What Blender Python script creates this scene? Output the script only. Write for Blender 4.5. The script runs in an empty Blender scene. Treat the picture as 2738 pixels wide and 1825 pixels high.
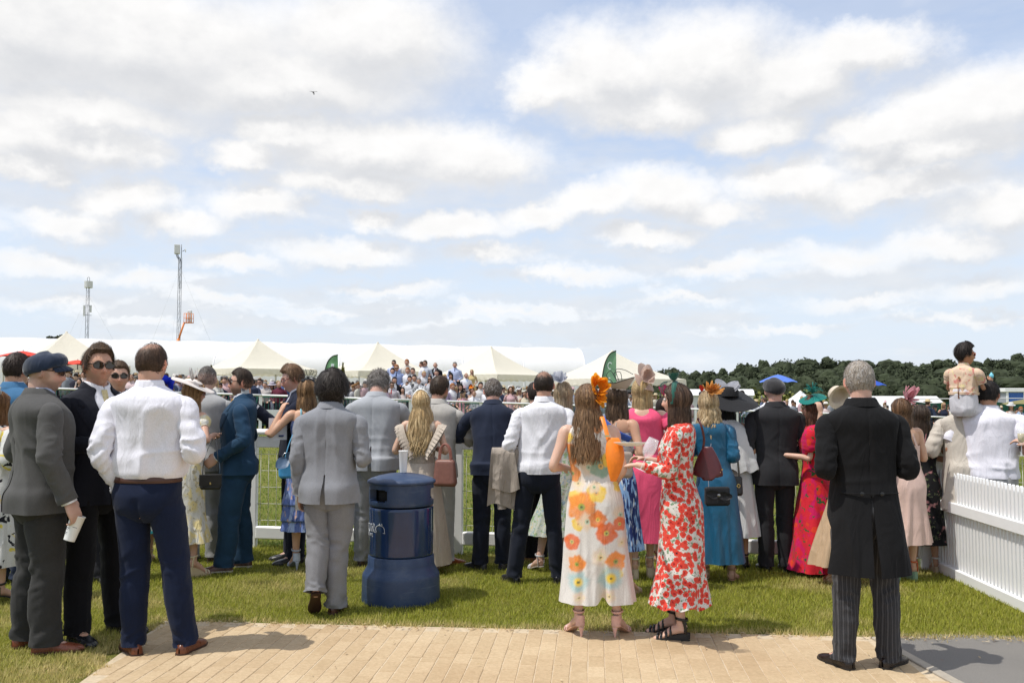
import bpy,math,random
import numpy as np
from mathutils import Vector,Matrix
S = bpy.context.scene
COL = S.collection
R = math.radians
rng = np.random.default_rng(7)
random.seed(7)
# ------------------------------------------------------------------ camera
IW,IH,F,HOR,CH = 2738.0,1825.0,2434.0,1050.0,1.60
PITCH = math.atan((HOR - IH /2)/F)
cam_d = bpy.data.cameras.new('camera');cam = bpy.data.objects.new('camera',cam_d);COL.objects.link(cam)
cam.location = (0,0,CH);cam.rotation_euler = (math.pi /2 + PITCH,0,0)
cam_d.sensor_width = 36;cam_d.lens = 36*F /IW;cam_d.clip_start = .05;cam_d.clip_end = 4000
S.camera = cam
S.render.resolution_x,S.render.resolution_y = 1024,682
def ray(u,v):
    x,y = (u - IW /2)/F,(IH /2 - v)/F
    c,s = math.cos(PITCH),math.sin(PITCH)
    return np.array([x,c - s *y,s + c *y])
def at(u,v,d):                      # point at depth d (metres along +Y) behind pixel
    r = ray(u,v);r = r /r[1]*d
    return r + np.array([0,0,CH])
def gp(u,v,z=0.0):                  # where the pixel's ray meets the level z
    r = ray(u,v);return r *((z - CH)/r[2]) + np.array([0,0,CH])
def dep(v): return gp(IW /2,v)[1]
# ------------------------------------------------------------------ light
EXPO,SUN,SKY = 0.62,2.5,0.102
sun_to = Vector((0.41,0.155,-0.9)).normalized()      # direction the light travels
sl = bpy.data.lights.new('sun','SUN');sl.energy = SUN;sl.angle = R(.53);sl.color = (1,.955,.88)
so = bpy.data.objects.new('sun',sl);COL.objects.link(so)
so.rotation_euler = sun_to.to_track_quat('-Z','Y').to_euler()
S.view_settings.view_transform = 'Standard';S.view_settings.look = 'None'
S.view_settings.exposure = EXPO;S.view_settings.gamma = 1
W = bpy.data.worlds.new('World');S.world = W;W.use_nodes = True
def world():
    nt = W.node_tree;N = nt.nodes;L = nt.links
    N.clear()
    def nd(t,**k):
        n = N.new(t)
        for a,b in k.items(): setattr(n,a,b)
        return n
    def put(sock,v):
        if hasattr(v,'is_linked') or hasattr(v,'links'): L.new(v,sock)
        else: sock.default_value = v
    def m(op,a,b=0.0,c=None,clamp=False):
        n = nd('ShaderNodeMath',operation=op,use_clamp=clamp)
        put(n.inputs[0],a);put(n.inputs[1],b)
        if c is not None: put(n.inputs[2],c)
        return n.outputs[0]
    def sstep(x,lo,hi):
        n = nd('ShaderNodeMapRange',interpolation_type='SMOOTHSTEP')
        put(n.inputs[0],x);put(n.inputs[1],lo);put(n.inputs[2],hi);return n.outputs[0]
    def vm(op,a,b):
        n = nd('ShaderNodeVectorMath',operation=op);put(n.inputs[0],a);put(n.inputs[1],b);return n.outputs
    def comb(x,y,z=0.0):
        n = nd('ShaderNodeCombineXYZ');put(n.inputs[0],x);put(n.inputs[1],y);put(n.inputs[2],z);return n.outputs[0]
    def noise(v,sc,det=5,rough=.55):
        n = nd('ShaderNodeTexNoise');put(n.inputs['Vector'],v);n.inputs['Scale'].default_value = sc
        n.inputs['Detail'].default_value = det;n.inputs['Roughness'].default_value = rough
        return n.outputs
    def mix(f,a,b):
        n = nd('ShaderNodeMix',data_type='RGBA');put(n.inputs[0],f);put(n.inputs[6],a);put(n.inputs[7],b);return n.outputs[2]
    tc = nd('ShaderNodeTexCoord');sep = nd('ShaderNodeSeparateXYZ');L.new(tc.outputs['Generated'],sep.inputs[0])
    x,y,z = sep.outputs
    az = m('ARCTAN2',x,y);el = m('ARCSINE',z)
    sky = nd('ShaderNodeTexSky',sky_type='NISHITA',sun_disc=False)
    sky.sun_elevation = math.asin(-sun_to.z);sky.sun_rotation = math.atan2(-sun_to.x,-sun_to.y)
    sky.air_density = 1.0;sky.dust_density = 1.2;sky.ozone_density = 1.0
    # cumulus: (centre u, v, half width, half height) in preview pixels, as directions
    blobs = [(300,100,560,150),(820,90,310,130),(620,200,420,75),(60,60,260,170),(200,250,330,50),
             (70,300,160,70),(230,335,190,66),(60,375,110,45),(860,345,330,80),(1060,370,230,75),(560,350,120,40),(640,300,190,45),
             (590,470,150,52),(800,420,260,40),(260,460,170,50),(160,510,120,42),(420,520,160,38),(830,500,90,32),
             (1380,170,190,110),(1600,150,240,105),(1800,190,200,90),(1740,300,130,50),(1970,120,170,55),(1240,200,140,62),(1500,250,240,50),
             (2200,260,230,95),(2010,300,160,52),(2330,230,120,80),(2140,350,290,45),
             (1550,450,170,62),(1370,470,150,48),(1660,490,140,42),(1230,500,160,35),(1020,520,210,38),
             (1830,420,160,55),(2050,430,260,48),(2280,480,160,62),(1960,590,200,44),(2180,560,170,44),
             (800,580,210,36),(1480,545,190,30),(1120,585,160,28),(560,610,140,24),(120,600,170,34),(330,640,160,22),
             (1640,620,180,26),(1300,640,210,22),(900,660,190,18),(2280,650,150,34),(2000,680,190,20),(1560,690,200,16),
             (500,690,170,16),(150,690,160,18),(1180,715,220,14),(760,725,180,12),(2240,725,190,16),(1800,745,200,12),(350,745,200,11)]
    def density(azs,els):
        p0 = comb(azs,m('MULTIPLY',els,1.25),.37)
        w1 = noise(p0,9.0,7,.62)[1]
        d1 = vm('MULTIPLY',vm('SUBTRACT',w1,(.5,.5,.5))[0],(.115,.062,0))[0]
        w2 = noise(p0,42.0,5,.6)[1]
        d2 = vm('MULTIPLY',vm('SUBTRACT',w2,(.5,.5,.5))[0],(.030,.022,0))[0]
        pd = vm('ADD',vm('ADD',comb(azs,els),d1)[0],d2)[0]
        acc = None
        for (bu,bv,ru,rv) in blobs:
            r0 = ray(bu *1.1641,bv *1.1641);a0 = math.atan2(r0[0],r0[1]);e0 = math.asin(r0[2]/np.linalg.norm(r0))
            q = vm('MULTIPLY',vm('SUBTRACT',pd,(a0,e0,0))[0],(F /(ru *1.1641)*.88,F /(rv *1.1641)*.74,0))[0]
            ln = vm('LENGTH',q,(0,0,0))[1]
            acc = ln if acc is None else m('SMOOTH_MIN',acc,ln,.22)
        b = m('SUBTRACT',1.0,acc)                     # >0 inside
        # general cover away from the picture, as a flat layer overhead
        zz = m('ADD',m('MAXIMUM',m('SINE',els),0.0),.10)
        pl = comb(m('DIVIDE',m('SINE',azs),zz),m('DIVIDE',m('COSINE',azs),zz),.2)
        g = m('MULTIPLY',m('SUBTRACT',noise(pl,.62,7,.58)[0],.47),3.0)
        # rows of small clouds low down
        out = m('MAXIMUM',sstep(m('ABSOLUTE',azs),.58,.75),sstep(els,.44,.56))
        g2 = m('SUBTRACT',g,m('MULTIPLY',m('SUBTRACT',1.0,out),.42))
        return m('MAXIMUM',b,g2)
    D0 = density(az,el)
    D1 = density(m('SUBTRACT',az,.012),m('ADD',el,.026))
    mask = sstep(D0,-.20,m('SUBTRACT',1.12,m('MULTIPLY',sstep(el,.03,.26),.50)))
    lit = m('SUBTRACT',D0,D1)                          # thick below, thin above-left: facing the sun
    body = sstep(D0,.1,.95)
    lum = m('ADD',m('MULTIPLY',sstep(lit,-.30,.40),.22),m('SUBTRACT',.845,m('MULTIPLY',body,.07)))
    detail = noise(comb(az,m('MULTIPLY',el,1.6),1.3),26.0,5,.55)[0]
    lum = m('ADD',lum,m('MULTIPLY',m('SUBTRACT',detail,.5),.16))
    CB = 6.35
    cc = nd('ShaderNodeVectorMath',operation='SCALE')
    tint = mix(sstep(lum,.66,1.0),(.925,.95,1.0,1),(1.0,.992,.985,1))
    L.new(tint,cc.inputs[0]);L.new(m('MULTIPLY',lum,CB),cc.inputs['Scale'])
    # thin veil of haze in the blue, thicker to the horizon
    veil = m('ADD',m('MULTIPLY',m('SUBTRACT',1.0,sstep(el,.0,.34)),.46),.42)
    sk = nd('ShaderNodeVectorMath',operation='MULTIPLY');L.new(sky.outputs[0],sk.inputs[0]);sk.inputs[1].default_value = (1.0,1.08,1.2)
    skv = mix(veil,sk.outputs[0],(5.0,5.5,6.25,1))
    soft = m('MULTIPLY',sstep(noise(comb(m('MULTIPLY',az,1.0),m('MULTIPLY',el,3.6),.8),5.5,6,.6)[0],.36,.66),m('SUBTRACT',.78,m('MULTIPLY',sstep(el,.10,.40),.62)))
    mask = m('MAXIMUM',mask,soft)
    near = m('MULTIPLY',mask,m('ADD',.72,m('MULTIPLY',sstep(el,.01,.2),.27)))
    fin = mix(near,skv,cc.outputs[0])
    gnd = mix(sstep(z,-.02,.0),(1.6,1.7,1.1,1),fin)
    bg = nd('ShaderNodeBackground');L.new(gnd,bg.inputs[0]);bg.inputs[1].default_value = SKY
    ow = nd('ShaderNodeOutputWorld');L.new(bg.outputs[0],ow.inputs[0])
world();W.cycles.sampling_method = 'MANUAL';W.cycles.sample_map_resolution = 256
# ------------------------------------------------------------------ noise
def _h(ix,iy,iz):
    h = (ix.astype(np.int64)*374761393 + iy.astype(np.int64)*668265263 + iz.astype(np.int64)*2147483647 + 1013904223) & 0xffffffff
    h = ((h ^ (h >> 13))*1274126177) & 0xffffffff
    h = ((h ^ (h >> 16))*2246822519) & 0xffffffff
    return ((h ^ (h >> 15)) & 0xffff)/65535.0
def vn(P):
    P = np.asarray(P,float);sh = P.shape[:-1];P = P.reshape(-1,3)
    i = np.floor(P).astype(np.int64);f = P - i;f = f *f *f *(f *(f *6 - 15) + 10)
    r = 0
    for dx in (0,1):
        wx = f[:,0] if dx else 1 - f[:,0]
        for dy in (0,1):
            wy = f[:,1] if dy else 1 - f[:,1]
            for dz in (0,1):
                wz = f[:,2] if dz else 1 - f[:,2]
                r = r + wx *wy *wz *_h(i[:,0] + dx,i[:,1] + dy,i[:,2] + dz)
    return r.reshape(sh)
def fbm(P,o=3):
    P = np.asarray(P,float);a,t,s = .5,0,0
    for k in range(o):
        t = t + a *vn(P *2**k + 17.3*k);s += a;a *= .5
    return t /s
def ridge(P,p=1.6): return (1 - np.abs(2*vn(P) - 1))**p
def ss(x,a,b):
    t = np.clip((np.asarray(x,float) - a)/(b - a),0,1);return t *t *(3 - 2*t)
# ------------------------------------------------------------------ meshes
class MB:
    def __init__(s): s.v = [];s.q = [];s.t = [];s.c = [];s.n = 0
    def add(s,V,quads=None,tris=None,col=None):
        V = np.asarray(V,float).reshape(-1,3);b = s.n
        s.v.append(V);s.n += len(V)
        if quads is not None and len(quads): s.q.append(np.asarray(quads,int).reshape(-1,4) + b)
        if tris is not None and len(tris): s.t.append(np.asarray(tris,int).reshape(-1,3) + b)
        if col is None: col = (1,1,1)
        c = np.asarray(col,float)
        s.c.append(np.broadcast_to(c,(len(V),3)).copy() if c.ndim < 2 else c.reshape(-1,3))
        return b
    def grid(s,P,close=True,cap0=False,cap1=False,col=None,flip=False):
        P = np.asarray(P,float);m,n = P.shape[:2]
        V = P.reshape(-1,3);i = np.arange(m - 1)[:,None];j = np.arange(n if close else n - 1)[None]
        a = i *n + j;b = i *n + (j + 1) % n
        q = np.stack([a,b,b + n,a + n],-1).reshape(-1,4)
        tr = []
        if cap0 is not False or cap1 is not False:
            ex = []
            if cap0 is not False: ex.append((P[0].mean(0),0,False))
            if cap1 is not False: ex.append((P[-1].mean(0),(m - 1)*n,True))
            for c,base,fl in ex:
                ci = len(V);V = np.vstack([V,c[None]])
                jj = np.arange(n);k = (jj + 1) % n
                t3 = np.stack([np.full(n,ci),base + k,base + jj],-1) if not fl else np.stack([np.full(n,ci),base + jj,base + k],-1)
                tr.append(t3)
            if col is not None and np.asarray(col).ndim >= 2:
                cl = np.asarray(col,float).reshape(-1,3);col = np.vstack([cl,np.repeat(cl[-1:],len(V) - len(cl),0)])
        tr = np.vstack(tr) if tr else None
        if flip:
            q = q[:,::-1]
            if tr is not None: tr = tr[:,::-1]
        return s.add(V,q,tr,col)
    def box(s,x0,x1,y0,y1,z0,z1,M=None,col=None,bev=0):
        if bev:
            b = bev;xs,ys,zs = (x0,x1),(y0,y1),(z0,z1);V = [];idx = {}
            for i in (0,1):
                for j in (0,1):
                    for k in (0,1):
                        sx,sy,sz = (1,-1)[i],(1,-1)[j],(1,-1)[k]
                        c = np.array([xs[i],ys[j],zs[k]])
                        for ax in range(3):
                            o = np.array([sx,sy,sz],float)*b;o[ax] = 0
                            idx[(i,j,k,ax)] = len(V);V.append(c + o)
            q = [];t = []
            I = lambda i,j,k,a: idx[(i,j,k,a)]
            for i in (0,1):
                f = [I(i,0,0,0),I(i,1,0,0),I(i,1,1,0),I(i,0,1,0)];q.append(f if i else f[::-1])
                f = [I(0,i,0,1),I(0,i,1,1),I(1,i,1,1),I(1,i,0,1)];q.append(f if i else f[::-1])
                f = [I(0,0,i,2),I(1,0,i,2),I(1,1,i,2),I(0,1,i,2)];q.append(f if i else f[::-1])
                for j in (0,1):
                    q.append([I(i,j,0,0),I(i,j,1,0),I(i,j,1,1),I(i,j,0,1)] if (i + j) % 2 == 1 else [I(i,j,0,1),I(i,j,1,1),I(i,j,1,0),I(i,j,0,0)])
                    q.append([I(i,0,j,0),I(i,0,j,2),I(i,1,j,2),I(i,1,j,0)] if (i + j) % 2 == 1 else [I(i,1,j,0),I(i,1,j,2),I(i,0,j,2),I(i,0,j,0)])
                    q.append([I(0,i,j,1),I(1,i,j,1),I(1,i,j,2),I(0,i,j,2)] if (i + j) % 2 == 0 else [I(0,i,j,2),I(1,i,j,2),I(1,i,j,1),I(0,i,j,1)])
                    for k in (0,1):
                        f = [I(i,j,k,0),I(i,j,k,1),I(i,j,k,2)];t.append(f if (i + j + k) % 2 == 1 else f[::-1])
            V = np.array(V)
        else:
            V = np.array([(x,y,z) for x in (x0,x1) for y in (y0,y1) for z in (z0,z1)],float)
            q = [(0,1,3,2),(4,6,7,5),(0,4,5,1),(2,3,7,6),(0,2,6,4),(1,5,7,3)];t = None
        if M is not None: V = V @ np.asarray(M)[:3,:3].T + np.asarray(M)[:3,3]
        return s.add(V,q,t,col)
    def split(s):
        out = [];b = 0
        for i,v in enumerate(s.v):
            m_ = MB();m_.v = [v];m_.c = [s.c[i]];m_.n = len(v);lo,hi = b,b + len(v)
            m_.q = [q - lo for q in s.q if len(q) and lo <= q[0,0] < hi];m_.t = [t - lo for t in s.t if len(t) and lo <= t[0,0] < hi];out.append(m_);b = hi
        return out
    def xf(s,M):
        M = np.asarray(M);s.v = [v @ M[:3,:3].T + M[:3,3] for v in s.v];return s
    def mesh(s,name,smooth=True):
        V = np.vstack(s.v) if s.v else np.zeros((0,3));Q = np.vstack(s.q) if s.q else np.zeros((0,4),int);T = np.vstack(s.t) if s.t else np.zeros((0,3),int)
        me = bpy.data.meshes.new(name)
        me.vertices.add(len(V));me.vertices.foreach_set('co',V.ravel().astype(np.float32))
        nl = len(Q)*4 + len(T)*3
        me.loops.add(nl);me.loops.foreach_set('vertex_index',np.concatenate([Q.ravel(),T.ravel()]).astype(np.int32))
        me.polygons.add(len(Q) + len(T))
        st = np.concatenate([np.arange(len(Q))*4,len(Q)*4 + np.arange(len(T))*3]).astype(np.int32)
        me.polygons.foreach_set('loop_start',st)
        me.update(calc_edges=True)
        me.polygons.foreach_set('use_smooth',np.full(len(Q) + len(T),bool(smooth)))
        at_ = me.color_attributes.new('col','FLOAT_COLOR','POINT')
        c = np.ones((len(V),4),np.float32)
        if s.c: c[:,:3] = np.vstack(s.c)
        at_.data.foreach_set('color',c.ravel())
        return me
    def obj(s,name,mat,parent=None,smooth=True,auto=None):
        me = s.mesh(name,smooth)
        if mat is not None: me.materials.append(mat)
        o = bpy.data.objects.new(name,me);COL.objects.link(o)
        if parent is not None: o.parent = parent
        if auto:
            me.polygons.foreach_set('use_smooth',np.full(len(me.polygons),True))
            me.set_sharp_from_angle(angle=R(auto))
        return o
def tag(o,label=None,cat=None,group=None,kind=None):
    if label: o['label'] = label
    if cat: o['category'] = cat
    if group: o['group'] = group
    if kind: o['kind'] = kind
    return o
def empty(name,loc=(0,0,0),rz=0,label=None,cat=None,group=None):
    o = bpy.data.objects.new(name,None);COL.objects.link(o);o.empty_display_size = .1
    o.location = loc;o.rotation_euler = (0,0,rz);return tag(o,label,cat,group)
def inst(name,me,parent,loc=(0,0,0),rot=(0,0,0),sc=None):
    o = bpy.data.objects.new(name,me);COL.objects.link(o);o.parent = parent;o.location = loc;o.rotation_euler = rot
    if sc is not None: o.scale = sc
    return o
def unit(v): v = np.asarray(v,float);return v /(np.linalg.norm(v,axis=-1,keepdims=True) + 1e-12)
def resample(pts,m):
    P = np.asarray(pts,float)
    if len(P) == 2: t = np.linspace(0,1,m)[:,None];return P[0]*(1 - t) + P[1]*t
    E = np.vstack([2*P[0] - P[1],P,2*P[-1] - P[-2]]);k = len(P)
    dist = np.concatenate([[0],np.cumsum(np.linalg.norm(np.diff(P[:,:3],axis=0),axis=1))])
    u = np.interp(np.linspace(0,dist[-1],m),dist,np.arange(k));i = np.clip(u.astype(int),0,k - 2);t = (u - i)[:,None]
    a,b,c,d = E[i],E[i + 1],E[i + 2],E[i + 3]
    return .5*(2*b + (c - a)*t + (2*a - 5*b + 4*c - d)*t *t + (3*b - a - 3*c + d)*t **3)
def frames(C,ref=(0,1,0)):
    T = unit(np.gradient(C,axis=0));A = np.zeros_like(C);a = np.asarray(ref,float)
    for i in range(len(C)):
        a = a - T[i]*a.dot(T[i]);nn = np.linalg.norm(a)
        if nn < 1e-6: a = np.cross(T[i],(1,0,0)) if abs(T[i][0]) < .9 else np.cross(T[i],(0,0,1));nn = np.linalg.norm(a)
        a = a /nn;A[i] = a
    B = np.cross(T,A);return T,A,B
def tube(pts,rad,n=12,m=None,ref=(0,1,0),e=2.0):
    """grid (m,n,3) round a smooth path; rad scalar list or (ra along ref, rb across)"""
    pts = np.asarray(pts,float);rad = np.asarray(rad,float)
    if rad.ndim == 0: rad = np.full(len(pts),float(rad))
    if rad.ndim == 1: rad = np.stack([rad,rad],1)
    m = m or max(2,len(pts)*5)
    X = resample(np.hstack([pts,rad]),m) if len(pts) > 2 else np.hstack([pts,rad])[0] + np.linspace(0,1,m)[:,None]*np.diff(np.hstack([pts,rad]),axis=0)
    C,rr = X[:,:3],np.maximum(X[:,3:],1e-4)
    T,A,B = frames(C,ref)
    th = np.linspace(0,2*np.pi,n,endpoint=False);c,s_ = np.cos(th),np.sin(th)
    if e != 2.0:
        k = (np.abs(c)**e + np.abs(s_)**e)**(-1/e);c,s_ = c *k,s_ *k
    N = A[:,None]*(rr[:,0:1]*c[None])[...,None] + B[:,None]*(rr[:,1:2]*s_[None])[...,None]
    return C[:,None] + N,unit(N),th
def gnorm(P,close=True):
    du = np.gradient(P,axis=0)
    if close:
        dv = (np.roll(P,-1,1) - np.roll(P,1,1))*.5
    else: dv = np.gradient(P,axis=1)
    return unit(np.cross(dv,du))
def rodbar(mb,a,b,r,n=8,col=None,ref=(0,1,0.01)):
    P,_,_ = tube([a,b],[r,r],n,2,ref);mb.grid(P,True,True,True,col)
# ------------------------------------------------------------------ materials
MC = {}
def newmat(name):
    mt = bpy.data.materials.new(name);mt.use_nodes = True;nt = mt.node_tree
    return mt,nt,nt.nodes['Principled BSDF']
def lnk(nt,a,b): nt.links.new(a,b)
def tn(nt,sc,det=3,rough=.5,coord='Object',scale3=None):
    tc = nt.nodes.new('ShaderNodeTexCoord');n = nt.nodes.new('ShaderNodeTexNoise');n.inputs['Scale'].default_value = sc
    n.inputs['Detail'].default_value = det;n.inputs['Roughness'].default_value = rough
    src = tc.outputs[coord]
    if scale3:
        mp = nt.nodes.new('ShaderNodeMapping');mp.inputs['Scale'].default_value = scale3;lnk(nt,src,mp.inputs[0]);src = mp.outputs[0]
    lnk(nt,src,n.inputs['Vector']);return n
def mixc(nt,f,a,b,blend='MIX'):
    n = nt.nodes.new('ShaderNodeMix');n.data_type = 'RGBA';n.blend_type = blend
    for s_,v in ((n.inputs[0],f),(n.inputs[6],a),(n.inputs[7],b)):
        if hasattr(v,'links'): lnk(nt,v,s_)
        else: s_.default_value = v if not isinstance(v,tuple) else (v + (1,))[:4]
    return n.outputs[2]
def mrange(nt,x,a,b,c=0.0,d=1.0):
    n = nt.nodes.new('ShaderNodeMapRange');lnk(nt,x,n.inputs[0])
    for i,v in enumerate((a,b,c,d)): n.inputs[i + 1].default_value = v
    return n.outputs[0]
def bump(nt,bs,h,st=.3,dist=.01):
    n = nt.nodes.new('ShaderNodeBump');n.inputs['Strength'].default_value = st;n.inputs['Distance'].default_value = dist
    lnk(nt,h,n.inputs['Height']);lnk(nt,n.outputs[0],bs.inputs['Normal']);return n
def fabric(c,rough=.85,var=.12,weave=.25,sheen=.06,key='',crease=.5,spec=.2,vcol=False,csc=9.0,src=None):
    """woven cloth: colour variation, weave relief and soft creases"""
    k = ('fab',tuple(np.round(c,4)),rough,var,weave,sheen,key,crease,vcol,csc)
    if k in MC: return MC[k]
    mt,nt,b = newmat('fabric');b.inputs['Roughness'].default_value = rough;b.inputs['Specular IOR Level'].default_value = spec
    b.inputs['Sheen Weight'].default_value = sheen;b.inputs['Sheen Roughness'].default_value = .5
    if src: cc = src(nt)
    else:
        n = tn(nt,5,4,.6);lo = tuple(x *(1 - var) for x in c);hi = tuple(min(1,x *(1 + var)) for x in c);cc = mixc(nt,mrange(nt,n.outputs[0],.3,.7),lo,hi)
    if vcol:
        at_ = nt.nodes.new('ShaderNodeAttribute');at_.attribute_name = 'col';cc = mixc(nt,1.0,cc,at_.outputs[0],'MULTIPLY')
    w = tn(nt,260,2,.7,scale3=(1,1,.35))
    cc = mixc(nt,mrange(nt,w.outputs[0],.35,.65),mixc(nt,1.0,cc,(.86,.86,.86),'MULTIPLY'),cc);lnk(nt,cc,b.inputs['Base Color'])
    b1 = bump(nt,b,w.outputs[0],weave,.002)
    if crease:
        f2 = tn(nt,csc,2,.45,scale3=(1,1,.32));f2.inputs['Distortion'].default_value = 1.2
        ab = nt.nodes.new('ShaderNodeMath');ab.operation = 'SUBTRACT';lnk(nt,f2.outputs[0],ab.inputs[0]);ab.inputs[1].default_value = .5
        a2 = nt.nodes.new('ShaderNodeMath');a2.operation = 'ABSOLUTE';lnk(nt,ab.outputs[0],a2.inputs[0])
        b2 = nt.nodes.new('ShaderNodeBump');b2.invert = True;b2.inputs['Strength'].default_value = crease;b2.inputs['Distance'].default_value = .035;lnk(nt,a2.outputs[0],b2.inputs['Height']);lnk(nt,b2.outputs[0],b1.inputs['Normal'])
    MC[k] = mt;return mt
def petalmat(c,key):
    k = ('pet',key)
    if k in MC: return MC[k]
    mt = fabric(c,.6,key='p' + key,crease=.3);nt = mt.node_tree;b = nt.nodes['Principled BSDF'];tr = nt.nodes.new('ShaderNodeBsdfTranslucent');mx = nt.nodes.new('ShaderNodeMixShader');mx.inputs[0].default_value = .5
    tr.inputs[0].default_value = (*c,1);lnk(nt,b.outputs[0],mx.inputs[1]);lnk(nt,tr.outputs[0],mx.inputs[2]);lnk(nt,mx.outputs[0],nt.nodes['Material Output'].inputs[0]);MC[k] = mt;return mt
def printed(key,base,layers,**kw):
    """flat printed cloth: layers of (type, scale, lo, hi, colour, stretch)"""
    def src(nt):
        cc = None
        for ty,sc,lo,hi,col,st in layers:
            tc = nt.nodes.new('ShaderNodeTexCoord');mp = nt.nodes.new('ShaderNodeMapping');mp.inputs['Scale'].default_value = st;mp.inputs['Location'].default_value = (sc *.13,sc *.07,.4);lnk(nt,tc.outputs['Object'],mp.inputs[0])
            if ty == 'v':
                n0 = nt.nodes.new('ShaderNodeTexNoise');n0.inputs['Scale'].default_value = sc *2.2;lnk(nt,mp.outputs[0],n0.inputs['Vector'])
                ad = nt.nodes.new('ShaderNodeVectorMath');ad.operation = 'MULTIPLY_ADD';lnk(nt,n0.outputs[1],ad.inputs[0]);ad.inputs[1].default_value = (.55/sc,)*3;lnk(nt,mp.outputs[0],ad.inputs[2])
                n = nt.nodes.new('ShaderNodeTexVoronoi');n.inputs['Scale'].default_value = sc;lnk(nt,ad.outputs[0],n.inputs['Vector']);o = n.outputs['Distance']
            else:
                n = nt.nodes.new('ShaderNodeTexNoise');n.inputs['Scale'].default_value = sc;n.inputs['Detail'].default_value = 3;n.inputs['Distortion'].default_value = .6;lnk(nt,mp.outputs[0],n.inputs['Vector']);o = n.outputs[0]
            cc = mixc(nt,mrange(nt,o,lo,hi),cc if cc is not None else base,col)
        return cc
    return fabric(base,key=key,src=src,**kw)
def plain(c,rough=.5,metal=0,spec=.5,coat=0,var=.06,nsc=8,bmp=0,bsc=60,name='paint',vcol=False):
    k = ('pl',tuple(np.round(c,4)),rough,metal,spec,coat,var,nsc,bmp,bsc,vcol)
    if k in MC: return MC[k]
    mt,nt,b = newmat(name);b.inputs['Roughness'].default_value = rough;b.inputs['Metallic'].default_value = metal
    b.inputs['Specular IOR Level'].default_value = spec;b.inputs['Coat Weight'].default_value = coat
    n = tn(nt,nsc,5,.6)
    cc = mixc(nt,mrange(nt,n.outputs[0],.3,.7),tuple(x *(1 - var) for x in c),tuple(min(1,x *(1 + var)) for x in c))
    if vcol:
        at_ = nt.nodes.new('ShaderNodeAttribute');at_.attribute_name = 'col';cc = mixc(nt,1.0,cc,at_.outputs[0],'MULTIPLY')
    lnk(nt,cc,b.inputs['Base Color'])
    rr = mrange(nt,n.outputs[0],.3,.7,max(0,rough - .08),min(1,rough + .08));lnk(nt,rr,b.inputs['Roughness'])
    if bmp: bump(nt,b,tn(nt,bsc,4,.6).outputs[0],bmp,.004)
    MC[k] = mt;return mt
def glassy(c=(1,1,1),rough=.02,alpha=.25):
    k = ('gl',c,rough,alpha)
    if k in MC: return MC[k]
    mt,nt,b = newmat('glass');b.inputs['Base Color'].default_value = (*c,1);b.inputs['Roughness'].default_value = rough;b.inputs['Alpha'].default_value = alpha
    b.inputs['Specular IOR Level'].default_value = .8
    n = tn(nt,30);bump(nt,b,n.outputs[0],.02,.001)
    MC[k] = mt;return mt
def skinmat():
    if 'skin' in MC: return MC['skin']
    mt,nt,b = newmat('skin');at_ = nt.nodes.new('ShaderNodeAttribute');at_.attribute_name = 'col'
    n = tn(nt,22,4,.6);cc = mixc(nt,mrange(nt,n.outputs[0],.3,.7),mixc(nt,1.0,at_.outputs[0],(.93,.88,.86),'MULTIPLY'),at_.outputs[0])
    lnk(nt,cc,b.inputs['Base Color']);b.inputs['Roughness'].default_value = .48;b.inputs['Specular IOR Level'].default_value = .4
    b.inputs['Subsurface Weight'].default_value = .12;b.inputs['Subsurface Radius'].default_value = (.012,.005,.003);b.inputs['Subsurface Scale'].default_value = .6
    bump(nt,b,tn(nt,180,3,.6).outputs[0],.12,.001)
    MC['skin'] = mt;return mt
def hairmat(rough=.42,key=''):
    k = 'hair' + str(rough) + key
    if k in MC: return MC[k]
    mt,nt,b = newmat('hair');at_ = nt.nodes.new('ShaderNodeAttribute');at_.attribute_name = 'col'
    n = tn(nt,90,3,.6,scale3=(1,1,.12));cc = mixc(nt,mrange(nt,n.outputs[0],.3,.7),mixc(nt,1.0,at_.outputs[0],(.55,.52,.5),'MULTIPLY'),at_.outputs[0])
    lnk(nt,cc,b.inputs['Base Color']);b.inputs['Roughness'].default_value = rough + .12;b.inputs['Specular IOR Level'].default_value = .22
    bump(nt,b,n.outputs[0],.5,.004)
    MC[k] = mt;return mt
# =================================================================== THE SETTING
def gz(x,y):
    x = np.clip(np.asarray(x,float),-40,60);y = np.asarray(y,float)
    return ss(y,13,27)*(.05 - .035*x)*(1 + .5*ss(y,34,80))
WHITEP = plain((.84,.84,.83),.38,var=.03,nsc=3,name='white plastic')
def grassmat():
    mt,nt,b = newmat('grass ground')
    a = tn(nt,.55,6,.65,'Object');c = tn(nt,9,5,.7,'Object');d = tn(nt,120,3,.7,'Object')
    c1 = mixc(nt,mrange(nt,a.outputs[0],.38,.66),(.17,.20,.026),(.26,.25,.045))
    c2 = mixc(nt,mrange(nt,c.outputs[0],.42,.72),c1,(.24,.21,.075))
    c3 = mixc(nt,mrange(nt,d.outputs[0],.3,.7),mixc(nt,1.0,c2,(.5,.55,.5),'MULTIPLY'),c2)
    lnk(nt,c3,b.inputs['Base Color']);b.inputs['Roughness'].default_value = .9;b.inputs['Specular IOR Level'].default_value = .15
    bump(nt,b,d.outputs[0],.7,.03);return mt
def ground():
    ys = np.concatenate([np.linspace(-40,4,8),np.linspace(5,40,36),np.linspace(43,100,18),[130,180,260,400,700,1200]])
    xs = np.concatenate([[-900,-400,-150,-80],np.linspace(-40,60,51),[80,150,400,900]])
    X,Y = np.meshgrid(xs,ys);Z = gz(X,Y)
    mb = MB();mb.grid(np.stack([X,Y,Z],-1),False);o = mb.obj('grass_ground',grassmat());tag(o,kind='structure')
ground()
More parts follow.
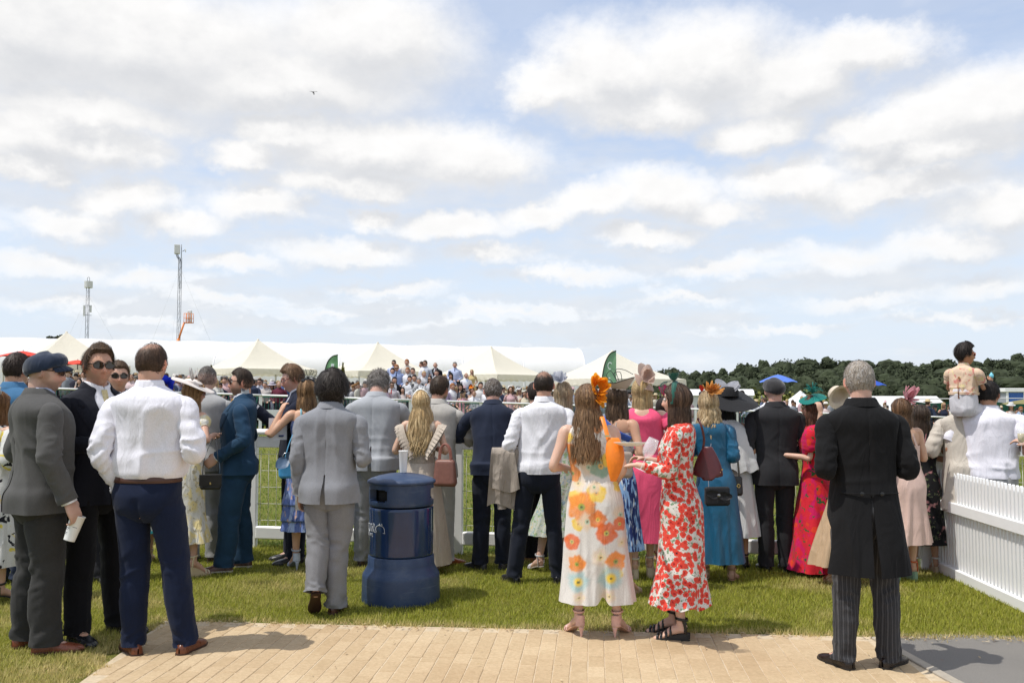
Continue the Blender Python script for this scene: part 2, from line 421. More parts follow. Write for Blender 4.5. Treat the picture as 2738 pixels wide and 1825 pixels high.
# ---------------------------------------------------------------- brick path, edging, asphalt
AL = math.atan(-.088);EV = np.array([math.cos(AL),math.sin(AL)]);NV = np.array([math.sin(AL),-math.cos(AL)])
O0 = np.array([1.46,6.13])
def pth(a,b): return O0 + EV *a + NV *b                       # a along the edge, b towards the camera
def path():
    eg0,eg1 = gp(2336,1705)[:2],gp(2551,1825)[:2];lf0,lf1 = gp(436,1664)[:2],gp(214,1825)[:2]
    def side(p,a,b): return (b[0] - a[0])*(p[1] - a[1]) - (b[1] - a[1])*(p[0] - a[0])
    ab = lambda p: np.array([(p - O0) @ EV,(p - O0) @ NV])
    E0,E1,L0,L1 = ab(eg0),ab(eg1),ab(lf0),ab(lf1)
    right = lambda b: E0[0] + (E1[0] - E0[0])*(b - E0[1])/(E1[1] - E0[1])
    left = lambda b: L0[0] + (L1[0] - L0[0])*(b - L0[1])/(L1[1] - L0[1])
    root = empty('brick_path',(0,0,0));tag(root,kind='structure')
    # sand bed
    mb = MB();bs = np.linspace(-.02,4.6,24)
    G = np.array([[np.r_[pth(left(b) + (right(b) - left(b))*t,b),.0045] for t in (0,.5,1)] for b in bs]);mb.grid(G,False)
    sand = plain((.52,.42,.29),.95,var=.15,nsc=30,bmp=.4,bsc=200,name='jointing sand');mb.obj('sand_bed',sand,root)
    mt,nt,b = newmat('buff paving brick')
    oi = nt.nodes.new('ShaderNodeObjectInfo');at_ = nt.nodes.new('ShaderNodeAttribute');at_.attribute_name = 'col'
    n1 = tn(nt,1.4,5,.65,'Generated' if False else 'Object');g = nt.nodes.new('ShaderNodeNewGeometry')
    n2 = nt.nodes.new('ShaderNodeTexNoise');n2.inputs['Scale'].default_value = 1.1;n2.inputs['Detail'].default_value = 6;lnk(nt,g.outputs['Position'],n2.inputs['Vector'])
    n3 = nt.nodes.new('ShaderNodeTexNoise');n3.inputs['Scale'].default_value = 55;n3.inputs['Detail'].default_value = 5;lnk(nt,g.outputs['Position'],n3.inputs['Vector'])
    n4 = nt.nodes.new('ShaderNodeTexNoise');n4.inputs['Scale'].default_value = 240;n4.inputs['Detail'].default_value = 2;lnk(nt,g.outputs['Position'],n4.inputs['Vector'])
    ca = mixc(nt,oi.outputs['Random'],(.52,.395,.245),(.60,.470,.305))
    cb = mixc(nt,mrange(nt,n2.outputs[0],.35,.65),mixc(nt,1.0,ca,(.90,.86,.83),'MULTIPLY'),ca)
    cd = mixc(nt,mrange(nt,n3.outputs[0],.3,.75),mixc(nt,1.0,cb,(.80,.78,.75),'MULTIPLY'),cb)
    ce = mixc(nt,mrange(nt,n4.outputs[0],.62,.75),cd,(.24,.19,.13));ce = mixc(nt,1.0,ce,at_.outputs[0],'MULTIPLY')
    lnk(nt,ce,b.inputs['Base Color']);b.inputs['Roughness'].default_value = .88;b.inputs['Specular IOR Level'].default_value = .2
    bump(nt,b,n3.outputs[0],.35,.004)
    bw,bl,jo = .100,.200,.0034
    protos = []
    for k in range(5):
        pb = MB();pb.box(-bw /2 + jo /2,bw /2 - jo /2,-bl /2 + jo *.55,bl /2 - jo *.55,-.02,.0,bev=.0035 + .001*k % .003)
        me = pb.mesh('brick',False);me.materials.append(mt);protos.append(me)
    rest = MB();items = []
    for c in range(-60,30):
        for r in range(-1,24):
            a = c *bw;bq = r *bl + (bl /2 if c % 2 else 0)
            if bq < .06 or bq > 4.5: continue
            if not (left(bq) + .05 < a < right(bq) - .06): continue
            p = pth(a,bq);items.append((p[1] if p[1] > 4.95 and abs(p[0]) < .5625*p[1] + .05 else -1,p))
    items.sort(key=lambda t: t[0] if t[0] > 0 else 99)
    vis = [t for t in items if t[0] > 0][:300];hid = [t for t in items if t[0] < 0] + [t for t in items if t[0] > 0][300:]
    for _,p in vis:
        inst('brick',protos[random.randrange(5)],root,(p[0],p[1],.0085 + random.uniform(-.0015,.0015)),(random.uniform(-.006,.006),random.uniform(-.012,.012),AL + random.uniform(-.012,.012)))
    for _,p in hid:
        M = np.array(Matrix.Translation((p[0],p[1],.0085 + random.uniform(-.001,.001))) @ Matrix.Rotation(AL,4,'Z'))
        rest.box(-bw /2 + jo /2,bw /2 - jo /2,-bl /2 + jo *.55,bl /2 - jo *.55,-.02,0,M,col=np.array([1,1,1])*random.uniform(.92,1.03))
    if hid: tag(rest.obj('brick_remainder',mt,root,False),kind='stuff')
    # edging stones and asphalt to the right
    ed = plain((.36,.32,.26),.85,var=.12,nsc=20,bmp=.3,bsc=120,name='edging stone')
    er = empty('path_edging',(0,0,0));tag(er,kind='structure')
    dv = (eg1 - eg0);ln = np.linalg.norm(dv);dv = dv /ln;nv = np.array([dv[1],-dv[0]]);ang = math.atan2(dv[1],dv[0])
    k = 0
    pb = MB();pb.box(0,.906,-.032,.032,-.02,.0,bev=.004);em = pb.mesh('edging_stone',False);em.materials.append(ed)
    while k *.91 < ln + 3.2:
        p = eg0 + dv *(k *.91 + .02);inst('edging_stone',em,er,(p[0],p[1],.017 + .001*(k % 2)),(0,0,ang));k += 1
    mt2,nt,b = newmat('asphalt');n1 = tn(nt,1.2,6,.6);n2 = tn(nt,160,3,.7);n3 = tn(nt,420,2,.6)
    c1 = mixc(nt,mrange(nt,n1.outputs[0],.3,.7),(.135,.128,.118),(.175,.165,.150));c2 = mixc(nt,mrange(nt,n2.outputs[0],.45,.7),c1,(.25,.235,.215))
    c3 = mixc(nt,mrange(nt,n3.outputs[0],.6,.7),c2,(.06,.055,.05));lnk(nt,c3,b.inputs['Base Color']);b.inputs['Roughness'].default_value = .9;bump(nt,b,n2.outputs[0],.6,.004)
    mb = MB();rows = []
    for t in np.linspace(-.12,ln + 3.2,20):
        p0 = eg0 + dv *t - nv *.035*(-1 if nv[0] < 0 else 1)*-1;
        p0 = eg0 + dv *t + np.array([.033,0]);bq = (p0 - O0) @ NV
        p1 = pth((p0 - O0) @ EV + 4.2,bq);rows.append([np.r_[p0,.006],np.r_[(p0 + p1)/2,.006],np.r_[p1,.006]])
    mb.grid(np.array(rows),False,flip=True);tag(mb.obj('asphalt_path',mt2),kind='structure')
    return left,right
P_LEFT,P_RIGHT = path()
def on_path(x,y):
    d = np.stack([x - O0[0],y - O0[1]],-1);a = d @ EV;b = d @ NV
    e = .03*np.sin(a *9) + .02*np.sin(a *31 + 1)
    le = P_LEFT(b) + .05*np.sin(b *13) + .03*np.sin(b *37)
    return np.minimum(b + e,a - le)                                  # >0 inside the path (or asphalt)
# ---------------------------------------------------------------- grass
def grass():
    mt,nt,b = newmat('grass blades');at_ = nt.nodes.new('ShaderNodeAttribute');at_.attribute_name = 'col'
    lnk(nt,at_.outputs[0],b.inputs['Base Color']);b.inputs['Roughness'].default_value = .6;b.inputs['Specular IOR Level'].default_value = .2
    n_ = tn(nt,40);tr = nt.nodes.new('ShaderNodeBsdfTranslucent');mx = nt.nodes.new('ShaderNodeMixShader');mx.inputs[0].default_value = .45
    lnk(nt,at_.outputs[0],tr.inputs[0]);out = nt.nodes['Material Output'];lnk(nt,b.outputs[0],mx.inputs[1]);lnk(nt,tr.outputs[0],mx.inputs[2]);lnk(nt,mx.outputs[0],out.inputs[0])
    def blades(n,y0,y1,hgt,wid,name,lab,track=False,seed=1):
        g = np.random.default_rng(seed)
        y = y0 + (y1 - y0)*g.random(n)**(1.25 if not track else 1.5);hw = .5625*y + .6
        x = (g.random(n)*2 - 1)*hw
        ip = on_path(x,y);fence = 9.07 - .18*x
        keep = ip < g.normal(0,.025,n)
        keep &= (y > fence - .05) if track else (y < fence + .12)
        x,y,ip = x[keep],y[keep],ip[keep];n = len(x)
        P = np.stack([x,y,np.zeros(n)],-1)
        dry = np.clip((fbm(P *1.7,3) - .49)*3.2,0,1)*.6
        if track: dry *= .10
        else:
            dry = np.maximum(dry,ss(ip,-.16,.0)*.92)
            cl = np.exp(-(((x + 2.35)/.75)**2 + ((y - 5.35)/.8)**2));dry = np.maximum(dry,cl *(.35 + .9*fbm(P *6,2)))
        dry = np.clip(dry + g.normal(0,.16,n),0,1)
        hh = hgt *(.55 + .9*g.random(n))*(.65 + .7*fbm(P *2.3 + 5,2));
        if not track: hh *= np.where(ip > -.12,1.15,1)*np.where(ip > -.02,.6,1)
        an = g.random(n)*2*np.pi;ln_ = hh *(.25 + .75*g.random(n));d = np.stack([np.cos(an),np.sin(an),0*an],-1)
        sd = np.stack([-np.sin(an),np.cos(an),0*an],-1)*(wid *(.6 + .8*g.random(n)))[:,None]*(1 + .05*y[:,None])
        z0 = gz(x,y);base = np.stack([x,y,z0 - .004],-1);up = np.array([0,0,1.])
        tip = base + up *hh[:,None] + d *ln_[:,None]
        V = np.stack([base - sd,base + sd,tip],1).reshape(-1,3);i = np.arange(n)[:,None]*3;q = None;t = i + np.array([[0,1,2]])
        gr = np.array([.26,.30,.034]) if not track else np.array([.15,.23,.035]);ye = np.array([.48,.44,.07]) if not track else np.array([.24,.28,.06]);st = np.array([.68,.55,.27])
        k = g.random(n)[:,None];c = gr *(1 - k *.6) + ye *(k *.6);c = c *(1 - dry[:,None]) + st *dry[:,None]
        c *= (.75 + .5*g.random(n))[:,None];c = np.repeat(c,3,0)
        mb = MB();mb.add(V,q,t,c);o = mb.obj(name,mt,None,False);tag(o,lab,'grass',kind='stuff')
    blades(420000,4.75,10.9,.030,.0028,'lawn_grass','short sunlit lawn with dry straw patches between path and rail',seed=3)
    blades(120000,8.6,30,.048,.0050,'track_grass','lush green racing turf beyond the white rail',True,seed=4)
grass()
def litter():
    # dry clippings and leaf scraps strewn along the path edge
    g = np.random.default_rng(11);mb = MB()
    for i in range(420):
        a = g.uniform(-4.2,2.4);b = abs(g.normal(0,.055)) if g.random() < .9 else g.uniform(0,1.2)
        p = pth(a,b)
        if a < P_LEFT(b) + .03: continue
        l,w,t = g.uniform(.008,.03),g.uniform(.0015,.006),g.uniform(0,6.28)
        M = np.array(Matrix.Translation((p[0],p[1],.0175 + g.uniform(0,.004))) @ Matrix.Rotation(t,4,'Z') @ Matrix.Rotation(g.uniform(-.3,.3),4,'X'))
        c = np.array([[.42,.31,.16],[.25,.14,.07],[.55,.45,.28]][g.integers(3)])
        V = np.array([[-l,0,0],[0,-w,.002],[l,0,.001],[0,w,.002]]) @ M[:3,:3].T + M[:3,3]
        mb.add(V,[[0,1,2,3]],None,c)
    tag(mb.obj('leaf_litter',plain((1,1,1),.9,var=.02,name='dry leaf',vcol=True),None,False),'dry grass clippings and leaf scraps along the path edge','leaf litter',kind='stuff')
litter()
# ---------------------------------------------------------------- white running rails
def rail_fence(label,pts,posts,cream,near):
    """pts: list of (x, y, zbase) along the fence; posts: positions along it"""
    A = np.array(pts[0],float);Bp = np.array(pts[1],float);dv = Bp - A;L = np.linalg.norm(dv);d = dv /L
    ang = math.atan2(d[1],d[0]);sl_ = -math.asin(d[2]);root = empty('running_rail',tuple(A),0,label,'rail')
    rot = (0,sl_,ang)
    P = lambda s,z,o=0: A + d *s + np.array([-d[1],d[0],0])*o *-1 + np.array([0,0,z])
    pm = MB();pm.box(-.05,.05,-.03,.03,-.02,1.185,bev=.006);pme = pm.mesh('post',False);pme.materials.append(WHITEP)
    for s_ in posts:
        q = P(s_,0,-.0) - A;inst('post',pme,root,tuple(q),(0,0,ang))
    bay = posts[1] - posts[0]
    # oval top rail, one length to each bay
    th = np.linspace(0,2*np.pi,20,endpoint=False)
    ov = np.stack([np.zeros(20),-.02 + .062*np.sign(np.cos(th))*np.abs(np.cos(th))**.8,1.197 + .030*np.sin(th)],-1)
    G = np.stack([ov + [t,0,0] for t in (.002,bay - .002)]);mb = MB();mb.grid(G,True,True,True);tme = mb.mesh('top_rail');tme.materials.append(WHITEP)
    bd = MB();bd.box(.051,bay - .051,-.032,-.006,1.035,1.150,bev=.006);bme = bd.mesh('board',False);bme.materials.append(WHITEP)
    lo = MB();lo.box(.051,bay - .051,-.045,.02,.095,.225,bev=.012);lme = lo.mesh('bottom_rail',False);lme.materials.append(WHITEP)
    md = MB();md.box(.051,bay - .051,-.035,-.005,.40,.74,bev=.01);mme = md.mesh('middle_board',False);mme.materials.append(WHITEP)
    wv = MB();rodbar(wv,(0,0,.20),(0,0,1.005),.0028,6);wme = wv.mesh('mesh_wire');wme.materials.append(cream)
    wh = MB();rodbar(wh,(.05,0,0),(bay - .05,0,0),.0026,6,ref=(0,0,1));hme = wh.mesh('mesh_wire');hme.materials.append(cream)
    for s_ in posts[:-1]:
        q = tuple(P(s_,0) - A)
        inst('top_rail',tme,root,q,rot)
        if near:
            inst('board',bme,root,q,rot);inst('bottom_rail',lme,root,q,rot)
            n = int(bay /.0845)
            for i in range(1,n): inst('mesh_wire',wme,root,tuple(P(s_ + i *bay /n,0,.006) - A))
            for z in (.285,.455,.625,.795,.965): inst('mesh_wire',hme,root,tuple(P(s_,z,.001) - A),rot)
        else:
            inst('middle_board',mme,root,q,rot)
    return root
CREAM = plain((.62,.60,.52),.5,var=.05,name='galvanised wire')
def fy(x): return 9.07 - .18*x
nl = math.hypot(1,.18);bay = 2.44*nl
rail_fence('white running rail with wire mesh at the lawn edge, nearest the camera',[(-9.18,fy(-9.18),0),(3.78,fy(3.78),0)],[2.16*k *nl for k in range(7)],CREAM,True)
rail_fence('short length of white running rail right of the picket gate post',[(3.90,fy(3.90),0),(3.90 + 2.16*3,fy(3.90 + 2.16*3),0)],[2.16*k *nl for k in range(4)],CREAM,True)
def far_rail():
    a = np.array([-8.2,29.3]);b = np.array([8.46,33.7]);d = (b - a)/np.linalg.norm(b - a)
    A = a - d *14.4;B = b + d *21.6;za,zb = .05 - .035*A[0],.05 - .035*B[0]
    L = np.linalg.norm(np.r_[B - A,zb - za]);n = int(L /2.4)
    rail_fence('white running rail on the far side of the track in front of green barriers',[(*A,za),(*B,zb)],[i *L /n for i in range(n + 1)],CREAM,False)
    return A,d
FRA,FRD = far_rail()
def behind_far(s_,off):        # a point off metres behind the far rail
    p = FRA + FRD *s_ + np.array([-FRD[1],FRD[0]])*off;return p
def green_barriers():
    gm = plain((.010,.105,.075),.45,var=.1,name='green enamel')
    fr = MB();w,h = 2.25,1.12
    pts = [(0.03,0,.02),(0.03,0,h - .12),(.06,0,h - .03),(.15,0,h),(w - .15,0,h),(w - .06,0,h - .03),(w - .03,0,h - .12),(w - .03,0,.02)]
    P,_,_ = tube(pts,.021,8,46);fr.grid(P,True,True,True);rodbar(fr,(.03,0,.2),(w - .03,0,.2),.016,8,ref=(0,0,1));fme = fr.mesh('frame');fme.materials.append(gm)
    bm = MB();rodbar(bm,(0,0,.2),(0,0,h),.0085,6);bme = bm.mesh('bar');bme.materials.append(gm)
    fo = MB();rodbar(fo,(0,-.28,.015),(0,.28,.015),.015,6,ref=(0,0,1));fome = fo.mesh('foot');fome.materials.append(gm)
    words = ['far left','second from the left','left of the stand','under the stand','middle','right of the stand','behind the pink dress','behind the black hat','beside the flat cap','by the red dress','behind the tailcoat','towards the right edge','at the right edge','last on the right','end']
    for i in range(14):
        s_ = 5.0 + i *2.34;p = behind_far(s_,.75 + .1*math.sin(i *2.1));z = float(gz(p[0],p[1]))
        r = empty('crowd_barrier',(p[0],p[1],z),math.atan2(FRD[1],FRD[0]) + .02*math.sin(i *3),'green steel crowd barrier behind the far rail, number %s counted from the left' % ['one','two','three','four','five','six','seven','eight','nine','ten','eleven','twelve','thirteen','fourteen'][i],'barrier','green crowd barriers')
        inst('frame',fme,r)
        for k in range(17): inst('bar',bme,r,(.16 + k *(w - .32)/16,0,0))
        for k in (.3,w - .3): inst('foot',fome,r,(k,0,0))
green_barriers()
# ---------------------------------------------------------------- white picket fence on the right
def picket():
    a,b = gp(2494,1518)[:2],gp(2738,1634)[:2];d = (b - a)/np.linalg.norm(b - a);ang = math.atan2(d[1],d[0])
    L = 4.6;root = empty('picket_fence',(a[0],a[1],0),ang,'white picket fence with pointed pales running toward the camera at right','fence')
    pk = MB();w,t = .019,.010
    out = [(-w,.03),(w,.03),(w,.865),(w *.35,.905),(0,.912),(-w *.35,.905),(-w,.865)]
    F0 = [(x,-t,z) for x,z in out];F1 = [(x,t,z) for x,z in out];n = len(out)
    V = np.array(F0 + F1);q = [[i,(i + 1) % n,n + (i + 1) % n,n + i] for i in range(n)]
    tr = [[0,i + 1,i] for i in range(1,n - 1)] + [[n,n + i,n + i + 1] for i in range(1,n - 1)]
    tr = [[x[0],x[2],x[1]] for x in tr]
    pk.add(V,[x[::-1] for x in q],tr);me = pk.mesh('pale',False);me.materials.append(WHITEP)
    k = 0
    while .07 + k *.0605 < L: inst('pale',me,root,(.07 + k *.0605,.016,0),(0,random.uniform(-.004,.004),0));k += 1
    # rails stand on the lawn side
    for nm,z0,z1,t0 in (('middle_rail',.565,.655,-.034),('bottom_board',.004,.092,-.036)):
        m_ = MB();m_.box(.052,L,t0,.0045,z0,z1,bev=.004);m_.obj(nm,WHITEP,root,False)
    m_ = MB();m_.box(-.05,.05,-.055,.05,-.01,1.20,bev=.006);m_.box(-.058,.058,-.063,.058,1.2005,1.222,bev=.006);m_.obj('post',WHITEP,root,False)
    m_ = MB();m_.box(L + .001,L + .1,-.055,.05,-.01,1.20,bev=.006);m_.obj('post',WHITEP,root,False)
picket()
# ---------------------------------------------------------------- litter bin
def bin_():
    c = gp(1076,1617)[:2];cx,cy = (1076 - 1369)/F *7.16,7.16
    root = empty('litter_bin',(cx,cy,0),0,'dark blue round plastic litter bin with domed lid standing on the lawn','litter bin')
    mt,nt,b = newmat('blue moulded plastic');n = tn(nt,6,6,.7);n2 = tn(nt,3,4,.6,scale3=(1,1,14));g = nt.nodes.new('ShaderNodeNewGeometry')
    sp = nt.nodes.new('ShaderNodeSeparateXYZ');tcz = nt.nodes.new('ShaderNodeTexCoord');lnk(nt,tcz.outputs['Object'],sp.inputs[0])
    base = mixc(nt,mrange(nt,n.outputs[0],.3,.7),(.016,.036,.090),(.024,.050,.115))
    scr = mixc(nt,mrange(nt,n2.outputs[0],.62,.72,0,.35),base,(.13,.17,.24));dust = mixc(nt,mrange(nt,n.outputs[0],.5,.8,0,.25),scr,(.16,.17,.18))
    lnk(nt,dust,b.inputs['Base Color']);b.inputs['Roughness'].default_value = .42;bump(nt,b,tn(nt,300,2).outputs[0],.1,.002)
    mtg,nt,b = newmat('blue gloss liner');n = tn(nt,5,5,.6);lnk(nt,mixc(nt,mrange(nt,n.outputs[0],.3,.7),(.006,.022,.075),(.009,.030,.095)),b.inputs['Base Color']);b.inputs['Roughness'].default_value = .16;b.inputs['Coat Weight'].default_value = .4
    nn = 96;th = np.linspace(0,2*np.pi,nn,endpoint=False)
    def lathe(prof,e=2.0):
        c_,s_ = np.cos(th),np.sin(th)
        return np.array([np.stack([r *c_,r *s_,np.full(nn,z)],-1) for r,z in prof])
    m_ = MB();m_.grid(lathe([(.296,.0),(.302,.006),(.302,.03),(.299,.19),(.295,.212),(.288,.222),(.262,.268),(.257,.285),(.255,.345),(.25,.352),(.20,.354)]),True,False,False);m_.obj('base',mt,root,auto=40)
    m_ = MB();m_.grid(lathe([(.20,.356),(.243,.357),(.247,.363),(.247,.372),(.2495,.70),(.2495,.716),(.245,.722),(.2,.724)]),True);body = m_.obj('body',mtg,root,auto=40)
    # lid: band with openings, domed top
    ang0 = np.radians(-90)
    zs = np.array([.735,.742,.765,.772,.785,.80,.815,.83,.845,.858,.866,.872,.90]);Pm = lathe([(.250 if i else .246,z) for i,z in enumerate(zs)])
    opens = [(-42,25),(94,25),(222,25)]
    m_ = MB();V = Pm.reshape(-1,3);q = [];hole = np.zeros((len(zs) - 1,nn),bool)
    for i in range(len(zs) - 1):
        for j in range(nn):
            a_ = math.degrees(th[j] + np.pi /nn) + 90
            inh = any(abs((a_ - o + 180) % 360 - 180) < w - (3.7 if (i in (3,9)) else 0) for o,w in opens) and 3 <= i <= 9
            hole[i,j] = inh
            if not inh: q.append([i *nn + j,i *nn + (j + 1) % nn,(i + 1)*nn + (j + 1) % nn,(i + 1)*nn + j])
    m_.add(V,q)
    # reveal: walls going inward round each hole
    I = Pm *np.array([.80,.80,1]);rv = []
    VV = np.vstack([V,I.reshape(-1,3)]);off = len(V)
    for i in range(len(zs) - 1):
        for j in range(nn):
            if not hole[i,j]: continue
            j1 = (j + 1) % nn;a = i *nn + j;b2 = i *nn + j1;c2 = (i + 1)*nn + j1;d2 = (i + 1)*nn + j
            if not hole[i - 1,j]: rv.append([a,b2,b2 + off,a + off])
            if not hole[i + 1,j]: rv.append([d2,d2 + off,c2 + off,c2])
            if not hole[i,(j - 1) % nn]: rv.append([a,a + off,d2 + off,d2])
            if not hole[i,j1]: rv.append([b2,c2,c2 + off,b2 + off])
    m_.add(VV,rv)
    m_.grid(lathe([(.250,.9005),(.263,.905),(.266,.915),(.262,.925),(.235,.940),(.18,.958),(.10,.973),(.03,.979),(.002,.980)]),True)
    m_.grid(lathe([(.246,.7345),(.20,.7335)]),True);lid = m_.obj('lid',mt,root,auto=40)
    m_ = MB();m_.grid(lathe([(.185,.73),(.185,.90)]),True,True,True);m_.obj('shade_core',plain((.006,.006,.007),.8,name='dark hollow'),root)  # black core behind the openings, shade of the hollow put into its colour
    # white printed outline mark on the body
    mk = MB();rr = .2510
    def st(pts,w=.0016):
        p = np.array([[rr *math.sin(R(a)),-rr *math.cos(R(a)),z] for a,z in pts]);P,_,_ = tube(p,w,5,max(4,len(pts)*4));mk.grid(P,True,True,True)
    st([(-78,.60),(-76,.585),(-74,.600)]);st([(-76,.585),(-76,.545)])
    st([(-70,.602),(-70,.56),(-66,.545),(-62,.555),(-60,.58),(-58,.602)]);st([(-72,.602),(-64,.603)]);st([(-74,.55),(-68,.54)])
    st([(-61,.602),(-57,.545),(-54,.590),(-51,.545),(-47,.606)]);st([(-60,.603),(-54,.603)]);st([(-50,.612),(-48,.545)])
    arch = [(-45 + 11*(1 - math.cos(t)),.545 + .055*math.sin(t)**.6) for t in np.linspace(0,math.pi,9)];st(arch);st([(-47,.5445),(-22,.5435)])
    st([(-36,.598),(-34,.613),(-33,.600)]);st([(-31,.601),(-29,.614),(-28,.600)]);st([(-42,.59),(-43,.565),(-41,.55)])
    for a in (-77,-74,-70,-62,-58,-54): st([(a,.532),(a,.512)],.0013)
    st([(-78,.508),(-52,.509)],.0013);st([(-62,.533),(-60,.522),(-62,.512)],.0013);st([(-57,.533),(-54,.533)],.0013);st([(-77,.532),(-74.5,.532)],.0013);st([(-77,.522),(-75,.522)],.0013)
    mk.obj('printed_mark',plain((.62,.66,.70),.5,name='white print'),body)
    # the pale cup that stands on the lid
    cx2 = (1080 - 1369)/F *7.16
    cu = MB();P = []
    for r,z in ((.026,0),(.027,.003),(.036,.165),(.0375,.168),(.0365,.170),(.034,.165),(.027,.02)): P.append(np.stack([r *np.cos(th[::3]),r *np.sin(th[::3]),np.full(32,z)],-1))
    cu.grid(np.array(P),True,True,False);
    o = cu.obj('paper_cup',plain((.82,.82,.82),.6,var=.02,name='paper cup'));o.location = (cx2,cy,.9805);tag(o,'white paper cup standing on the domed lid of the blue bin','cup')
    ll = MB();ll.box(-.004,.004,-.0365,-.035,.075,.083);
bin_()
# ---------------------------------------------------------------- marquee and gazebos
def tentmat(c,rough=.65,seam=False):
    mt,nt,b = newmat('tent canvas');n = tn(nt,.6,5,.6);n2 = tn(nt,4,4,.6,scale3=(1,1,.25))
    lnk(nt,mixc(nt,mrange(nt,n.outputs[0],.3,.7),tuple(x *.95 for x in c),c),b.inputs['Base Color']);b.inputs['Roughness'].default_value = rough
    bump(nt,b,n2.outputs[0],.5,.05);tr = nt.nodes.new('ShaderNodeBsdfTranslucent');tr.inputs[0].default_value = (*c,1);mx = nt.nodes.new('ShaderNodeMixShader');mx.inputs[0].default_value = .35
    lnk(nt,b.outputs[0],mx.inputs[1]);lnk(nt,tr.outputs[0],mx.inputs[2]);lnk(nt,mx.outputs[0],nt.nodes['Material Output'].inputs[0]);return mt
WTENT = tentmat((.90,.90,.91));CTENT = tentmat((.92,.87,.76))
def marquee():
    root = empty('marquee',tuple(at(1566,1050,72)*[1,1,0]),0,'long white marquee with curved ribbed roof behind the gazebos','marquee')
    bx = at(1566,1050,72);by = 72.0
    dirv = np.array([-1,-.045]);dirv /= np.linalg.norm(dirv);nrm = np.array([-dirv[1],dirv[0]])*-1
    if nrm[1] < 0: nrm = -nrm
    wide = 15.0;n = 18;bayw = 4.85;nb = 13
    # arch cross-section (offset away from camera, height)
    t = np.linspace(0,np.pi,25);prof = np.stack([wide /2*(1 - np.sign(np.cos(t))*np.abs(np.cos(t))**.75),2.4 + 3.0*np.sin(t)**.8],-1)
    prof = np.vstack([[0,-1.0],[0,1.2],prof,[wide,1.2],[wide,-1.0]])
    def ztop(s_): return .018*s_ *.9
    for k in range(nb):
        mb = MB();G = []
        for f in np.linspace(0,1,n):
            s_ = (k + .004 + f *.992)*bayw;sc = 1 + .018*math.sin(math.pi *f)
            p0 = np.array([bx[0],by]) + dirv *s_
            ctr = np.array([wide /2,2.0]);q = ctr + (prof - ctr)*[sc,1] ;q[:,1] = np.where(prof[:,1] > 2,2 + (prof[:,1] - 2)*(1 + .028*math.sin(math.pi *f)),prof[:,1])
            G.append([[p0[0] + nrm[0]*o,p0[1] + nrm[1]*o,z + ztop(s_)] for o,z in q])
        G = np.array(G) - np.array([bx[0],by,0]);mb.grid(G,False,flip=True);o = mb.obj('roof_bay',WTENT,root)
        rb = MB();s_ = k *bayw;p0 = dirv *s_;rib = np.array([[p0[0] + nrm[0]*o_,p0[1] + nrm[1]*o_,z + ztop(s_) - .02] for o_,z in prof]);P,_,_ = tube(rib,.055,6,60);rb.grid(P,True,True,True);rb.obj('rib',plain((.80,.80,.82),.5,name='rib'),root)
    # end wall
    mb = MB();e = np.array([[nrm[0]*o_,nrm[1]*o_,z] for o_,z in prof]);c = e.mean(0);mb.add(np.vstack([e,c]),None,[[i,i + 1,len(e)] for i in range(len(e) - 1)]);mb.obj('end_wall',WTENT,root)
    root.location = (bx[0],by,0)
marquee()
def gazebo(u,vpeak,d,eave_v,side,rot,label,peak_h=None):
    p = at(u,vpeak,d);zt = p[2];ze = at(u,eave_v,d)[2];zg = float(gz(p[0],d))
    root = empty('gazebo_tent',(p[0],d,zg),rot,label,'tent','cream peaked gazebos')
    zt -= zg;ze -= zg;h = side /2;mb = MB()
    for k in range(4):
        G = []
        a = k *np.pi /2;c,s_ = math.cos(a),math.sin(a)
        for f in np.linspace(0,1,14):
            r = h *(1 - f);z = ze + (zt - ze)*(f **1.55*.86 + .14*f)
            row = []
            for g in np.linspace(-1,1,9):
                sag = -.10*(1 - g *g)*(1 - f)*f *3;x,y = r *1.0,r *g
                row.append([c *x - s_ *y,s_ *x + c *y,z + sag])
            G.append(row)
        mb.grid(np.array(G),False,flip=True)
    roof = mb.obj('roof',CTENT,root)
    for k in range(4):
        vb = MB();a = k *np.pi /2;c,s_ = math.cos(a),math.sin(a);G = []
        for z,o in ((ze - .005,1.0),(ze - .12,1.004),(ze - .26,1.008),(ze - .30,1.008)):
            row = []
            for i,g in enumerate(np.linspace(-1,1,41)):
                x,y = h *o + .012*math.sin(i *1.9 + z *9),h *g *o;zz = z + (.045*abs(math.sin(i *math.pi /4)) if z < ze - .28 else 0)
                row.append([c *x - s_ *y,s_ *x + c *y,zz])
            G.append(row)
        vb.grid(np.array(G),False);vb.obj('valance',CTENT,root)
    al = plain((.55,.54,.5),.4,metal=.6,name='aluminium leg')
    for sx in (-1,1):
        for sy in (-1,1):
            lm = MB();lm.box(sx *h *.97 - .03,sx *h *.97 + .03,sy *h *.97 - .03,sy *h *.97 + .03,0,ze - .01);lm.obj('leg',al,root,False)
    fn = MB();rodbar(fn,(0,0,zt - .15),(0,0,zt + .02),.05,8);fn.obj('finial',CTENT,root)
gazebo(178,887,43,978,4.6,R(38),'cream peaked gazebo above the navy flat cap, furthest left')
gazebo(690,907,45,988,4.2,R(42),'cream peaked gazebo rising above the man in the blue suit')
gazebo(1010,915,46,994,4.2,R(36),'cream peaked gazebo behind the standing crowd at the viewing steps')
gazebo(1313,927,45,1003,4.2,R(52),'cream peaked gazebo right of the crowded viewing steps')
gazebo(1637,937,42,1014,4.7,R(35),'cream peaked gazebo behind the tall green flag, furthest right')
